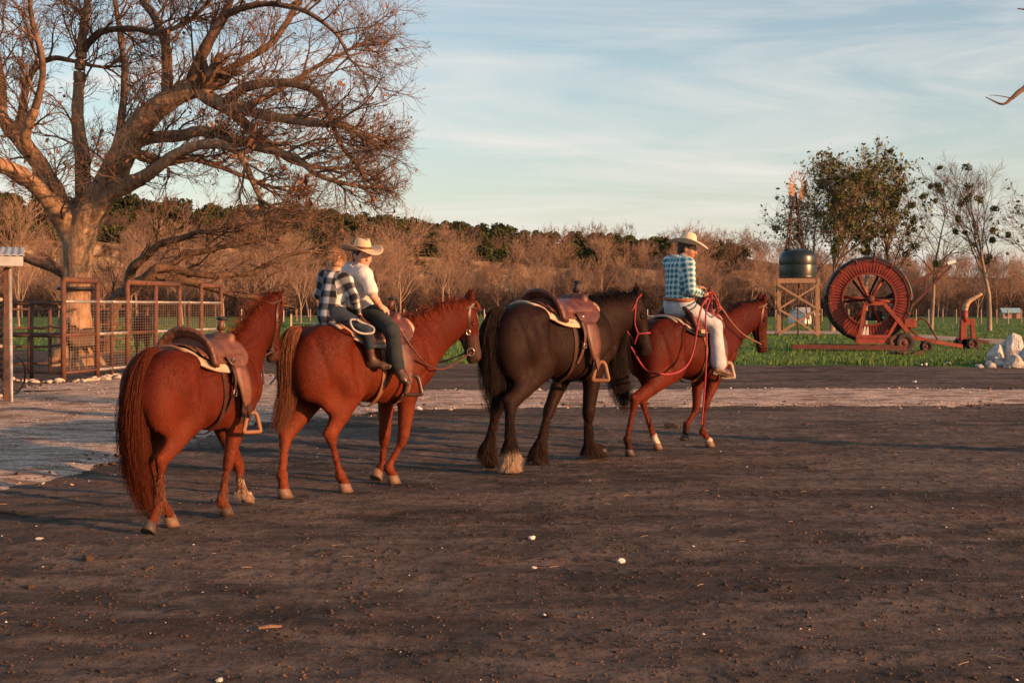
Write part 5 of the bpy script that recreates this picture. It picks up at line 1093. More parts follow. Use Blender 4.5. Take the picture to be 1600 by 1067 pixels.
# hanging lead of horse 1
b = HS1['H'](.82, -.17, .10); rope_thing('lead_rope', 'dark braided lead rope hanging from the bit of the rear chestnut horse', 'rope', F1, [b, F1.lat(411, 560, b[1]), F1.lat(411, 585, b[1]), F1.lat(412, 600, b[1])], .009, DARKROPE)
b = HS1['H'](.84, -.25, 0); rope_thing('loose_rein', 'loose blue grey rein end behind the rear chestnut horse', 'rope', F1, [HS1['H'](.82, -.17, -.10), F1.lat(436, 575, .35), F1.lat(430, 590, .40), F1.lat(422, 600, .42)], .008, GREYROPE)
# reins of horse 2
b = HS2['H'](.83, -.17, .11); rope_thing('rein', 'long brown rein looping from the bit of the blazed horse to the boy', 'rein', F2, [b, F2.lat(708, 570, -.16), F2.lat(688, 577, -.24), F2.lat(668, 570, -.28), F2.lat(645, 545, -.30), F2.lat(625, 515, -.26), F2.lat(611, 498, -.20), F2.lat(601, 487, -.12)], .008, LEATHR)
b = HS2['H'](.83, -.17, -.11); rope_thing('far_rein', 'dark far side rein hanging below the neck of the blazed horse', 'rein', F2, [b, F2.lat(700, 562, .12), F2.lat(680, 566, .2), F2.lat(655, 560, .25), F2.lat(640, 520, .24), F2.lat(606, 484, .05)], .009, LEATHD)
# ---------------------------------------------------------------- people
def skinmat(name, c, lip):
    m = M(name); n = m.noise(20, 4, .6); col = m.mix(m.attr('lip'), m.ramp(n, [(0.3, tuple(v * .9 for v in c)), (0.7, tuple(min(1, v * 1.08) for v in c))]), lip); col = m.mix(m.attr('brow'), col, (0.05, 0.03, 0.02))
    o = m.done(col, 0.5, m.bump(m.noise(120), .1, .002), spec=0.4); m.b.inputs['Subsurface Weight'].default_value = 0.08; m.b.inputs['Subsurface Radius'].default_value = (.02, .008, .005); m.b.inputs['Subsurface Scale'].default_value = .5; return o
SKINM = skinmat('tanned skin', (0.36, 0.17, 0.105), (0.30, 0.09, 0.07)); SKINB = skinmat('fair skin', (0.50, 0.28, 0.20), (0.42, 0.12, 0.10))
def stripes(m, sock, period, width, soft=.06):
    f = m.math('FRACT', m.math('MULTIPLY', sock, 1.0 / period)); d = m.math('ABSOLUTE', m.math('SUBTRACT', f, .5)); return m.ramp(d, [(max(0, width / 2 - soft), 1.0), (width / 2 + soft, 0.0)])
def plaid(name, base, c1, c2, dark, per, w1=.5, w2=.14, rough=.85, line=True):
    m = M(name); a = m.sepxyz(m.attr('pl', 'Vector')); u, v = a[0], a[1]
    s1 = stripes(m, u, per, w1); s2 = stripes(m, v, per, w1); both = m.math('MULTIPLY', s1, s2); one = m.math('MAXIMUM', s1, s2)
    c = m.mix(one, base, c1); c = m.mix(both, c, c2)
    if line:
        t1 = stripes(m, m.math('ADD', u, per * .5), per, w2, .03); t2 = stripes(m, m.math('ADD', v, per * .5), per, w2, .03); c = m.mix(m.math('MULTIPLY', m.math('MAXIMUM', t1, t2), .8), c, dark)
    return m.done(c, rough, m.bump(m.noise(25, 4, .6), .35, .01), spec=.2)
PLAIDB = plaid('black and white check', (0.62, 0.60, 0.58), (0.13, 0.135, 0.145), (0.012, 0.014, 0.020), (0, 0, 0), .108, .52, line=False)
PLAIDT = plaid('teal and white plaid', (0.30, 0.50, 0.54), (0.095, 0.26, 0.32), (0.035, 0.11, 0.16), (0.66, 0.68, 0.66), .060, .42, .13)
m = M('white patterned shirt'); a_ = m.attr('pl', 'Vector'); v_ = m.t.nodes.new('ShaderNodeTexVoronoi'); v_.inputs['Scale'].default_value = 48; m.L(a_, v_.inputs['Vector'])
WSHIRT = m.done(m.mix(m.ramp(v_.outputs['Distance'], [(0.18, 1.0), (0.3, 0.0)]), (0.62, 0.60, 0.58), (0.36, 0.40, 0.46)), .85, m.bump(m.noise(22, 4, .6), .4, .01), spec=.2)
JEANL = flatmat('light washed denim', (0.40, 0.43, 0.47), .9, .25, 9, .5, 140); JEAND = flatmat('dark green denim', (0.018, 0.027, 0.030), .9, .4, 9, .4, 140); JEANB = flatmat('navy denim', (0.016, 0.028, 0.048), .9, .4, 9, .4, 140)
STRAW = flatmat('woven straw', (0.56, 0.42, 0.27), .8, .18, 60, .6, 240); STRAWW = flatmat('pale straw', (0.62, 0.52, 0.40), .8, .15, 60, .6, 240); BAND = flatmat('hat band', (0.10, 0.045, 0.03), .6)
BOOT = flatmat('worn brown boot leather', (0.085, 0.046, 0.033), .5, .35, 16, .3, 60); SOLE = flatmat('boot sole', (0.10, 0.065, 0.045), .7); BELT = flatmat('tan belt', (0.25, 0.08, 0.03), .5)
HAIRB = flatmat('light brown hair', (0.36, 0.20, 0.105), .6, .4, 40, .8, 160, stretch=(1, 1, .25)); HAIRD = flatmat('dark brown hair', (0.028, 0.016, 0.011), .5, .4, 40, .8, 160)
EYEW = M('eye').done((0.26, 0.18, 0.15), .3)

def lerp(a, b, t): return a + (b - a) * t
def make_person(fr, label, J, k, skin, shirt, jeans, hairm, face_dir, up=(0, 0, 1), short=False, hat=None, hatm=None, hair=None, tuck=True, seed=0, vox=.0078, belt=None, pl_per=1.0, bootm=None):
    """J: joints in the horse's local frame; k: body scale against a 1.75 m man"""
    pel = J['pelvis']; off = A3(pel[0], pel[1], pel[2] - .13 * k); t = thing('person', label, 'person', tuple(fr.wld(off)), fr.rz)
    f = unit(face_dir); upv = unit(A3(*up) - (A3(*up) @ f) * f); rt = np.cross(f, upv)      # rt = person's right
    hs = .5 * k + .5 * min(1, k * 1.28); HS_ = hs
    hc = J['head']; sh = unit(J['rs'] - J['ls']); ch = (J['rs'] + J['ls']) / 2; neck0 = ch + A3(0, 0, .02 * k); mid = lerp(pel, ch, .45)
    sp = unit(ch - pel); fw = unit(np.cross(sp, sh)); fw = fw if fw[0] > 0 else -fw; hipl = unit(J.get('hipr', A3(0, -1, 0)))
    allp = np.array([v for q, v in J.items() if len(np.shape(v)) == 1 and len(v) == 3 and q != 'hipr']); lo = allp.min(0) - .22 * max(k, .8); hi = allp.max(0) + .24 * max(k, .8)
    def Hp(a, b, c): return hc + f * a * HS_ + upv * b * HS_ + rt * c * HS_
    RH = np.stack([f, upv, rt], 1)
    B = Field(lo, hi, vox)
    # head
    B.ell(Hp(-.008, .025, 0), A3(.098, .098, .078) * HS_, RH, k=.02); B.ell(Hp(.022, -.045, 0), A3(.070, .075, .060) * HS_, RH, k=.03); B.ell(Hp(.062, -.098, 0), A3(.025, .018, .026) * HS_, RH, k=.025)
    B.cone(Hp(.088, .012, 0), Hp(.108, -.030, 0), .010 * HS_, .014 * HS_, k=.014); B.ell(Hp(.100, -.034, 0), A3(.013, .010, .018) * HS_, RH, k=.008)
    B.cone(Hp(.085, .028, -.035), Hp(.085, .028, .035), .013 * HS_, .013 * HS_, k=.015)
    for s_ in (-1, 1): B.ell(Hp(.092, .008, s_ * .033), A3(.012, .014, .018) * HS_, RH, k=.008, sub=True); B.ell(Hp(-.005, -.008, s_ * .080), A3(.020, .033, .012) * HS_, RH, k=.008); B.ell(Hp(.055, -.028, s_ * .042), A3(.025, .025, .02) * HS_, RH, k=.025)
    B.ell(Hp(.088, -.062, 0), A3(.012, .008, .024) * HS_, RH, k=.008); B.ell(Hp(.085, -.073, 0), A3(.012, .007, .020) * HS_, RH, k=.008)
    B.cone(neck0 - sp * .02 * k, Hp(-.015, -.07, 0), .062 * k, .054 * k, k=.03)
    tw = J.get('tw', 1.0)
    for X, g_ in ((B, 0.0),):
        X.cone(pel, mid, .125 * k, .112 * k, sh, 1.22, 1.2, k=.05); X.cone(mid, ch - sp * .07 * k, .112 * k, .125 * k, sh, 1.2, 1.3, k=.05); X.cone(lerp(ch, J['ls'], .75), lerp(ch, J['rs'], .75), .062 * k, .062 * k, k=.06)
    hp = {}
    for s_, q in ((1, 'r'), (-1, 'l')):
        hj = pel + hipl * s_ * .095 * k - A3(0, 0, .01 * k); hp[q] = hj; kn, an, to = J[q + 'k'], J[q + 'a'], J[q + 't']
        B.cone(hj, kn, .080 * k, .050 * k, k=.03); B.cone(kn, an, .052 * k, .034 * k, k=.02); B.ell(lerp(kn, an, .3) , A3(1, 1, 1) * .052 * k, k=.03); fo = A3(0, 0, -1) * .04 * k; B.cone(an, lerp(an, to, .35) + fo * .6, .030 * k, .022 * k, k=.02); B.cone(lerp(an, to, .3) + fo * .6, lerp(an, to, .8) + fo, .022 * k, .014 * k, k=.01)
        s0, el, wr = J[q + 's'], J[q + 'e'], J[q + 'w']
        B.cone(s0, el, .048 * k, .036 * k, k=.03); B.cone(el, lerp(el, wr, .35), .036 * k, .037 * k, k=.02); B.cone(lerp(el, wr, .35), wr, .037 * k, .024 * k, (0, 0, 1), 1, 1.2, k=.02)
        # hand: palm, four curled fingers, thumb from the side of the palm
        hd = unit(J[q + 'h'] - wr); pn = unit(J.get(q + 'palm', A3(0, 0, -1)) - (J.get(q + 'palm', A3(0, 0, -1)) @ hd) * hd); ac = np.cross(hd, pn); kk = max(k, .72)
        if (ac @ A3(0, 0, 1)) < 0 and abs(pn[2]) < .7: ac = -ac
        pc_ = wr + hd * .048 * kk; Rh = np.stack([hd, ac, pn], 1); B.ell(pc_, A3(.050, .040, .016) * kk, Rh, k=.014); B.cone(wr, pc_, .023 * kk, .024 * kk, ac, 1.3, k=.015)
        for i_, (o_, ln) in enumerate(((-.030, .062), (-.010, .072), (.010, .068), (.029, .055))):
            r0 = wr + hd * .085 * kk + ac * o_ * kk; cu = J.get(q + 'curl', .9); p1 = r0 + unit(hd * math.cos(cu * .7) + pn * math.sin(cu * .7)) * ln * .48 * kk; p2 = p1 + unit(hd * math.cos(cu * 1.9) + pn * math.sin(cu * 1.9)) * ln * .34 * kk; p3 = p2 + unit(hd * math.cos(cu * 2.9) + pn * math.sin(cu * 2.9)) * ln * .24 * kk
            B.cone(r0 - hd * .02 * kk, p1, .0098 * kk, .0088 * kk, k=.004); B.cone(p1, p2, .0088 * kk, .0080 * kk, k=.003); B.cone(p2, p3, .0080 * kk, .0070 * kk, k=.003)
        th0 = wr + hd * .028 * kk - ac * .030 * kk; th1 = th0 + unit(hd * .6 - ac * .6 + pn * .5) * .038 * kk; th2 = th1 + unit(hd * .8 + pn * .7) * .030 * kk; B.cone(th0, th1, .0135 * kk, .0105 * kk, k=.008); B.cone(th1, th2, .0105 * kk, .0085 * kk, k=.004)
    V, Q = B.surface(1); rel = (V - hc) / HS_; a_, b_, c_ = rel @ f, rel @ upv, rel @ rt
    lip = ((a_ > .06) & (np.abs(b_ + .067) < .011) & (np.abs(c_) < .024)).astype(float) * .8; brow = ((a_ > .06) & (np.abs(b_ - .030 + .3 * np.abs(np.abs(c_) - .03)) < .006) & (np.abs(np.abs(c_) - .032) < .018)).astype(float) * .8
    link('body', to_mesh('body', V - off, Q, True, {'lip': lip, 'brow': brow * 0}), skin, t)
    for s_ in (-1, 1): mb = MB(); q_ = np.linspace(-math.pi / 2, math.pi / 2, 7); mb.lathe([(math.cos(x) * .0105 * HS_, math.sin(x) * .0105 * HS_) for x in q_], Hp(.0815, .008, s_ * .032), 10); mb.build('eye', EYEW, t, True, off)
    # shirt
    C = Field(lo, hi, vox * 1.1); e = .014
    btm = pel + sp * (.085 if tuck else -.03) * k
    C.cone(btm, mid, .130 * k * tw + e, .122 * k * tw + e, sh, 1.18, 1.22, k=.05); C.cone(mid, ch - sp * .07 * k, .122 * k * tw + e, .130 * k + e, sh, 1.22, 1.32, k=.05); C.cone(lerp(ch, J['ls'], .80), lerp(ch, J['rs'], .80), .064 * k + e, .064 * k + e, k=.06)
    C.cone(lerp(neck0, J['ls'], .35) + A3(0, 0, .01), lerp(neck0, J['rs'], .35) + A3(0, 0, .01), .05 * k, .05 * k, k=.05)
    if not short and not tuck: C.cone(btm - sp * .02 * k, btm + sp * .03, .135 * k + e, .14 * k + e, sh, 1.2, k=.03)
    for q in 'rl':
        s0, el, wr = J[q + 's'], J[q + 'e'], J[q + 'w']; C.cone(s0, lerp(s0, el, .72 if short else 1), .056 * k + e, (.056 if short else .042) * k + e, k=.045)
        if not short: C.cone(el, lerp(el, wr, .93), .042 * k + e, .030 * k + e * .8, k=.03)
    C.cone(neck0 + sp * .025 * k, neck0 + sp * .055 * k + f * .005, .066 * k, .062 * k, k=.012)
    C.cone(neck0 + sp * .04 * k, neck0 + sp * .16 * k, .048 * k, .048 * k, k=.006, sub=True)
    if tuck is False:
        # loose hem: open below
        pass
    C.noise(.008, seed, 9, 3, (1, 1, .6)); C.noise(.004, seed + 4, 26, 2, (1, 1, .5)); V, Q = C.surface(2)
    rel = V - pel; vv = rel @ sp; x_, y_ = rel @ sh, rel @ fw; uu = np.arctan2(x_, -y_) * .145 * k; dts = segdist(V, pel, ch)[0] / (1.35 * k)
    for q in 'rl':
        s0, el, wr = J[q + 's'], J[q + 'e'], J[q + 'w']
        for A_, B_, o_ in ((lerp(s0, el, .22), el, 0.0), (el, wr, np.linalg.norm(el - s0) * .78)):
            d_, tt = segdist(V, A_, B_); ax = unit(B_ - A_); p_ = unit(np.cross(ax, fw)); q2 = np.cross(ax, p_); r_ = V - A_; ang = np.arctan2(r_ @ q2, r_ @ p_); mk = d_ < dts * .92; uu = np.where(mk, ang * .055 * k, uu); vv = np.where(mk, o_ + r_ @ ax, vv); dts = np.where(mk, d_, dts)
    link('shirt', to_mesh('shirt', V - off, Q, True, {'pl': np.stack([uu + .01, vv + .01, 0 * uu], 1) * pl_per}), shirt, t)
    mb = MB(); q_ = np.linspace(0, 2 * np.pi, 20, endpoint=False); cc = neck0 + sp * .045 * k; P = np.array([cc + (sh * math.cos(x) * 1.02 + fw * math.sin(x) * .95) * .070 * k + sp * (-.020 * math.sin(x)) * k for x in q_]); mb.tube(P, .013 * k, 6, True, 1.0); mb.build('collar', shirt, t, True, off)
    # jeans
    D = Field(lo, hi, vox * 1.1); D.cone(pel + sp * (.065 if tuck else .02) * k, pel - sp * .04 * k, .128 * k + .012, .125 * k + .01, hipl, 1.2, k=.04)
    for q in 'rl':
        kn, an = J[q + 'k'], J[q + 'a']; D.cone(hp[q], kn, .092 * k + .012, .064 * k + .010, k=.05); D.cone(kn, lerp(kn, an, J.get('pant', .93)), .062 * k + .012, (J.get('hem', .055)) * k + .012, k=.03)
    D.noise(.006, seed + 7, 12, 3); D.noise(.004, seed + 8, 30, 2); V, Q = D.surface(2); link('jeans', to_mesh('jeans', V - off, Q), jeans, t)
    if belt: mb = MB(); cc = pel + sp * .078 * k; P = np.array([cc + (sh * math.cos(x) * 1.19 + fw * math.sin(x)) * (.142 * k + .012) for x in q_]); mb.tube(P, .020 * k, 6, True, .5); mb.build('belt', belt, t, True, off)
    # boots
    for q in 'rl':
        kn, an, to = J[q + 'k'], J[q + 'a'], J[q + 't']; fd = unit(to - an); dn = unit((an - kn)); so = unit(dn - (dn @ fd) * fd); hl = an + so * .055 * k - fd * .03 * k; L = np.linalg.norm(to - an)
        E = Field(np.minimum(np.minimum(kn, an), to) - .2, np.maximum(np.maximum(kn, an), to) + .2, vox); bh = J.get('boot', .35)
        E.cone(lerp(an, kn, bh), an + so * .01, .060 * k, .046 * k, k=.03); E.cone(an + so * .02 * k, hl, .042 * k, .036 * k, k=.02); ball = lerp(an, to, .62) + so * .050 * k; toe = to + so * .045 * k
        E.cone(hl, ball, .040 * k, .040 * k, np.cross(fd, so), 1.1, 1.25, k=.03); E.cone(an + fd * .02 * k, ball, .040 * k, .030 * k, k=.03); E.cone(ball, toe, .040 * k, .024 * k, np.cross(fd, so), 1.2, 1.1, k=.02)
        V, Q = E.surface(1); link('boot', to_mesh('boot', V - off, Q), bootm or BOOT, t)
        mb = MB(); sd = np.cross(fd, so); mb.ribbon([hl + so * .034 * k - fd * .035 * k, hl + so * .034 * k + fd * .03 * k, lerp(hl, ball, .6) + so * .033 * k, ball + so * .036 * k, toe + so * .02 * k + fd * .01 * k], np.array([.06, .06, .05, .082, .03]) * k, .010 * k, sd); mb.box(hl + so * .048 * k - fd * .008 * k, (.055 * k, .055 * k, .026 * k), np.stack([fd, sd, so], 1)); mb.build('sole', SOLE, t, False, off)
    # hair
    G = Field(hc - .2 * HS_, hc + .22 * HS_, .006); G.ell(Hp(-.014, .030, 0), A3(.106, .104, .088) * HS_, RH, k=.02); G.ell(Hp(-.045, -.035, 0), A3(.060, .06, .066) * HS_, RH, k=.02)
    G.ell(Hp(.120, -.045, 0), A3(.118, .120, .13) * HS_, RH, k=.012, sub=True); G.ell(Hp(0, -.115, 0), A3(.14, .055, .14) * HS_, RH, k=.012, sub=True)
    for s_ in (-1, 1): G.ell(Hp(.0, -.015, s_ * .09), A3(.026, .034, .03) * HS_, RH, k=.006, sub=True)
    G.noise(.004, seed, 40, 2, (1, 1, .4)); V, Q = G.surface(1); link('hair', to_mesh('hair', V - off, Q), hairm, t)
    if hair:
        rs_ = np.random.RandomState(seed); n = 900; d = rs_.normal(size=(n, 3)); d[:, 1] = np.abs(d[:, 1]) * 1.0 - .35; d /= np.linalg.norm(d, axis=1, keepdims=True); d = d[(d[:, 0] < .35) | (d[:, 1] > .45)]; n = len(d)
        P = np.zeros((n, 5, 3)); c0 = d * A3(.104, .102, .086) + A3(-.014, .03, 0); P[:, 0] = c0; fl = d * .4 + A3(-.1, -.55, 0); 
        crown = A3(-.05, .12, 0); fl = unit_rows((c0 - crown)) * .8 + d * .25 + rs_.normal(0, .12, (n, 3))
        for i in range(1, 5): P[:, i] = P[:, i - 1] + fl * .011
        W_ = hc + HS_ * (P @ RH.T); V_, Q_ = tube_batch(W_, np.full((n, 5), .0018) * np.linspace(1, .3, 5), 3); link('hair_strands', to_mesh('hair_strands', V_ - off, Q_), hairm, t, kind='stuff')
    if hat:
        tl, yaw, Rb, curl, dip, ch_ = hat; fx = unit(f * A3(1, 1, 1) - (f @ A3(0, 0, 1)) * A3(0, 0, 1) * .55); up2 = unit(upv + fx * tl); fx = unit(fx - (fx @ up2) * up2); lt = np.cross(up2, fx); R_ = np.stack([fx, lt, up2], 1); c_ = hc + upv * .060 * HS_ - f * .01 * HS_
        hcv = ch_ * HS_
        def shape(V_):
            V_ = V_.copy(); r_ = np.hypot(V_[:, 0], V_[:, 1]); br = np.clip((r_ - .088 * HS_) / (Rb * HS_), 0, 1.2); an_ = np.arctan2(V_[:, 1], V_[:, 0]); V_[:, 2] += (curl * np.sin(an_) ** 2 * br ** 1.5 - dip * np.cos(an_) ** 2 * br ** 1.3) * HS_ * (V_[:, 2] < .03 * HS_)
            V_[:, 0] *= 1.14; V_[:, 1] *= np.where(br > 0, 1 - .10 * br, .96)
            topm = V_[:, 2] > hcv * .55; V_[:, 2] -= topm * .026 * HS_ * np.exp(-(V_[:, 1] / (.030 * HS_)) ** 2) * (V_[:, 2] / hcv) ** 2; V_[:, 2] -= topm * .014 * HS_ * np.clip(-V_[:, 0] / (.08 * HS_), 0, 1)
            V_[:, 1] *= np.where(topm & (V_[:, 0] > 0), 1 - .25 * np.clip(V_[:, 0] / (.09 * HS_), 0, 1), 1); return V_
        prof = [(.0001, hcv)] + [(q * HS_, hcv * z) for q, z in ((.03, .995), (.055, .97), (.068, .92), (.075, .8), (.080, .55), (.084, .28), (.088, .06))] + [((.088 + (Rb) * q) * HS_, -.0 * q) for q in (.12, .3, .5, .7, .85, 1.0)]
        p2 = [(a, b - .006 * HS_) for a, b in prof[::-1]]; mb = MB(); mb.lathe(prof + [((.088 + Rb) * HS_ + .003, -.003)] + p2, c_, 48, R_, shape); mb.build('hat', hatm, t, True, off)
        mb = MB(); mb.lathe([(.0905 * HS_, .008 * HS_), (.089 * HS_, .030 * HS_)], c_, 40, R_, lambda V_: V_ * A3(1.14, .97, 1)); mb.build('hat_band', BAND, t, True, off)
    return t
def unit_rows(X): return X / (np.linalg.norm(X, axis=1, keepdims=True) + 1e-9)
def reach(fr, par, px, py, L, near=True):
    """point on the line of sight at distance L from the parent joint (falls back to the closest direction)"""
    r = A3((px - CX) / F, 1.0, -(py - CY) / F); d = unit(A3(r @ fr.u, r @ fr.l, r[2])); o = fr.C - par; b = o @ d; c = o @ o - L * L; q = b * b - c
    if q < 0: p = fr.C + d * (-b) ; print('REACH short', px, py, round(float(np.linalg.norm(p - par)), 2), '>', L); return p
    t_ = -b - math.sqrt(q) if near else -b + math.sqrt(q); return fr.C + d * t_
def w2l(fr, v): v = A3(*v); return A3(v @ fr.u, v @ fr.l, v[2])

# the man on the bay horse
fr = F4; k = .98; J = {}
J['pelvis'] = fr.lat(1061, 478, 0); J['ls'] = fr.lat(1045, 410, .17); J['rs'] = fr.lat(1076, 413, -.17); J['head'] = fr.lat(1074, 389, -.03)
J['re'] = reach(fr, J['rs'], 1079, 453, .29, True); J['rw'] = reach(fr, J['re'], 1097, 460, .235, False); J['rh'] = J['rw'] + w2l(fr, (.95, .1, .15)); J['rpalm'] = w2l(fr, (.0, .9, -.3)); J['rcurl'] = 1.05
J['le'] = fr.lat(1066, 452, .20); J['lw'] = reach(fr, J['le'], 1088, 450, .22, False) if 0 else fr.lat(1087, 450, .05); J['lh'] = J['lw'] + w2l(fr, (.9, .0, .1)); J['lpalm'] = w2l(fr, (0.1, .2, -1)); J['lcurl'] = .9
hr = J['pelvis'] + A3(0, -.10, 0); J['rk'] = fr.lat(1118, 509, -.30); J['ra'] = fr.lat(1123, 572, -.36); J['rt'] = J['ra'] + w2l(fr, (.155, .06, -.055))
for a in 'kat': J['l' + a] = J['r' + a] * A3(1, -1, 1)
J['hem'] = .072; J['boot'] = .25
MAN = J; print('MAN', {q: v.round(2).tolist() for q, v in J.items() if np.ndim(v) == 1})
make_person(fr, 'man in a pale cowboy hat, teal plaid shirt and light jeans holding the red rope', J, k, SKINM, PLAIDT, JEANL, HAIRD, w2l(fr, (.93, -.30, -.22)), hat=(-.05, 0, .115, .055, .022, .13), hatm=STRAWW, seed=3, belt=BELT, bootm=BOOT)
# boy in the hat
fr = F2; k = .80; J = {}
J['pelvis'] = fr.lat(571, 486, -.01) ; J['pelvis'][2] = max(J['pelvis'][2], 1.46); J['ls'] = fr.lat(545, 423, .13); J['rs'] = fr.lat(571, 430, -.14); J['head'] = fr.lat(566, 400, -.02)
J['re'] = reach(fr, J['rs'], 583, 463, .225, True); J['rw'] = reach(fr, J['re'], 596, 480, .17, False); J['rh'] = J['rw'] + w2l(fr, (.8, .5, -.45)); J['rpalm'] = w2l(fr, (0, .6, -.8)); J['rcurl'] = .95
J['le'] = J['ls'] + A3(.10, .04, -.18); J['lw'] = J['rw'] + A3(-.02, .09, .0); J['lh'] = J['lw'] + A3(.1, -.03, -.03); J['lcurl'] = .95
hr = J['pelvis'] + A3(0, -.08, 0); J['rk'] = reach(fr, hr, 612, 517, .35, True); J['ra'] = reach(fr, J['rk'], 617, 573, .33, False); J['ra'][1] = min(J['ra'][1], J['rk'][1] + .04); J['rt'] = J['ra'] + w2l(fr, (.10, -.09, -.105))
for a in 'kat': J['l' + a] = J['r' + a] * A3(1, -1, 1)
J['hem'] = .068; J['boot'] = .2; BOY = J; print('BOY', {q: v.round(2).tolist() for q, v in J.items() if np.ndim(v) == 1})
make_person(fr, 'boy in a straw hat and white short sleeved shirt sitting in front', J, k, SKINB, WSHIRT, JEAND, HAIRD, w2l(fr, (.62, -.76, -.12)), short=True, hat=(-.02, 0, .115, .050, .030, .115), hatm=STRAW, seed=5, tuck=False)
# small boy behind him
k = .66; J = {}
J['pelvis'] = fr.lat(519, 489, 0); J['pelvis'][2] = max(J['pelvis'][2], 1.44 * .965 + .10); J['ls'] = fr.lat(507, 433, .10); J['rs'] = fr.lat(541, 437, -.11); J['head'] = fr.lat(523, 409, 0)
J['re'] = reach(fr, J['rs'], 553, 466, .185, True); J['rw'] = reach(fr, J['re'], 559, 489, .15, False); J['rh'] = J['rw'] + w2l(fr, (.35, .2, -.8)); J['rpalm'] = w2l(fr, (.5, .8, 0)); J['rcurl'] = .6
J['le'] = fr.lat(499, 460, .14); J['lw'] = J['le'] + A3(.13, -.02, -.06); J['lh'] = J['lw'] + A3(.1, -.03, 0)
hr = J['pelvis'] + A3(0, -.06, 0); J['rk'] = reach(fr, hr, 573, 517, .30, True); J['ra'] = reach(fr, J['rk'], 581, 563, .26, False); J['ra'][1] = min(J['ra'][1], J['rk'][1] + .03); J['rt'] = J['ra'] + w2l(fr, (.155, -.03, -.02))
for a in 'kat': J['l' + a] = J['r' + a] * A3(1, -1, 1)
J['hem'] = .046; J['boot'] = .62; J['pant'] = .5; KID = J; print('KID', {q: v.round(2).tolist() for q, v in J.items() if np.ndim(v) == 1})
make_person(fr, 'small bareheaded boy in a black and white checked shirt facing away', J, k, SKINB, PLAIDB, JEANB, HAIRB, w2l(fr, (-.75, .62, -.15)), hair=True, seed=8, tuck=False)
# ropes held by the riders
fr = F4; h = lerp(MAN['rw'], MAN['rh'], .1); hb = HS3['H'](.80, -.34, 0); hb4 = fr.loc(HS3['fr'].wld(hb))
P0 = [hb4, fr.lat(1008, 577, hb4[1] * .8 - .1), fr.lat(1030, 584, -.45), fr.lat(1055, 583, -.45), fr.lat(1074, 570, -.42), fr.lat(1084, 545, -.42), fr.lat(1090, 510, -.42), fr.lat(1097, 478, -.38), h + A3(0, 0, -.02), h + A3(.03, 0, .02)]
rope_thing('lead_rope', 'red lead rope sagging from the black horse up to the man', 'rope', fr, P0, .011, REDROPE)
rope_thing('hanging_rope', 'red rope end hanging straight down from the hand of the man', 'rope', fr, [h + A3(.02, -.01, .0), fr.lat(1103, 490, -.42), fr.lat(1104, 530, -.48), fr.lat(1103, 575, -.48), fr.lat(1100, 620, -.46), fr.lat(1096, 664, -.44)], .010, REDROPE)
c1 = fr.lat(1110, 454, -.30); rope_thing('rope_coil', 'red coil of rope looped over the hand of the man', 'rope', fr, [h + A3(0, 0, .02), fr.lat(1110, 453, -.36), fr.lat(1117, 462, -.36), fr.lat(1121, 480, -.36), fr.lat(1121, 492, -.36), fr.lat(1116, 493, -.35), fr.lat(1112, 482, -.33), fr.lat(1112, 465, -.30), fr.lat(1107, 456, -.26), h + A3(0, .02, .03), fr.lat(1113, 456, -.34), fr.lat(1121, 470, -.40), fr.lat(1126, 484, -.40), fr.lat(1122, 478, -.40)], .010, REDROPE)
bt = HS4['H'](.83, -.17, .11); rope_thing('rein', 'tan rein running from the bay horse mouth to the hand of the man', 'rein', fr, [bt, fr.lat(1170, 528, -.2), fr.lat(1155, 517, -.22), fr.lat(1140, 500, -.24), fr.lat(1125, 478, -.2), lerp(MAN['lw'], MAN['lh'], .09)], .009, LEATHT)
fr = F2; hw = lerp(KID['rw'], KID['rh'], .08); P0 = [hw, fr.lat(548, 500, -.30), fr.lat(552, 514, -.34), fr.lat(566, 521, -.36), fr.lat(582, 520, -.36), fr.lat(583, 512, -.33), fr.lat(570, 506, -.28), fr.lat(558, 500, -.26), hw + A3(.02, 0, 0)]
rope_thing('rope_loop', 'stiff grey rope loop hanging at the small boy knee', 'rope', fr, P0, .010, GREYROPE)
# ---------------------------------------------------------------- pen, shed, tank, mill, reel
RUST = flatmat('rusty pipe', (0.11, 0.048, 0.032), .75, .4, 8, .4, 60); RUSTD = flatmat('dark rusty pipe', (0.085, 0.042, 0.03), .8, .4, 8, .4, 60); GALV = flatmat('weathered galvanised pipe', (0.33, 0.31, 0.30), .55, .25, 10, .3, 60, metal=.4)
REDP = flatmat('faded red paint', (0.185, 0.026, 0.015), .6, .35, 5, .3, 50); REDD = flatmat('dull red paint', (0.075, 0.018, 0.014), .7, .45, 5, .3, 50); HOSE = flatmat('black hose', (0.014, 0.015, 0.017), .5, .3, 6, .3); TYRE = flatmat('tyre rubber', (0.02, 0.02, 0.022), .85, .3, 20, .4)
WOOD = flatmat('weathered lumber', (0.36, 0.215, 0.13), .85, .3, 4, .4, 40, stretch=(6, 6, 1)); TANKM = flatmat('dark green plastic tank', (0.009, 0.014, 0.014), .32, .2, 3, .05, spec=.5); TIN = flatmat('pale tin', (0.34, 0.36, 0.37), .5, .2, 3, .2, 20); WHITEP = flatmat('white paint', (0.66, 0.65, 0.62), .7, .1, 5, .1)
WIRE = flatmat('weathered wire', (0.24, 0.17, 0.13), .7, .3, 5)
lin = lambda a, b, n: [a + (b - a) * t for t in np.linspace(0, 1, n)]
A = at(99, 480, 26.5) * A3(1, 1, 0); Bp = at(345, 480, 34.8) * A3(1, 1, 0); ab = Bp - A
def on_fence(px):
    k = (px - CX) / F; t = (k * A[1] - A[0]) / (ab[0] - k * ab[1]); return A + ab * t
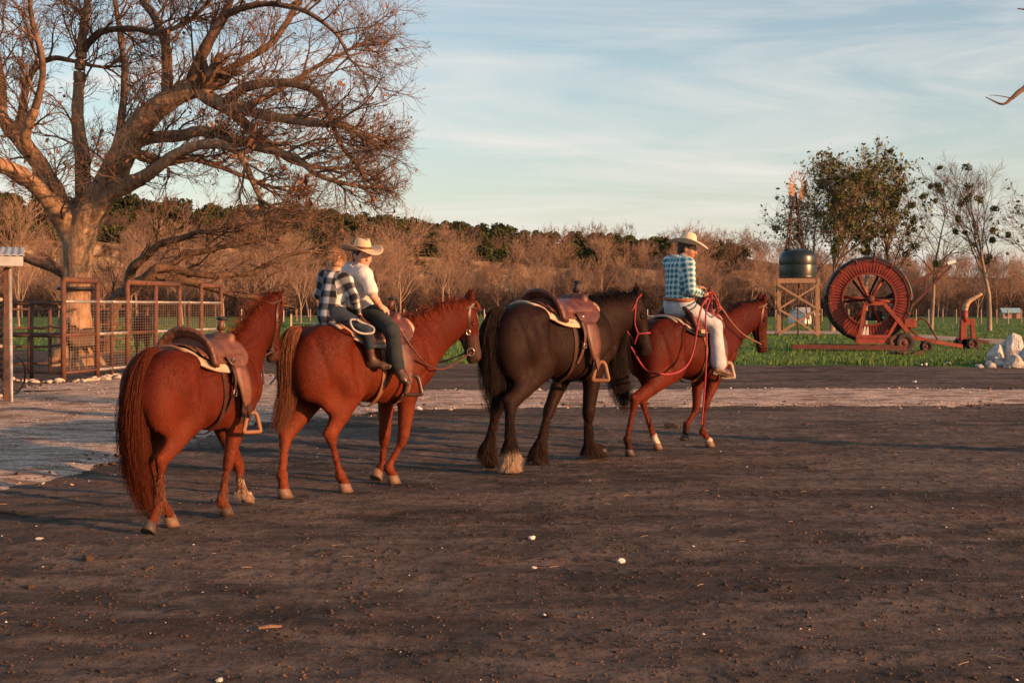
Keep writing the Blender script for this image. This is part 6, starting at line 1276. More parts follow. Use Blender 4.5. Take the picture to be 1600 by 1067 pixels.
pen = thing('pen_fence', 'rusty pipe and wire fence of the stock pen with taller gate frames', 'fence', tuple(A))
zt, zm, zb, zh = 1.67, .97, .19, 2.12
def post(p, z, r, mat, par, nm='post'): mb = MB(); mb.tube([p - A3(0, 0, .05), p + A3(0, 0, z / 2), p + A3(0, 0, z)], r, 10); mb.build(nm, mat, par, True, par_off(par))
def par_off(par): return np.array(par.location)
def rail(a, b, r, mat, par, nm='rail'): mb = MB(); mb.tube([a, (a + b) / 2 + A3(0, 0, -.006), b], r, 8); mb.build(nm, mat, par, True, par_off(par))
def wires(a, b, z0, z1, par, mat, nh=14, nv=14, r=.0028):
    P = [[a * (1 - 0) + A3(0, 0, z), (a + b) / 2 + A3(0, 0, z - .004), b + A3(0, 0, z)] for z in np.linspace(z0, z1, nh)] + [[a + (b - a) * t + A3(0, 0, z0), a + (b - a) * t + A3(0, 0, (z0 + z1) / 2), a + (b - a) * t + A3(0, 0, z1)] for t in np.linspace(.03, .97, nv)]
    P = np.array(P); V, Q = tube_batch(P, np.full(P.shape[:2], r), 3); link('wire_mesh', to_mesh('wire_mesh', V - par_off(par), Q, False), mat, par, kind='stuff')
xs_ = [99, 152, 174.5, 199, 243, 280, 295, 314, 345]; tall = {99, 152, 199, 243, 280, 314, 345}; pts = [on_fence(x) for x in xs_]
for x, p in zip(xs_, pts): post(p, zh if x in tall else zt, .055 if x in tall else .04, RUST if x in tall else RUSTD, pen)
for i in range(8):
    a, b = pts[i], pts[i + 1]
    for z, mt in ((zt, GALV), (zm, GALV if i != 3 else RUSTD), (zb, GALV)): rail(a + A3(0, 0, z), b + A3(0, 0, z), .033, mt if i != 0 or z == zt else RUST, pen)
    L = np.linalg.norm(b - a); wires(a, b, zb, zt, pen, WIRE, 25, max(4, int(L / .12)))
for a, b in ((0, 1), (3, 5), (7, 8)): rail(pts[a] + A3(0, 0, zh), pts[b] + A3(0, 0, zh), .065, RUST, pen, 'header')
L0 = at(-90, 480, 28.3) * A3(1, 1, 0); q_ = lin(pts[0], L0, 5)
for i in range(4):
    a, b = q_[i], q_[i + 1]
    if i: post(a, zt, .04, RUSTD, pen)
    for z, r_ in ((zt - .03, .045), (zm, .05), (zb, .03)): rail(a + A3(0, 0, z), b + A3(0, 0, z), r_, RUSTD, pen)
    wires(a, b, zb, zt - .03, pen, WIRE, 22, 12, .0026)
inner = thing('divider_fence', 'inner brown pipe divider standing inside the stock pen', 'fence', tuple(at(78, 480, 31) * A3(1, 1, 0)))
ip = [at(x, 480, D) * A3(1, 1, 0) for x, D in ((-60, 30.5), (46, 30.8), (78, 31), (150, 37), (230, 41))]
for p in ip: post(p, 1.55, .045, RUST, inner)
for a, b in zip(ip, ip[1:]):
    for z in (1.5, 1.05, .6, .2): rail(a + A3(0, 0, z), b + A3(0, 0, z), .03, RUSTD, inner)
mb = MB(); mb.tube([at(118, 451, 33.6), at(128, 453, 33.4), at(142, 451, 33.6)], .05, 8); 
trk = thing('tree_strap', 'dark band strapped round the trunk behind the gate frame', 'band', (0, 0, 0)); trk.location = tuple(at(120, 451, 34.5)); mbq = np.linspace(0, 2 * np.pi, 30, endpoint=False); cc = at(120, 451, 34.5)
mb = MB(); mb.tube(np.array([cc + A3(math.cos(a) * .50, math.sin(a) * .50, 0) for a in mbq]), .05, 6, True, .6); mb.build('band', HOSE, trk, True, np.array(trk.location))

# animals inside the pen
DUN = coat('grey brown coat', (0.10, 0.065, 0.048), (0.04, 0.03, 0.025), None); COALB = coat('dull black coat', (0.012, 0.011, 0.012), (0.006, 0.006, 0.006), None)
FP = Frame(222, 34.5, -18, .92); make_horse(FP, 'black horse standing behind the wire of the pen, seen from behind', std_cfg(FP, coat=COALB, hair=H_BK, seed=51), .03)
FQ = Frame(128, 31.0, 190, .72); make_horse(FQ, 'small grey brown pony behind the first gate frame of the pen', std_cfg(FQ, coat=DUN, hair=H_BR, seed=52, darknose=0.0), .03)
# rocks along the foot of the pen
rs = np.random.RandomState(21)
ROCK = flatmat('pale limestone rock', (0.46, 0.38, 0.30), .9, .3, 6, .6, 30, obj_var=.2); ROCKW = flatmat('white limestone rock', (0.52, 0.50, 0.47), .9, .25, 4, .6, 20, obj_var=.1)
ROCKG = flatmat('grey white limestone', (0.50, 0.48, 0.45), .92, .55, 2.2, 1.0, 9, bdist=.05)
def rockmesh(seed, n=14, amp=.28):
    r_ = np.random.RandomState(seed); mb = MB(); q = np.linspace(-math.pi / 2, math.pi / 2, 8)
    mb.lathe([(max(.001, math.cos(a)), math.sin(a)) for a in q], (0, 0, 0), n); V = np.concatenate(mb.V); V = V * (1 + amp * vnoise(V, seed, 3, 1.7))[:, None]; cut = r_.normal(size=(7, 3)); cut /= np.linalg.norm(cut, axis=1, keepdims=True)
    for c in cut: d = V @ c - r_.uniform(.45, .75); V = V - np.maximum(d, 0)[:, None] * c
    me = to_mesh('rock', V, mb.F, False); return me
rk = [rockmesh(i) for i in range(9)]; rkw = [m_.copy() for m_ in rk]; rkd = [m_.copy() for m_ in rk]
def boulder(seed):
    mb = MB(); q = np.linspace(-math.pi / 2, math.pi / 2, 26); mb.lathe([(max(.001, math.cos(a)), math.sin(a)) for a in q], (0, 0, 0), 40); V = np.concatenate(mb.V); r_ = np.random.RandomState(seed); cut = r_.normal(size=(9, 3)); cut /= np.linalg.norm(cut, axis=1, keepdims=True)
    V = V * (1 + .22 * vnoise(V, seed, 2, 1.6))[:, None]
    for c in cut: d = V @ c - r_.uniform(.5, .8); V = V - .85 * np.maximum(d, 0)[:, None] * c
    V = V * (1 + .10 * vnoise(V, seed + 1, 4, 3.5) - .10 * np.abs(vnoise(V, seed + 2, 3, 2.2)))[:, None]; return to_mesh('boulder', V, mb.F, False)
rkb = [boulder(300 + i) for i in range(9)]
def put_rock(x, y, s, label, group=None, sq=.6, meshes=rk, mat=ROCK, name='rock', cat='rock', z=None):
    me = meshes[rs.randint(9)]
    if len(me.materials) == 0: me.materials.append(mat)
    o = bpy.data.objects.new(name, me); COL.objects.link(o); zg = max(float(gz(x, y)), float(road_z(np.array([x]), np.array([y]))[0]) if _in_gravel(x, y) else -1) if z is None else z
    o.location = (x, y, zg + s * sq * .35); o.scale = (s, s * rs.uniform(.7, 1.1), s * sq); o.rotation_euler = (rs.uniform(-.2, .2), rs.uniform(-.2, .2), rs.uniform(0, 6.28)); o['label'] = label; o['category'] = cat
    if group: o['group'] = group
    return o
def _in_gravel(x, y): return float(poly_sd(np.array([x]), np.array([y]), gpoly)[0]) > .3
for i in range(75):
    t = rs.rand() ** 1.2; p = A + ab * t * .95 - A3(0, 0, 0); nrm_ = unit(A3(ab[1], -ab[0], 0)); p = p + nrm_ * rs.uniform(.0, .55)
    put_rock(p[0], p[1], rs.uniform(.05, .13), 'pale limestone rock lying along the foot of the pen fence', 'rocks along the pen')
for i in range(22):
    p = A + (L0 - A) * rs.rand() + A3(0, -rs.uniform(.1, .5), 0); put_rock(p[0], p[1], rs.uniform(.05, .12), 'pale limestone rock lying between the pen corner and the shed', 'rocks by the pen corner')
# loose stones and clods, too many to count
def pebbles(name, n, sampler, smin, smax, mat, label, cat, pw=2.5):
    V0 = np.array([[1, 0, 0], [-.5, .87, 0], [-.5, -.87, 0], [0, 0, .8], [.5, .5, .55], [-.3, .1, -.4]], float); F0 = np.array([[0, 4, 3], [4, 1, 3], [1, 2, 3], [2, 0, 3], [0, 1, 4], [0, 5, 1], [1, 5, 2], [2, 5, 0]])
    x, y, z = sampler(n); n = len(x); s = smin + (smax - smin) * rs.rand(n) ** pw; a = rs.rand(n) * 6.28; c, sn = np.cos(a), np.sin(a); st = rs.uniform(.6, 1.2, (n, 3)); W = V0[None] * st[:, None] * s[:, None, None] * (1 + .15 * rs.normal(size=(n, 6, 1)))
    V = np.stack([W[..., 0] * c[:, None] - W[..., 1] * sn[:, None] + x[:, None], W[..., 0] * sn[:, None] + W[..., 1] * c[:, None] + y[:, None], W[..., 2] * .8 + z[:, None]], -1).reshape(-1, 3); Fq = (F0[None] + (np.arange(n) * 6)[:, None, None]).reshape(-1, 3)
    return link(name, to_mesh(name, V, Fq, False), mat, label=label, category=cat, kind='stuff')
def s_soil(n): y = 3.2 + 24 * rs.rand(n) ** 1.5; x = (rs.rand(n) * 1.2 - .6) * y * .95; k = (g_sd(x, y) < 0.3); x, y = x[k], y[k]; return x, y, gz(x, y) + .001
def s_grav(n): y = rs.uniform(11, 31, n); x = rs.uniform(-15, 16, n); k = (g_sd(x, y) > -.1); x, y = x[k], y[k]; return x, y, road_z(x, y) + .002
CLOD = flatmat('soil clod', (0.060, 0.038, 0.027), .95, .6, 1.5, .5, 40); CLODR = flatmat('reddish crumb', (0.14, 0.062, 0.034), .95, .5, 1.5, .4, 40)
pebbles('soil_clods', 30000, s_soil, .004, .020, CLOD, 'dark crumbs and clods of earth covering the yard', 'soil clods', 4)
pebbles('soil_crumbs', 15000, s_soil, .003, .011, CLODR, 'reddish crumbs and chaff scattered over the yard', 'soil crumbs', 3)
pebbles('yard_chips', 600, s_soil, .004, .013, ROCKW, 'small pale stone chips scattered over the dark yard', 'stone chips', 4)
GSTONE = flatmat('drive stone', (0.42, 0.33, 0.27), .95, .3, 2, .5, 40)
pebbles('gravel_stones', 26000, s_grav, .004, .026, GSTONE, 'loose pale stones covering the gravel drive', 'gravel', 4)
def s_edge(n): y = rs.uniform(11, 31, n); x = rs.uniform(-15, 16, n); k = np.abs(g_sd(x, y)) < .45; x, y = x[k], y[k]; return x, y, np.maximum(road_z(x, y), gz(x, y)) + .004
pebbles('edge_rubble', 7000, s_edge, .008, .045, GSTONE, 'rubble and turned stones along the ragged edge of the drive', 'rubble', 3)
pebbles('edge_clods', 8000, s_edge, .012, .06, CLOD, 'dark clods pushed up along the edge of the drive', 'soil clods', 3)
for px, py, s, lab in [(831, 843, .028, 'white stone on the dark yard, upper left one of the three in the middle foreground'), (835, 886, .019, 'small pinkish stone below the white stone in the middle foreground'), (971, 877, .028, 'white stone on the dark yard, rightmost of the three in the middle foreground'),
    (62, 845, .026, 'flat pale stone left of the rear horse hooves'), (341, 1062, .020, 'pale stone at the very bottom edge of the picture'), (655, 638, .05, 'pale stone at the edge of the drive right of the boys horse'), (1428, 597, .055, 'lone pale stone near the right end of the dirt strip')]:
    g_ = gnd(px, py); put_rock(g_[0], g_[1], s, lab, None, .75, rkw, ROCKW)
for px, py, s, lab in [(1260, 663, .055, 'dark lump lying on the yard right of the bay horse'), (137, 876, .055, 'low dark clod at the lower left of the yard'), (44, 917, .035, 'reddish clod near the left edge of the yard'), (232, 888, .035, 'small clod below the rear horse tail'), (860, 962, .03, 'reddish clod in the lower middle of the yard'), (1050, 668, .11, 'flat heap of droppings behind the raised hoof of the bay horse')]:
    g_ = gnd(px, py); put_rock(g_[0], g_[1], s, lab, None, .45, rkd, CLOD, 'clod', 'clod')
g_ = gnd(421, 985); mb = MB(); mb.ribbon([A3(-.05, -.01, 0), A3(0, 0, .006), A3(.055, .016, .002)], np.array([.014, .024, .010]), .006, A3(0, 1, .2)); o = mb.build('wood_chip', flatmat('raw wood chip', (0.30, 0.16, 0.09), .8), None, False, label='light wood chip lying on the yard in the lower left', category='wood chip'); o.location = (g_[0], g_[1], float(gz(g_[0], g_[1])) + .012)
# strands of straw
n = 240; x, y, z = s_soil(n); n = len(x); a = rs.rand(n) * 3.14; L = rs.uniform(.01, .035, n); d_ = np.stack([np.cos(a), np.sin(a), rs.uniform(-.1, .1, n)], 1) * L[:, None]; c0 = np.stack([x, y, z + .006], 1); P = np.stack([c0 - d_, c0 + A3(0, 0, .003), c0 + d_], 1); V, Q = tube_batch(P, np.full((n, 3), .0016), 3)
link('straw_bits', to_mesh('straw_bits', V, Q, False), flatmat('dry straw', (0.36, 0.26, 0.15), .8), label='bits of dry straw scattered over the yard', category='straw', kind='stuff')
# stick and hose by the shed
mb = MB(); mb.tube(catmull([gnd(38, 614), gnd(75, 613.5), gnd(110, 612)], 10) + A3(0, 0, .035), .014, 6); mb.build('stick', HOSE, None, True, None, label='thin dark pole lying on the gravel by the shed', category='pole')
mb = MB(); mb.tube(catmull([at(25, 556, 21), at(33, 562, 21.3), at(39, 575, 22), at(39, 590, 22.5), at(36, 601, 22.6), at(28, 612, 22.4), at(20, 616, 22.2)], 50), .018, 7); mb.build('hose', HOSE, None, True, None, label='black hose looping down beside the shed post', category='hose')
# shed corner
sh = thing('shed', 'open sided metal shed cut by the left edge, with a pale tin roof', 'shed', (at(46, 480, 20)[0], 19.8, 0), rad(20.9)); so = par_off(sh)
def bxo(nm, a, b, w, h, mat, par): mb = MB(); mb.beam(a, b, w, h); return mb.build(nm, mat, par, False, par_off(par), bevel=.004)
zr = at(0, 414, 20.3)[2]
for i in range(14):
    x0 = at(-330, 480, 20.3)[0] + i * .26; 
    if x0 > at(36, 480, 20.3)[0] - .25: break
mb = MB(); xr = at(46, 480, 20.0)[0]; xl = xr - 4.2; nx = 40; xs2 = np.linspace(xl, xr, nx * 2 + 1); z1 = zr + .04; V = []; 
for j, yy in enumerate((19.8, 23.5)):
    for i, x_ in enumerate(xs2): V.append((x_, yy, z1 + .09 + (.018 if i % 2 else 0) + j * .28))
k_ = len(xs2); V2 = [(a, b, c - .012) for a, b, c in V]; Fc = [(i, i + 1, k_ + i + 1, k_ + i) for i in range(k_ - 1)] + [(2 * k_ + k_ + i, 2 * k_ + k_ + i + 1, 2 * k_ + i + 1, 2 * k_ + i) for i in range(k_ - 1)] + [(2 * k_ + i, 2 * k_ + i + 1, i + 1, i) for i in range(k_ - 1)]
mb.add(np.array(V + V2), Fc); mb.build('roof', TIN, sh, False, so)
bxo('fascia', A3(xl, 19.84, z1), A3(xr - .02, 19.84, z1), .03, .15, TIN, sh); bxo('fascia', A3(xr - .04, 19.86, z1), A3(xr - .04, 23.4, z1 + .26), .03, .15, TIN, sh)
_ca, _sa = math.cos(rad(20.9)), math.sin(rad(20.9)); unr = lambda p: so + A3((p - so)[0] * _ca + (p - so)[1] * _sa, -(p - so)[0] * _sa + (p - so)[1] * _ca, p[2]) ; p0 = unr(at(11, 480, 20.7) * A3(1, 1, 0)); bxo('post', p0, p0 + A3(0, 0, zr - .03), .10, .10, RUSTD, sh); p1 = unr(at(17.5, 480, 20.45) * A3(1, 1, 0)); mb = MB(); mb.tube([p1 + A3(.03, 0, -.02), p1, p1 + A3(-.02, 0, zr - .05)], .032, 8); mb.build('post', GALV, sh, True, so)
p2 = p0 - A3(2.2, 0, 0); bxo('post', p2, p2 + A3(0, 0, zr - .03), .10, .10, RUSTD, sh)
for z in (HC + (480 - 468) / 2000 * 20.6, HC - (541 - 480) / 2000 * 20.6, .12): rail(p0 + A3(0, 0, z), p2 + A3(0, 0, z), .035, GALV, sh)
wires(p0, p2, .12, 1.68, sh, GALV, 18, 16, .003)

# water tank on its timber stand
TDp = 68.5; c = at(1247, 480, TDp) * A3(1, 1, 0); stand = thing('tank_stand', 'timber stand with crossed braces carrying the dark water tank', 'stand', tuple(c), -.215); w = 1.0; Hs = (480 - 441) / 2000 * TDp + HC - .08
cr_ = [c + A3(sx * w, sy * .95, 0) for sx, sy in ((-1, -1), (1, -1), (1, 1), (-1, 1))]
for p in cr_: bxo('post', p + A3(0, 0, -.1), p + A3(0, 0, Hs), .17, .17, WOOD, stand)
for i in range(4):
    a, b = cr_[i], cr_[(i + 1) % 4]; o_ = unit(A3((a + b)[0] / 2 - c[0], (a + b)[1] / 2 - c[1], 0)) * .10
    for z0, z1_ in ((.12, Hs * .52), (Hs * .52, Hs - .1)):
        bxo('brace', a + o_ + A3(0, 0, z0), b + o_ + A3(0, 0, z1_), .04, .10, WOOD, stand); bxo('brace', b + o_ * 1.55 + A3(0, 0, z0), a + o_ * 1.55 + A3(0, 0, z1_), .04, .10, WOOD, stand)
    bxo('beam', a + o_ * .2 + A3(0, 0, Hs + .12) + unit(a - b) * .1, b + o_ * .2 + A3(0, 0, Hs + .12) - unit(a - b) * .1, .12, .22, WOOD, stand)
for i in range(11): x_ = -w + .0 + i * 2 * w / 10; bxo('deck_board', c + A3(x_, -1.0, Hs + .255), c + A3(x_, 1.0, Hs + .255), .175, .04, WOOD, stand)
mb = MB(); mb.tube([c + A3(.0, 0, 0), c + A3(0, 0, 1.5), c + A3(.05, 0, Hs + .1)], .04, 8); mb.build('pipe', RUST, stand, True, np.array(c))
zt_ = Hs + .28; ct = c + A3(-.02, 0, zt_); tank = thing('water_tank', 'dark green domed plastic water tank on the timber stand', 'tank', tuple(ct)); Rt = .99; mb = MB()
mb.lathe([(.01, 0), (Rt, 0), (Rt, .08), (Rt - .006, .12), (Rt, .16), (Rt, .66), (Rt - .006, .69), (Rt - .006, .72), (Rt, .75), (Rt, 1.12), (Rt - .03, 1.24), (Rt * .88, 1.38), (Rt * .68, 1.49), (Rt * .4, 1.57), (.01, 1.60)], (0, 0, 0), 56); mb.build('tank_body', TANKM, tank, True)
mb = MB(); mb.lathe([(.22, 0), (.22, .09), (.18, .12), (.01, .12)], (-.52, -.1, 1.46), 20); mb.build('lid', HOSE, tank, True); mb = MB(); mb.tube([A3(.1, 0, 1.55), A3(.1, 0, 1.75)], .03, 8); mb.build('vent_pipe', GALV, tank, True)

# windmill
WD = 76; c = at(1243, 480, WD) * A3(1, 1, 0); mill = thing('windmill', 'old farm windmill with rusty blades on a lattice tower', 'windmill', tuple(c)); hub = at(1240, 291, WD); Hm = hub[2]
TA, tw = [], .18
for sx, sy in ((-1, -1), (1, -1), (1, 1), (-1, 1)): a = c + A3(sx * 1.0, sy * 1.0, 0); b = A3(hub[0] + .05 + sx * .08, c[1] + sy * .08, Hm - .4); TA.append((a, b)); mb = MB(); mb.beam(a, b, .06, .06); mb.build('leg', RUSTD, mill, False, np.array(c))
for i in range(4):
    for j in range(7):
        t0, t1 = j / 7, (j + 1) / 7; a0 = TA[i][0] + (TA[i][1] - TA[i][0]) * t0; b1 = TA[(i + 1) % 4][0] + (TA[(i + 1) % 4][1] - TA[(i + 1) % 4][0]) * t1; a1 = TA[i][0] + (TA[i][1] - TA[i][0]) * t1
        mb = MB(); mb.beam(a0, b1, .025, .025); mb.beam(a1, b1, .03, .03); mb.build('brace', RUSTD, mill, False, np.array(c), kind='stuff')
mb = MB(); mb.box(A3(hub[0], c[1], at(1240, 323, WD)[2]), (.55, .55, .04)); mb.build('platform', RUSTD, mill, False, np.array(c)); mb = MB(); mb.box(A3(hub[0] + .05, c[1], Hm), (.12, .3, .2)); mb.build('gearbox', RUST, mill, False, np.array(c), bevel=.02)
BL = flatmat('rusted blade', (0.26, 0.165, 0.11), .6, .3, 5); yawm = rad(42); ax = A3(math.sin(yawm), -math.cos(yawm), 0); e1 = A3(math.cos(yawm), math.sin(yawm), 0); e2 = A3(0, 0, 1); hc_ = hub + ax * .3; bm = None
for i in range(18):
    if i in (12, 13, 14): continue                                   # missing blades
    a = i / 18 * 2 * math.pi; d = e1 * math.cos(a) + e2 * math.sin(a); tdir = np.cross(ax, d); s_ = tdir * .86 + ax * .5
    P0_, P1_ = hc_ + d * .35, hc_ + d * .92; V = np.array([P0_ - s_ * .06, P0_ + s_ * .06, P1_ + s_ * .17, P1_ - s_ * .17]); V = np.concatenate([V, V + ax * .012]); mb = MB(); mb.add(V, [(0, 1, 2, 3), (7, 6, 5, 4), (0, 4, 5, 1), (1, 5, 6, 2), (2, 6, 7, 3), (3, 7, 4, 0)]); mb.build('blade', BL, mill, False, np.array(c))
for rr_ in (.42, .80): mb = MB(); mb.tube(np.array([hc_ + (e1 * math.cos(a) + e2 * math.sin(a)) * rr_ for a in np.linspace(0, 2 * np.pi, 24, endpoint=False)]), .015, 5, True); mb.build('rim', RUSTD, mill, True, np.array(c))
for k_ in range(3): b0 = at(1234 + k_ * 3, 312, WD); mb = MB(); mb.box(b0 + A3(0, 0, 0), (.13, .02, .95)); mb.build('tail_vane', GALV, mill, False, np.array(c))

# hose reel
RD = 44.0; rc = at(1358, 468, RD); reel = thing('hose_reel', 'large red irrigation hose reel with black hose on a wheeled frame', 'hose reel', tuple(rc * A3(1, 1, 0))); ro = par_off(reel); sc = RD / F
yr = rad(-9); ax = A3(math.sin(yr), -math.cos(yr), 0); e1 = A3(math.cos(yr), math.sin(yr), 0); e2 = A3(0, 0, 1)
def RP(a, r_, d=0.0): return rc + (e1 * math.cos(a) + e2 * math.sin(a)) * r_ * sc + ax * d
RM = np.stack([e1, e2, ax], 1)
def ringm(nm, r0, r1, d0, d1, mat, n=72):
    mb = MB(); mb.lathe([(r0 * sc, d0), (r1 * sc, d0), (r1 * sc, d1), (r0 * sc, d1), (r0 * sc, d0)], rc, n, RM); mb.build(nm, mat, reel, False, ro)
for j in range(7):
    a = np.linspace(0, 2 * np.pi, 64, endpoint=False); mb = MB(); mb.tube(np.array([RP(q, 64, -.08 - j * .09) for q in a]), .066, 8, True); mb.build('hose_coil', HOSE, reel, True, ro)
ringm('drum', 40, 60.5, -.02, -.68, REDD); ringm('rim', 59.5, 62.5, .045, -.01, REDD); ringm('rim', 39, 42, .045, -.01, REDP); ringm('rear_rim', 40, 66, -.70, -.73, REDD)
rib = None
for i in range(66):
    a = i / 66 * 2 * math.pi; d = e1 * math.cos(a) + e2 * math.sin(a); tdir = np.cross(ax, d)
    a_, b_ = RP(a, 42, .012), RP(a, 59.5, .012); tt = (b_ - a_); w0, w1 = .078 * 42 / 60 * .86, .118
    mb = MB(); V = np.array([a_ - tdir * w0 / 2, a_ + tdir * w0 / 2, b_ + tdir * w1 / 2, b_ - tdir * w1 / 2]); V = np.concatenate([V - ax * .03, V + ax * (.012 - .006 * (i % 2))]); mb.add(V, [(3, 2, 1, 0), (4, 5, 6, 7), (0, 1, 5, 4), (1, 2, 6, 5), (2, 3, 7, 6), (3, 0, 4, 7)])
    white_ = abs(((a / 2 / math.pi * 360) % 360) - 262) < 6; mb.build('panel', WHITEP if white_ else REDP, reel, False, ro)
for i in range(14):
    a = i / 14 * 2 * math.pi + .1; mb = MB(); mb.tube([RP(a, 58, .05), RP(a, 66.5, .04)], .022, 6); mb.build('lug', REDP, reel, True, ro)
for i in range(6):
    a = i / 6 * 2 * math.pi + .95; mb = MB(); mb.tube([RP(a, 2, .05), RP(a, 40, -.1)], .055, 8); mb.build('spoke', REDP, reel, True, ro); mb = MB(); mb.tube([RP(a + .2, 2, -.62), RP(a + .2, 40, -.62)], .045, 6); mb.build('rear_spoke', REDD, reel, True, ro)
mb = MB(); mb.tube([rc + ax * .35, rc - ax * .9], .09, 14); mb.build('axle', REDP, reel, True, ro); mb = MB(); mb.tube([rc + ax * .30, rc + ax * .36], .15, 14); mb.build('hub', REDD, reel, True, ro)
def R2(px, py, d=.25): return at(px, py, RD - d * .97)
def bar(pts_, w_, mat=REDP, par=reel, nm='frame_bar'):
    for a, b in zip(pts_, pts_[1:]): bxo(nm, a, b, w_, w_, mat, par)
for dd in (.28, -1.1): bar([R2(1341, 530, dd), R2(1352, 474, dd), R2(1380, 474, dd), R2(1418, 519, dd), R2(1398, 500, dd)][:4], .13); bar([R2(1402, 500, dd), R2(1386, 528, dd)], .10)
bxo('platform', R2(1337, 526, .30), R2(1388, 526, .30), .10, .12, REDP, reel); bxo('platform', R2(1337, 533, .30), R2(1388, 533, .30), .10, .16, REDP, reel); bxo('platform', R2(1337, 533, -1.1), R2(1388, 533, -1.1), .10, .16, REDD, reel)
bar([R2(1237, 541.5, .5), R2(1415, 544, .5)], .16, REDD, reel, 'skid_beam'); bar([R2(1260, 540, -1.0), R2(1420, 542, -1.0)], .14, REDD, reel, 'skid_beam'); bar([R2(1250, 541, .5), R2(1262, 540, -1.0)], .10, REDD)
bar([R2(1405, 500, .2), R2(1428, 535, .2)], .10, REDD); bar([R2(1420, 515, .2), R2(1395, 545, .2)], .08, REDD); bar([R2(1420, 512, .1), R2(1438, 530, .1), R2(1456, 553, .1)], .08, REDD)
mb = MB(); mb.box(R2(1419, 505, 0), (.42, .5, .32)); mb.build('gearbox', REDP, reel, False, ro, bevel=.03); mb = MB(); mb.box(R2(1365, 493, -.4), (.5, .4, .35)); mb.build('engine', HOSE, reel, False, ro, bevel=.04)
for a_, b_ in (((1378, 468), (1491, 409)), ((1425, 478), (1486, 416)), ((1425, 478), (1415, 500)), ((1445, 455), (1447, 434)), ((1465, 437), (1463, 425))): bar([R2(*a_, -.3), R2(*b_, -.3)], .075, REDD, reel, 'boom')
bar([R2(1480, 412, -.3), R2(1493, 408, -.3)], .10, WHITEP, reel, 'boom_tip')
bar([R2(1420, 526, .1), R2(1460, 534, .1), R2(1503, 541, 0)], .13, REDP, reel, 'drawbar'); mb = MB(); mb.tube(catmull([R2(1430, 512, .1), R2(1433, 502, .1), R2(1441, 498, .1), R2(1450, 505, .1), R2(1460, 522, .1), R2(1466, 533, .1)], 30), .030, 7); mb.build('curved_rod', REDD, reel, True, ro)
def wheel(px, py, r_, D, par, axd=A3(0.2, -1, 0)):
    c_ = at(px, py, D); n_ = unit(axd); R_ = np.stack([unit(np.cross((0, 0, 1), n_)), A3(0, 0, 1), n_], 1); rr = r_ * D / F; c_[2] = rr; mb = MB()
    mb.lathe([(rr * .58, .07), (rr * .80, .10), (rr * .96, .085), (rr, .03), (rr, -.03), (rr * .96, -.085), (rr * .8, -.10), (rr * .58, -.07)], c_, 28, R_); mb.build('tyre', TYRE, par, True, par_off(par)); mb = MB(); mb.lathe([(.01, .05), (rr * .2, .06), (rr * .25, .01), (rr * .5, .02), (rr * .6, .07), (rr * .6, -.07), (.01, -.06)], c_, 24, R_); mb.build('wheel_rim', REDD, par, True, par_off(par))
wheel(1413, 549, 15.5, 43.6, reel); wheel(1447, 548, 9.5, 43.8, reel); wheel(1400, 546, 15.5, 45.6, reel)
# hitch cart
HD = 46.5; hf = thing('hitch_cart', 'red upright gun cart with a curved pale pipe, right of the hose reel', 'cart', tuple(at(1515, 480, HD) * A3(1, 1, 0))); h2 = lambda px, py, d=0: at(px, py, HD + d)
bar([h2(1504, 540), h2(1505, 500)], .20, REDP, hf, 'column'); bar([h2(1521, 540), h2(1519, 500)], .14, REDP, hf, 'column'); bxo('cross_bar', h2(1502, 503), h2(1523, 503), .12, .22, REDP, hf); bxo('cross_bar', h2(1495, 529), h2(1527, 529), .12, .10, REDD, hf)
V = [h2(1499, 543, -.1), h2(1524, 543, -.1), h2(1518, 530, -.1), h2(1505, 530, -.1)]; V = np.array(V + [v + A3(0, .3, 0) for v in V]); mb = MB(); mb.add(V, [(0, 1, 2, 3), (7, 6, 5, 4), (0, 4, 5, 1), (1, 5, 6, 2), (2, 6, 7, 3), (3, 7, 4, 0)]); mb.build('foot_plate', REDP, hf, False, par_off(hf))
mb = MB(); mb.tube(catmull([h2(1507, 500), h2(1507.5, 487), h2(1509, 478), h2(1514, 471), h2(1522, 466), h2(1534, 459)], 30), np.concatenate([np.full(12, .11), np.linspace(.11, .05, 18)]), 10); mb.build('curved_pipe', flatmat('weathered yellow pipe', (0.36, 0.24, 0.14), .6, .4, 12), hf, True, par_off(hf)); mb = MB(); mb.tube([h2(1507, 503), h2(1507, 485)], .125, 10); mb.build('column_pipe', REDP, hf, True, par_off(hf))
for px_ in (1500, 1519): wheel(px_, 546, 9.5, HD - .2 if px_ == 1519 else HD + .4, hf)
bar([h2(1520, 531), h2(1545, 535)], .12, REDD, hf, 'drawbar'); bxo('drop_plate', h2(1528, 534), h2(1528, 546), .25, .08, RUST, hf); bar([h2(1524, 545), h2(1541, 552)], .06, REDD, hf, 'tine')

# pile of pale boulders at the right edge
bp = gnd(1580, 574)
for i, (px, py, s, hz_) in enumerate([(1587, 574, .30, .95), (1608, 573, .42, 1.1), (1563, 573, .26, .9), (1546, 574, .18, .7), (1531, 574, .14, .6), (1570, 560, .34, 1.25), (1596, 562, .45, 1.4), (1576, 574, .16, .8), (1640, 574, .55, 1.0)]):
    g_ = gnd(px, py if py > 570 else 572) + A3(0, .6 if py < 570 else 0, 0); o = put_rock(g_[0], g_[1], s, ['large pale boulder in front of the pile at the right edge', 'biggest white boulder cut by the right edge of the picture', 'medium grey boulder left of the big one in the pile', 'small boulder near the left end of the pile', 'smallest pale boulder at the left tip of the pile', 'grey boulder behind the medium one in the pile', 'tall boulder at the back of the pile by the right edge', 'small boulder wedged low in the middle of the pile', 'boulder outside the right edge behind the biggest one'][i], None, hz_, rkb, ROCKG, 'boulder', 'boulder', z=0.0)
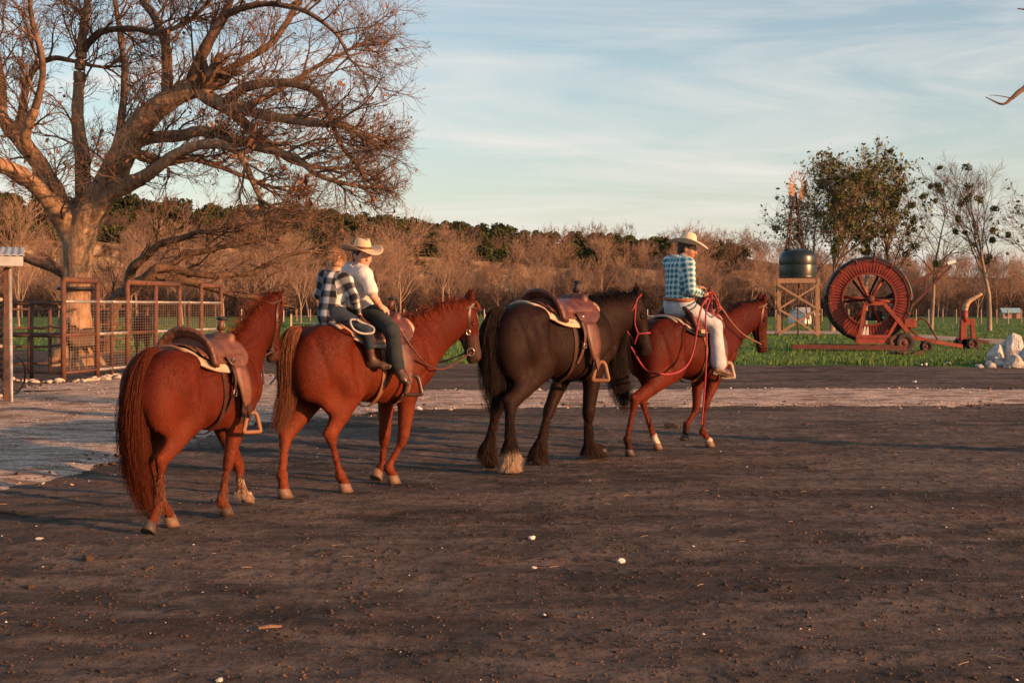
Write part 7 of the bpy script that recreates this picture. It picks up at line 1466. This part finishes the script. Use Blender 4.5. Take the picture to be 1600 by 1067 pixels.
for px, py, s in ((1515, 571, .10), (1481, 571.5, .09), (1447, 572, .07), (1440, 572, .05)): g_ = gnd(px, py); put_rock(g_[0], g_[1], s, {1515: 'flat white stone next to the boulder pile', 1481: 'white stone on the grass edge left of the boulder pile', 1447: 'small white stone in front of the reel wheels', 1440: 'tiny white stone farthest left before the reel wheels'}[px], None, .6, rkw, ROCKW, 'stone', 'stone', z=.03)
for px, s in ((1395, .5), (1425, .45)): g_ = gnd(px, 556); put_rock(g_[0], g_[1], s, 'low brown dirt mound at the reel wheel' if px == 1395 else 'low dirt mound between the two reel wheels', None, .22, rkd, CLOD, 'dirt_mound', 'mound', z=0)

# far buildings and fence posts
def hut(px, py, wpx, hpx, D, label, roofm, wallm, rz=0.3, dep=3.0):
    g_ = at(px, 480, D) * A3(1, 1, 0); s_ = D / F; w_, h_ = wpx * s_, hpx * s_; t = thing('farm_building', label, 'building', tuple(g_), rz); zb_ = 0
    mb = MB(); mb.box((0, 0, h_ * .32), (w_, dep, h_ * .64)); mb.build('wall', wallm, t)
    V = np.array([(-w_ * .56, -dep * .56, h_ * .62), (w_ * .56, -dep * .56, h_ * .62), (w_ * .56, 0, h_), (-w_ * .56, 0, h_), (-w_ * .56, dep * .56, h_ * .62), (w_ * .56, dep * .56, h_ * .62)]); V = np.concatenate([V, V - A3(0, 0, .1)])
    mb = MB(); mb.add(V, [(0, 1, 2, 3), (3, 2, 5, 4), (9, 8, 7, 6), (10, 11, 8, 9), (0, 6, 7, 1), (5, 11, 10, 4), (0, 3, 9, 6), (3, 4, 10, 9), (1, 7, 8, 2), (2, 8, 11, 5)]); mb.build('roof', roofm, t)
    mb = MB(); mb.add(np.array([(-w_ / 2, -dep / 2, h_ * .62), (-w_ / 2, dep / 2, h_ * .62), (-w_ / 2, 0, h_ * .97), (w_ / 2, -dep / 2, h_ * .62), (w_ / 2, dep / 2, h_ * .62), (w_ / 2, 0, h_ * .97)]), [(0, 1, 2), (3, 5, 4), (0, 2, 5, 3), (1, 4, 5, 2)]); mb.build('gable', wallm, t)
    mb = MB(); mb.box((w_ * .15, -dep / 2 - .03, h_ * .25), (w_ * .2, .05, h_ * .5)); mb.build('door', RUSTD, t); mb = MB(); mb.box((-w_ * .25, -dep / 2 - .03, h_ * .38), (w_ * .18, .05, h_ * .2)); mb.build('window', HOSE, t)
hut(1255, 500, 24, 26, 118, 'small white building seen between the legs of the tank stand', TIN, WHITEP); hut(1578, 497, 26, 17, 170, 'tiny pale blue roofed house at the right among the trees', flatmat('blue tin', (.30, .45, .50), .5), flatmat('pink wall', (.45, .26, .20), .7), -.2)
ff = thing('pasture_fence', 'line of thin fence posts across the far side of the pasture', 'fence', tuple(at(700, 480, 150) * A3(1, 1, 0)))
for i in range(62):
    px = 380 + i * 21 + rs.uniform(-3, 3); D = 128 + 10 * math.sin(i * .2); p = at(px, 480, D) * A3(1, 1, 0); mb = MB(); mb.tube([p, p + A3(0, 0, 1.35)], .06, 5); mb.build('post', WOOD if i % 3 else GALV, ff, False, par_off(ff))
nf = thing('wire_fence', 'short run of yellowish posts and wire behind the blazed horse', 'fence', tuple(at(750, 480, 88) * A3(1, 1, 0))); YP = flatmat('yellowish post', (.50, .42, .22), .8)
for px, D in ((455, 84), (742, 92), (758, 80), (812, 84), (1085, 90)): p = at(px, 480, D) * A3(1, 1, 0); mb = MB(); mb.beam(p, p + A3(0, 0, 1.1), .10, .10); mb.build('post', YP, nf, False, par_off(nf))
for z in (.5, .95): rail(at(455, 480, 84) * A3(1, 1, 0) + A3(0, 0, z), at(742, 480, 92) * A3(1, 1, 0) + A3(0, 0, z), .018, GALV, nf); rail(at(742, 480, 92) * A3(1, 1, 0) + A3(0, 0, z), at(812, 480, 84) * A3(1, 1, 0) + A3(0, 0, z), .018, YP, nf); rail(at(812, 480, 84) * A3(1, 1, 0) + A3(0, 0, z), at(1085, 480, 90) * A3(1, 1, 0) + A3(0, 0, z), .018, GALV, nf)
mb = MB(); p = at(651, 480, 45) * A3(1, 1, 0); mb.box(p + A3(0, 0, .22), (.36, .3, .44)); mb.build('white_block', WHITEP, None, False, None, bevel=.03, label='white block standing in the grass behind the neck of the blazed horse', category='block')
